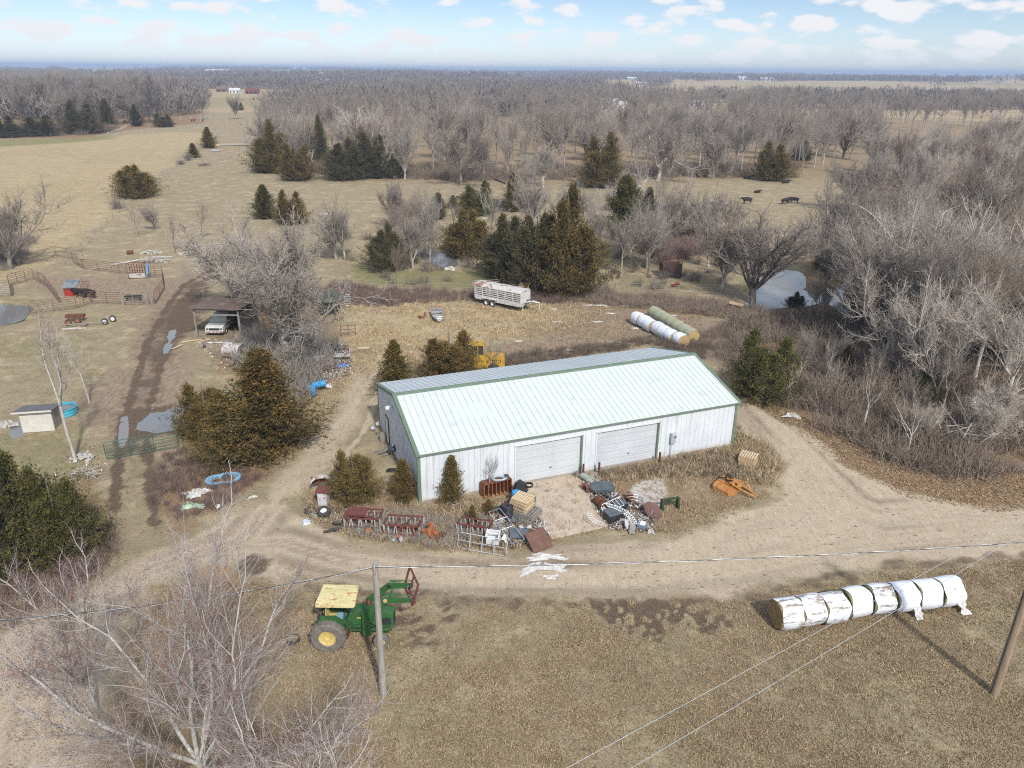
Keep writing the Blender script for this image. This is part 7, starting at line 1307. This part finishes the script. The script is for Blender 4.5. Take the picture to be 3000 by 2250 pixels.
for i, (x, y, R, n, lb) in enumerate(((570, 745, 2.6, 60, 'heap of pale rubble left of the big pale trees'), (610, 765, 2.2, 45, 'second heap of pale rubble nearer the muddy track'), (440, 742, 1.6, 30, 'small pile of pale slabs by the brush heap'), (470, 765, 1.4, 22, 'scattered stones below the brush heap'), (1205, 620, 1.5, 14, 'low pile of pale junk under the bushes in the pasture'), (20, 1245, .8, 22, 'pale stones scattered left of the small shed'), (245, 1345, .9, 18, 'pale debris at the foot of the dead looking tree'), (2140, 925, 1.0, 16, 'dark debris beside the crate at the right end of the yard'))): pile('rubble_pile', P(x, y), R, n, rub_m if i != 7 else MATS['mixed_scrap'], lb, 300+i, 'rubble')
def brushpile(p, R, H, n, k, mt, lb):
    r = np.random.default_rng(k); a = r.uniform(0, 6.28, n); q = R*np.sqrt(r.random(n))*.6; c = np.stack([q*np.cos(a), q*np.sin(a)*.7, r.random(n)*H*.7], -1); d = norm(r.normal(0, 1, (n, 3))*[1, 1, .35])*(R*r.uniform(.3, .7, n))[:, None]
    V, F = tubes(c-d*.5, c+d*.5+[0, 0, .1], np.full(n, .03), np.full(n, .012), 4); o = mobj('brush_pile', npmesh('brush_pile', V, F, mt), (p.x, p.y, ground_z(p.x, p.y))); return tag(o, lb, 'brush pile')
brushpile(P(440, 768), 2.0, .9, 160, 1, twp, 'round grey brush heap above the rusty chute'); brushpile(P(1340, 725), 4.0, 1.8, 260, 2, bkp, 'tangle of pale dead branches left of the pond cedar'); brushpile(P(600, 486), 3.0, .8, 60, 3, bkd, 'low pile of cut branches in the left pasture'); brushpile(P(255, 1395), 1.5, .5, 60, 4, bkp, 'pile of sticks at the foot of the dead looking tree')
def log(p, q, r0, lb, mt=bkp, br=5, k=0):
    r = random.Random(k); a = Vector((p.x, p.y, r0*.8)); b = Vector((q.x, q.y, r0*1.2)); m_ = MB().tube([a, (a+b)/2+Vector((0, .2, .1)), b], [r0, r0*.85, r0*.6], 8)
    for i in range(br): u = r.uniform(.5, 1); c = a+(b-a)*u; m_.tube([c, c+Vector((r.uniform(-2, 3), r.uniform(-2, 2), r.uniform(.5, 3)))*r0*4, c+Vector((r.uniform(-2, 4), r.uniform(-3, 3), r.uniform(.2, 3)))*r0*7], [r0*.4, r0*.25, r0*.1], 5)
    return tag(m_.build('fallen_tree', mt), lb, 'fallen tree')
log(P(645, 428), P(780, 428), .45, 'large grey fallen tree lying across the end of the fence line', br=14, k=1); log(P(315, 392), P(352, 382), .25, 'pale fallen log in front of the left woods', br=3, k=2); log(P(1485, 540), P(1440, 525), .35, 'dark fallen tree left of the brownish cedar', bkd, 6, 3); log(P(1880, 548), P(1860, 562), .25, 'small grey dead limb lying behind the open cedar', bkp, 4, 4); log(P(2690, 1250), P(2830, 1340), .16, 'thin fallen tree in the brush right of the track', bkp, 9, 5); log(P(2800, 1255), P(2900, 1235), .18, 'dark bent fallen trunk in the brush right of the track', bkd, 4, 6)
m_ = MB()
for k in range(5): m_.box((.1*k, .4*k, .2+.05*k), (3.2, .3, .2), rz=.1*math.sin(k*3))
single('lumber_pile', m_, mat('lumber', (.42, .42, .42), (.34, .34, .34)), P(628, 444), 0, 'grey lumber stacked below the bushy cedar on the fence line', 'lumber'); single('lumber_pile', MB().add(m_.v, m_.f), woodl, P(630, 428), .2, 'fresh split wood at the foot of the bushy cedar on the fence line', 'lumber')
# ---------------------------------------------------------------- fences
def fence(pts, sp_, h, lb, mt=woodg, wires=3, r=.06, nm_='wire_fence', lean=.0):
    e = empty(nm_, (pts[0].x, pts[0].y, 0), 0, lb, 'fence'); o0 = pts[0]; k = 0; w_ = MB(); rnd = random.Random(len(pts))
    for a, b in zip(pts[:-1], pts[1:]):
        L = (b-a).length; n = max(1, int(L/sp_))
        for i in range(n+(1 if b is pts[-1] else 0)):
            q = a+(b-a)*(i/n)-o0; m_ = MB().cyl((0, 0, -.1), (rnd.uniform(-.08, .08), 0, h*rnd.uniform(.85, 1.1)), r, r*.8, n=6); o = m_.build('post', mt, e); o.location = (q.x, q.y, ground_z(q.x+o0.x, q.y+o0.y)); k += 1
        for j in range(wires): z = h*(.35+.6*j/max(1, wires-1)); w_.tube([a-o0+Vector((0, 0, z)), b-o0+Vector((0, 0, z))], .008, 3)
    w_.build('wires', galr, e); return e
fence([P(x, y) for x, y in ((640, 398), (600, 435), (560, 472), (480, 520), (400, 582), (330, 640), (240, 735), (190, 775))], 5.0, 1.25, 'thin wire fence running diagonally between the two left fields'); fence([P(x, y) for x, y in ((-80, 408), (150, 402), (360, 396), (560, 392), (640, 396))], 9.0, 1.3, 'post fence along the front of the left woods')
fence([P(x, y) for x, y in ((1010, 846), (1200, 855), (1400, 862), (1520, 862))], 3.0, 1.3, 'old post fence in the reddish brush behind the boat'); fence([P(x, y) for x, y in ((1640, 868), (1800, 862), (1960, 858), (2110, 868), (2200, 905))], 3.2, 1.4, 'fence with rails running to the big forked tree', wires=4)
pipegate('farm_gate', P(1520, 866), P(1548, 866), .2, 1.5, 8, 1, .045, wood, 'pale wooden gate panel behind the trailer', 'gate'); pipegate('farm_gate', P(1385, 852), P(1462, 848), .2, 1.3, 5, 3, .03, galr, 'grey tube gate behind the trailer roof', 'gate'); pipegate('farm_gate', P(1535, 850), P(1600, 845), .2, 1.5, 5, 2, .03, rp, 'brownish tube gate beside the wooden gate panel', 'gate'); pipegate('farm_gate', P(1010, 902), P(1028, 902), .3, 1.6, 6, 1, .03, galv, 'small pale gate standing behind the olive wagon', 'gate'); pipegate('farm_gate', P(2085, 845), P(2200, 905), .2, 1.4, 4, 3, .03, woodg, 'leaning grey rail panel left of the big forked tree', 'gate')
fence([P(x, y) for x, y in ((530, 352), (560, 353), (590, 354), (618, 353))], 5, 2.2, 'pale grey panel fence at the right end of the left woods', galv, 6, .2)
# rusty cart, crate, machines in the pasture
e = empty('hay_cart', (*P(1940, 815)[:2], 0), rad(3), 'dark rusty cart with a red top rail in the pasture behind the yard', 'cart'); MB().box((1.3, 1.0, 1.3), (2.6, 2.0, 1.2)).build('box', mat('cart_dark', (.055, .045, .04), (.10, .05, .04), 2, .8), e); m_ = MB().cyl((0, 0, 2.3), (2.6, 0, 2.3), .06).cyl((0, 2, 2.3), (2.6, 2, 2.3), .06)
for x in (0, 1.3, 2.6):
    for y in (0, 2): m_.cyl((x, y, .6), (x, y, 2.3), .05)
m_.build('rail', rustr, e)
for x in (.4, 2.2): wheel(e, (x, -.1, .5), .5, .25, .25, mr=rust)
single('red_implement', MB().box((0, 0, .4), (1.4, .2, .15), rz=.4).box((.3, .1, .5), (.2, .9, .12)).cyl((-.5, 0, .1), (.6, .3, .9), .05), redp, P(1978, 842), .1, 'small red implement in the brush below the rusty cart', 'implement'); e = empty('wooden_crate', (*P(2152, 912)[:2], 0), rad(-20), 'brown crate with a pale board on top near the big forked tree', 'crate'); MB().box((0, 0, .45), (1.4, 1.0, .9)).build('box', mat('crate_dark', (.12, .07, .05), (.06, .045, .04), 4), e); MB().box((.1, -.1, .95), (1.6, 1.0, .06), ry=.12).build('board', wood, e)
e = empty('dinghy', (*P(2180, 935)[:2], .1), rad(14), 'small grey and green boat shell lying in dark scrap near the pond', 'boat'); MB().add([(0, 0, .3), (.6, .6, .42), (2.0, .65, .45), (2.0, -.6, .35), (.6, -.55, .3), (.5, 0, 0), (1.9, .3, 0), (1.9, -.3, 0)], [(0, 1, 5), (1, 2, 6, 5), (2, 3, 7, 6), (3, 4, 5, 7), (4, 0, 5), (5, 6, 7)]).build('hull', mat('dinghy_paint', (.42, .44, .42), (.20, .30, .24), 2, .6), e, smooth=0); MB().box((1.2, 0, .4), (.25, 1.2, .05)).build('bench', wood, e); pile('scrap_heap', P(2170, 938), 1.6, 30, blk, 'black scrap under the small boat shell', 330, 'scrap')
def carwreck(p, rz, mt, lb, cat='car'):
    e = empty('old_car', (p.x, p.y, 0), rz, lb, cat); MB().prism([(-2.1, .35), (-2.1, .8), (-1.0, .95), (-.4, 1.4), (1.0, 1.4), (1.5, .95), (2.1, .85), (2.1, .35)], -.85, .85).build('body', mt, e); MB().prism([(-.8, 1.0), (-.35, 1.34), (.95, 1.34), (1.3, 1.0)], -.87, .87).build('window', glass, e)
    for x in (-1.35, 1.35):
        for s in (-.8, .8): wheel(e, (x, s, .33), .33, .2, .18, n=16)
    return e
carwreck(P(1462, 606), .1, mat('car_blue', (.16, .22, .33), (.12, .17, .26), 2, .4), 'faded blue car behind the neat green cedar'); e = empty('yellow_tractor', (*P(1350, 596)[:2], 0), .2, 'old red and yellow tractor between two cedars in the pasture', 'tractor'); MB().box((.5, 0, 1.0), (2.4, .7, .5)).box((-.4, 0, 1.3), (.5, .8, .5)).build('hood', redp, e)
for x, R_ in ((-.5, .75), (1.5, .45)):
    for s in (-.7, .7): wheel(e, (x, s, R_), R_, .3, R_*.6, mr=mat('rim_yellow', (.6, .42, .12)), n=16)
m_ = MB()
for k in range(5): m_.box((.7*math.sin(k*2.3), .6*math.sin(k*1.1), .5+.35*k), (2.0-.2*k, .5, .07), rz=.6*k, ry=.2*math.sin(k))
for k in range(4): m_.cyl((math.cos(k*1.57), math.sin(k*1.57), 0), (.4*math.cos(k), .4*math.sin(k), 2.2), .06, n=5)
single('white_scrap', m_, mat('scrap_white_blue', (.50, .54, .60), (.42, .44, .48), 2, .5), P(1285, 632), 0, 'pale scrap metal heap beside the thin dark cedar in the pasture', 'scrap'); single('red_beam', MB().box((0, 0, .3), (4, .3, .3)).cyl((-1.8, 0, 0), (-1.8, 0, .6), .3), rustr, P(1310, 612), .0, 'red beam on the ground left of the old tractor', 'beam'); film(P(952, 627), 1.6, .7, 'white sheet lying alone in the left pasture', 91, .1); film(P(1420, 640), 1.0, .4, 'white scrap in the grass right of the neat cedar', 92, .1); film(P(1318, 790), 1.0, .7, 'white foam lump at the shore of the small pond', 93, .5, stone, 'foam_block', 'foam')
# ---------------------------------------------------------------- cattle
def cow_mesh(lying=False, calf=1.0):
    V = []; E_ = []; R = []
    def v(p, r): V.append(p); R.append(r); return len(V)-1
    def chain(st, pts):
        a = st
        for p, r in pts: b = v(p, r); E_.append((a, b)); a = b
        return a
    z = 1.0 if not lying else .48; hip = v((-.7, 0, z+.02), (.33, .36)); belly = chain(hip, [((-.25, 0, z-.04), (.38, .42)), ((.25, 0, z-.06), (.38, .44)), ((.65, 0, z), (.30, .40))]); ch = belly
    nk = chain(ch, [((.95, 0, z+.12), (.18, .26)), ((1.2, 0, z+.16 if not lying else z+.3), (.14, .18)), ((1.42, 0, z+.05 if not lying else z+.25), (.12, .13)), ((1.62, 0, z-.10 if not lying else z+.15), (.08, .09))]); hd0 = nk-1
    for s in (-1, 1):
        chain(hd0-0, [((1.32, s*.2, z+.18 if not lying else z+.38), (.04, .05))])
        if not lying:
            chain(ch, [((.62, s*.2, .62), (.13, .12)), ((.60, s*.2, .36), (.07, .07)), ((.62, s*.2, .06), (.06, .06))]); chain(hip, [((-.72, s*.2, .68), (.17, .15)), ((-.66, s*.2, .48), (.10, .1)), ((-.80, s*.2, .34), (.07, .07)), ((-.74, s*.2, .06), (.06, .06))])
        else: chain(ch, [((.7, s*.34, .16), (.12, .1)), ((1.0, s*.3, .1), (.07, .07))]); chain(hip, [((-.6, s*.4, .18), (.15, .12)), ((-.25, s*.45, .1), (.07, .07))])
    chain(hip, [((-1.02, 0, z+.10), (.05, .05)), ((-1.08, 0, z-.25), (.03, .03)), ((-1.06, 0, z-.5 if not lying else .1), (.04, .05))])
    me = bpy.data.meshes.new('cow'); me.from_pydata(V, E_, []); o = bpy.data.objects.new('cow_tmp', me); COL.objects.link(o); sk = o.modifiers.new('s', 'SKIN'); sk.use_smooth_shade = True
    for i, r in enumerate(R): me.skin_vertices[0].data[i].radius = r if isinstance(r, tuple) else (r, r)
    me.skin_vertices[0].data[hip].use_root = True; o.modifiers.new('u', 'SUBSURF').levels = 1
    dg = bpy.context.evaluated_depsgraph_get(); m2 = bpy.data.meshes.new_from_object(o.evaluated_get(dg)); bpy.data.objects.remove(o); return m2
cst, cly = cow_mesh(), cow_mesh(True); cst.materials.clear(); cst.materials.append(cow_m); cly.materials.clear(); cly.materials.append(cow_m)
def cow(x, y, rz, lb, me=None, s=1.0, mt=None, grp='black cattle in the pasture'):
    p = P(x, y); o = mobj('cow', me or cst, (p.x, p.y, ground_z(p.x, p.y))); o.rotation_euler.z = rz; o.scale = (s, s, s)
    if mt: o.material_slots[0].link = 'OBJECT'; o.material_slots[0].material = mt
    return tag(o, lb, 'cow', grp)
for a in ((2028, 502, .1, 'black cow farthest left in the herd by the tree line'), (2034, 519, .2, 'black cow in front of the leftmost one by the tree line'), (2060, 506, .9, 'black cow between the leftmost ones and the oak trunk'), (2108, 510, .0, 'black cow just right of the oak trunk'), (2126, 512, .3, 'black cow second right of the oak trunk'), (2142, 511, 3.3, 'black cow third right of the oak trunk'), (2156, 513, .1, 'black cow in the middle of the packed herd'), (2170, 511, 3.0, 'black cow toward the right of the packed herd'), (2196, 508, .1, 'black cow near the brown orange cedar'), (2090, 612, 2.6, 'black cow walking alone nearest the camera in the pasture', None, 1.05), (2188, 597, 3.3, 'black cow behind the twigs right of the nearest one', None, 1.05), (2300, 598, .3, 'black cow behind the bare twigs toward the right woods'), (2325, 596, 3.0, 'rearmost right black cow beside the right woods')): cow(*a)
cow(2188, 524, .1, 'black cow lying down left of the brown orange cedar', cly); cow(2300, 537, .1, 'black cow lying alone in the right part of the pasture', cly); cow(2218, 565, .3, 'black calf lying in front of the herd', cly, .8); cow(2225, 675, 1.2, 'dark cow half hidden by the twigs of the forked tree')
cow(238, 872, 2.9, 'black calf eating at the red feeder, left one', None, .85, None, 'calves in the corral'); cow(262, 874, 3.05, 'black calf with its head down at the red feeder, right one', None, .9, None, 'calves in the corral')
for a in ((368, 362, .2, 'red brown cow near the small bare stemmed cedar'), (566, 357, .1, 'red brown cow at the right end of the left woods'), (594, 357, 2.0, 'red brown and white cow beside the pale fence')): cow(*a, None, 1.15, cow_r, 'brown cattle by the left woods')
rr_ = random.Random(12)
SCR = [('crumpled sheet', galr), ('bent panel', slate), ('rusty panel', rust), ('pale panel', whp)]
for k, (x, y, lb) in enumerate(((1460, 1545, 'crumpled grey panel between the lawn chair and the grey tarp'), (1505, 1535, 'bent dark panel at the foot of the black ribbed roll'), (1560, 1580, 'rust coloured strip beside the large square plate'), (1478, 1590, 'pale bent panel behind the white bin'), (1545, 1560, 'crumpled grey panel under the front of the pallets'), (1720, 1440, 'rusty bent strip left of the slate hopper'), (1790, 1470, 'dark bent panel under the white wire shelf'), (1842, 1470, 'rusty bent sheet behind the hoops'), (1870, 1480, 'grey bent sheet inside the outer hoop'), (1770, 1510, 'pale bent strip left of the black crate'),
    (900, 1040, 'grey bent panel at the left of the brown tank'), (985, 1030, 'dark bent panel behind the grey implement'), (930, 1095, 'rusty strip in front of the brown tank'), (700, 1065, 'rusty bent sheet right of the galvanized tank'), (735, 1050, 'pale bent panel in the brush behind the rusty cedar'), (600, 1020, 'dark scrap panel in front of the pole shed'), (1170, 1590, 'grey strip fallen before the middle hay rack'), (1290, 1580, 'pale bent strip right of the rusty engine parts'))):
    m_ = MB(); w = rr_.uniform(.3, .55); L = rr_.uniform(.6, 1.1); n = 5; vs = []
    for i in range(n+1):
        zz = .25+.22*math.sin(i*1.7+k)+.12*rr_.random(); vs += [(L*(i/n-.5), -w/2+.06*rr_.random(), max(.03, zz)), (L*(i/n-.5)+.05, w/2, max(.03, zz+.15*rr_.uniform(-1, 1)))]
    m_.add(vs, [(2*i, 2*i+2, 2*i+3, 2*i+1) for i in range(n)]); mt = slate if 'dark' in lb else rust if 'rust' in lb else whp if 'pale' in lb else galr; o = single('bent_panel', m_, mt, P(x, y), rr_.uniform(0, 3), lb, 'scrap metal', smooth=0); o.modifiers.new('thick', 'SOLIDIFY').thickness = .02
# ---------------------------------------------------------------- distant farmsteads and water tower
def house(x, y, L, Wd, H, mt, mr, lb, rz=0, nm_='farm_building'):
    p = P(x, y); L *= .8; H *= .75; z0 = float(hills(np.array([p.x]), np.array([p.y]))[0]); e = empty(nm_, (p.x, p.y, z0), rz, lb, 'building', 'distant farm buildings'); MB().prism([(-Wd/2, -1), (Wd/2, -1), (Wd/2, H), (0, H+Wd*.25), (-Wd/2, H)], -L/2, L/2, 'yz').build('wall', mt, e, smooth=0)
    m_ = MB(); k = .4
    for s in (-1, 1): m_.add([(-L/2-k, s*(Wd/2+k), H-k*.5+.1), (L/2+k, s*(Wd/2+k), H-k*.5+.1), (L/2+k, 0, H+Wd*.25+.15), (-L/2-k, 0, H+Wd*.25+.15)], [(0, 1, 2, 3)])
    m_.build('roof', mr, e, smooth=0); m_ = MB()
    for i in range(3): m_.box((-L/3+i*L/3, -Wd/2-.02, H*.45), (L*.12, .1, H*.5))
    m_.build('opening', darkm, e); return e
hw = mat('far_white', (.58, .59, .61), (.50, .51, .53)); hr_ = mat('far_red', (.17, .06, .055)); hg = mat('far_grey', (.40, .42, .45)); hb_ = mat('far_brown', (.20, .13, .11)); hwr = mat('far_roof', (.62, .65, .70))
for i, a in enumerate(((660, 268, 22, 12, 4, hb_, hb_, 'long brown roofed house at the far end of the pale field', .1), (690, 272, 14, 9, 4, hw, hw, 'white house beside the brown roofed one in the far field'), (740, 274, 16, 9, 4, hr_, hr_, 'dark red house right of the white one in the far field'), (945, 236, 60, 20, 7, hw, hw, 'long white barn far behind the tree line', .1), (985, 238, 40, 18, 6, hg, hwr, 'grey roofed building right of the long white barn'), (950, 253, 26, 16, 7, hr_, hw, 'red barn with a white roof beyond the tree line'), (1020, 280, 22, 10, 4, hw, hwr, 'white house by the far road behind the tree line'), (875, 232, 40, 16, 6, hw, hw, 'white shed left of the long white barn'),
    (2175, 241, 34, 20, 8, hw, hw, 'white barn on the straw coloured ridge', .2), (2245, 243, 44, 16, 6, hg, hwr, 'long grey roofed shed on the straw coloured ridge'), (1878, 252, 24, 12, 5, hw, hw, 'white building left of the straw coloured ridge'), (1850, 238, 30, 12, 5, hg, hwr, 'small grey roofed building left of the ridge'), (1778, 312, 20, 10, 5, hw, hwr, 'white house half hidden behind the central belt'), (1815, 318, 14, 9, 4, hw, hw, 'smaller white house behind the central belt'), (2040, 315, 18, 9, 5, hw, hwr, 'white house behind the oaks of the central belt'), (2068, 318, 12, 8, 4, hw, hwr, 'white garage behind the oaks of the central belt'), (2530, 242, 30, 12, 5, hg, hwr, 'grey roofed shed beyond the right woods'), (2640, 243, 20, 12, 7, hr_, hr_, 'small red barn beyond the right woods'), (2715, 226, 60, 20, 8, hw, hw, 'white building near the horizon on the right'), (420, 226, 80, 24, 9, hw, hw, 'long white building near the horizon on the left'), (640, 222, 90, 24, 9, hw, hw, 'white building near the horizon left of the tower'), (815, 216, 70, 20, 9, hw, hw, 'white building left beside the water tower'), (905, 217, 60, 20, 9, hw, hw, 'white building right beside the water tower'), (720, 226, 50, 18, 8, hw, hwr, 'pale building below the horizon left of the tower'), (2280, 214, 60, 20, 8, hw, hw, 'white speck like building near the horizon on the right'), (1505, 222, 60, 16, 6, hw, hw, 'small pale building near the horizon in the middle'), (520, 228, 50, 18, 7, hw, hwr, 'pale building at the foot of the left horizon'))): house(*a[:8], **({'rz': a[8]} if len(a) > 8 else {}))
wt_p = P(868, 212.5); z0 = float(hills(np.array([wt_p.x]), np.array([wt_p.y]))[0]); wd_ = math.hypot(wt_p.x, wt_p.y); hh = 14*wd_/FPX*1.0
e = empty('water_tower', (wt_p.x, wt_p.y, z0), 0, 'pale water tower standing on the horizon left of the middle', 'water tower'); MB().cyl((0, 0, -2), (0, 0, hh*.75), hh*.10, hh*.09, n=12).build('column', hw, e); MB().lathe([(0, hh*.70), (hh*.16, hh*.76), (hh*.19, hh*.86), (hh*.16, hh*.96), (0, hh)], n=16).build('tank', hw, e)
# ---------------------------------------------------------------- the air: far woods fade to blue
hm = bpy.data.materials.new('haze'); hm.use_nodes = True; t = hm.node_tree; t.nodes.clear()
ou = t.nodes.new('ShaderNodeOutputMaterial'); pv = t.nodes.new('ShaderNodeVolumePrincipled'); pv.inputs['Color'].default_value = (.56, .70, .94, 1); pv.inputs['Density'].default_value = .00022; pv.inputs['Anisotropy'].default_value = .0
t.links.new(pv.outputs[0], ou.inputs['Volume'])
o = MB().box((0, 0, 14), (30000, 30000, 66)).build('haze', hm, smooth=0); tag(o, kind='stuff', label='thin blue haze over the far country', cat='haze')
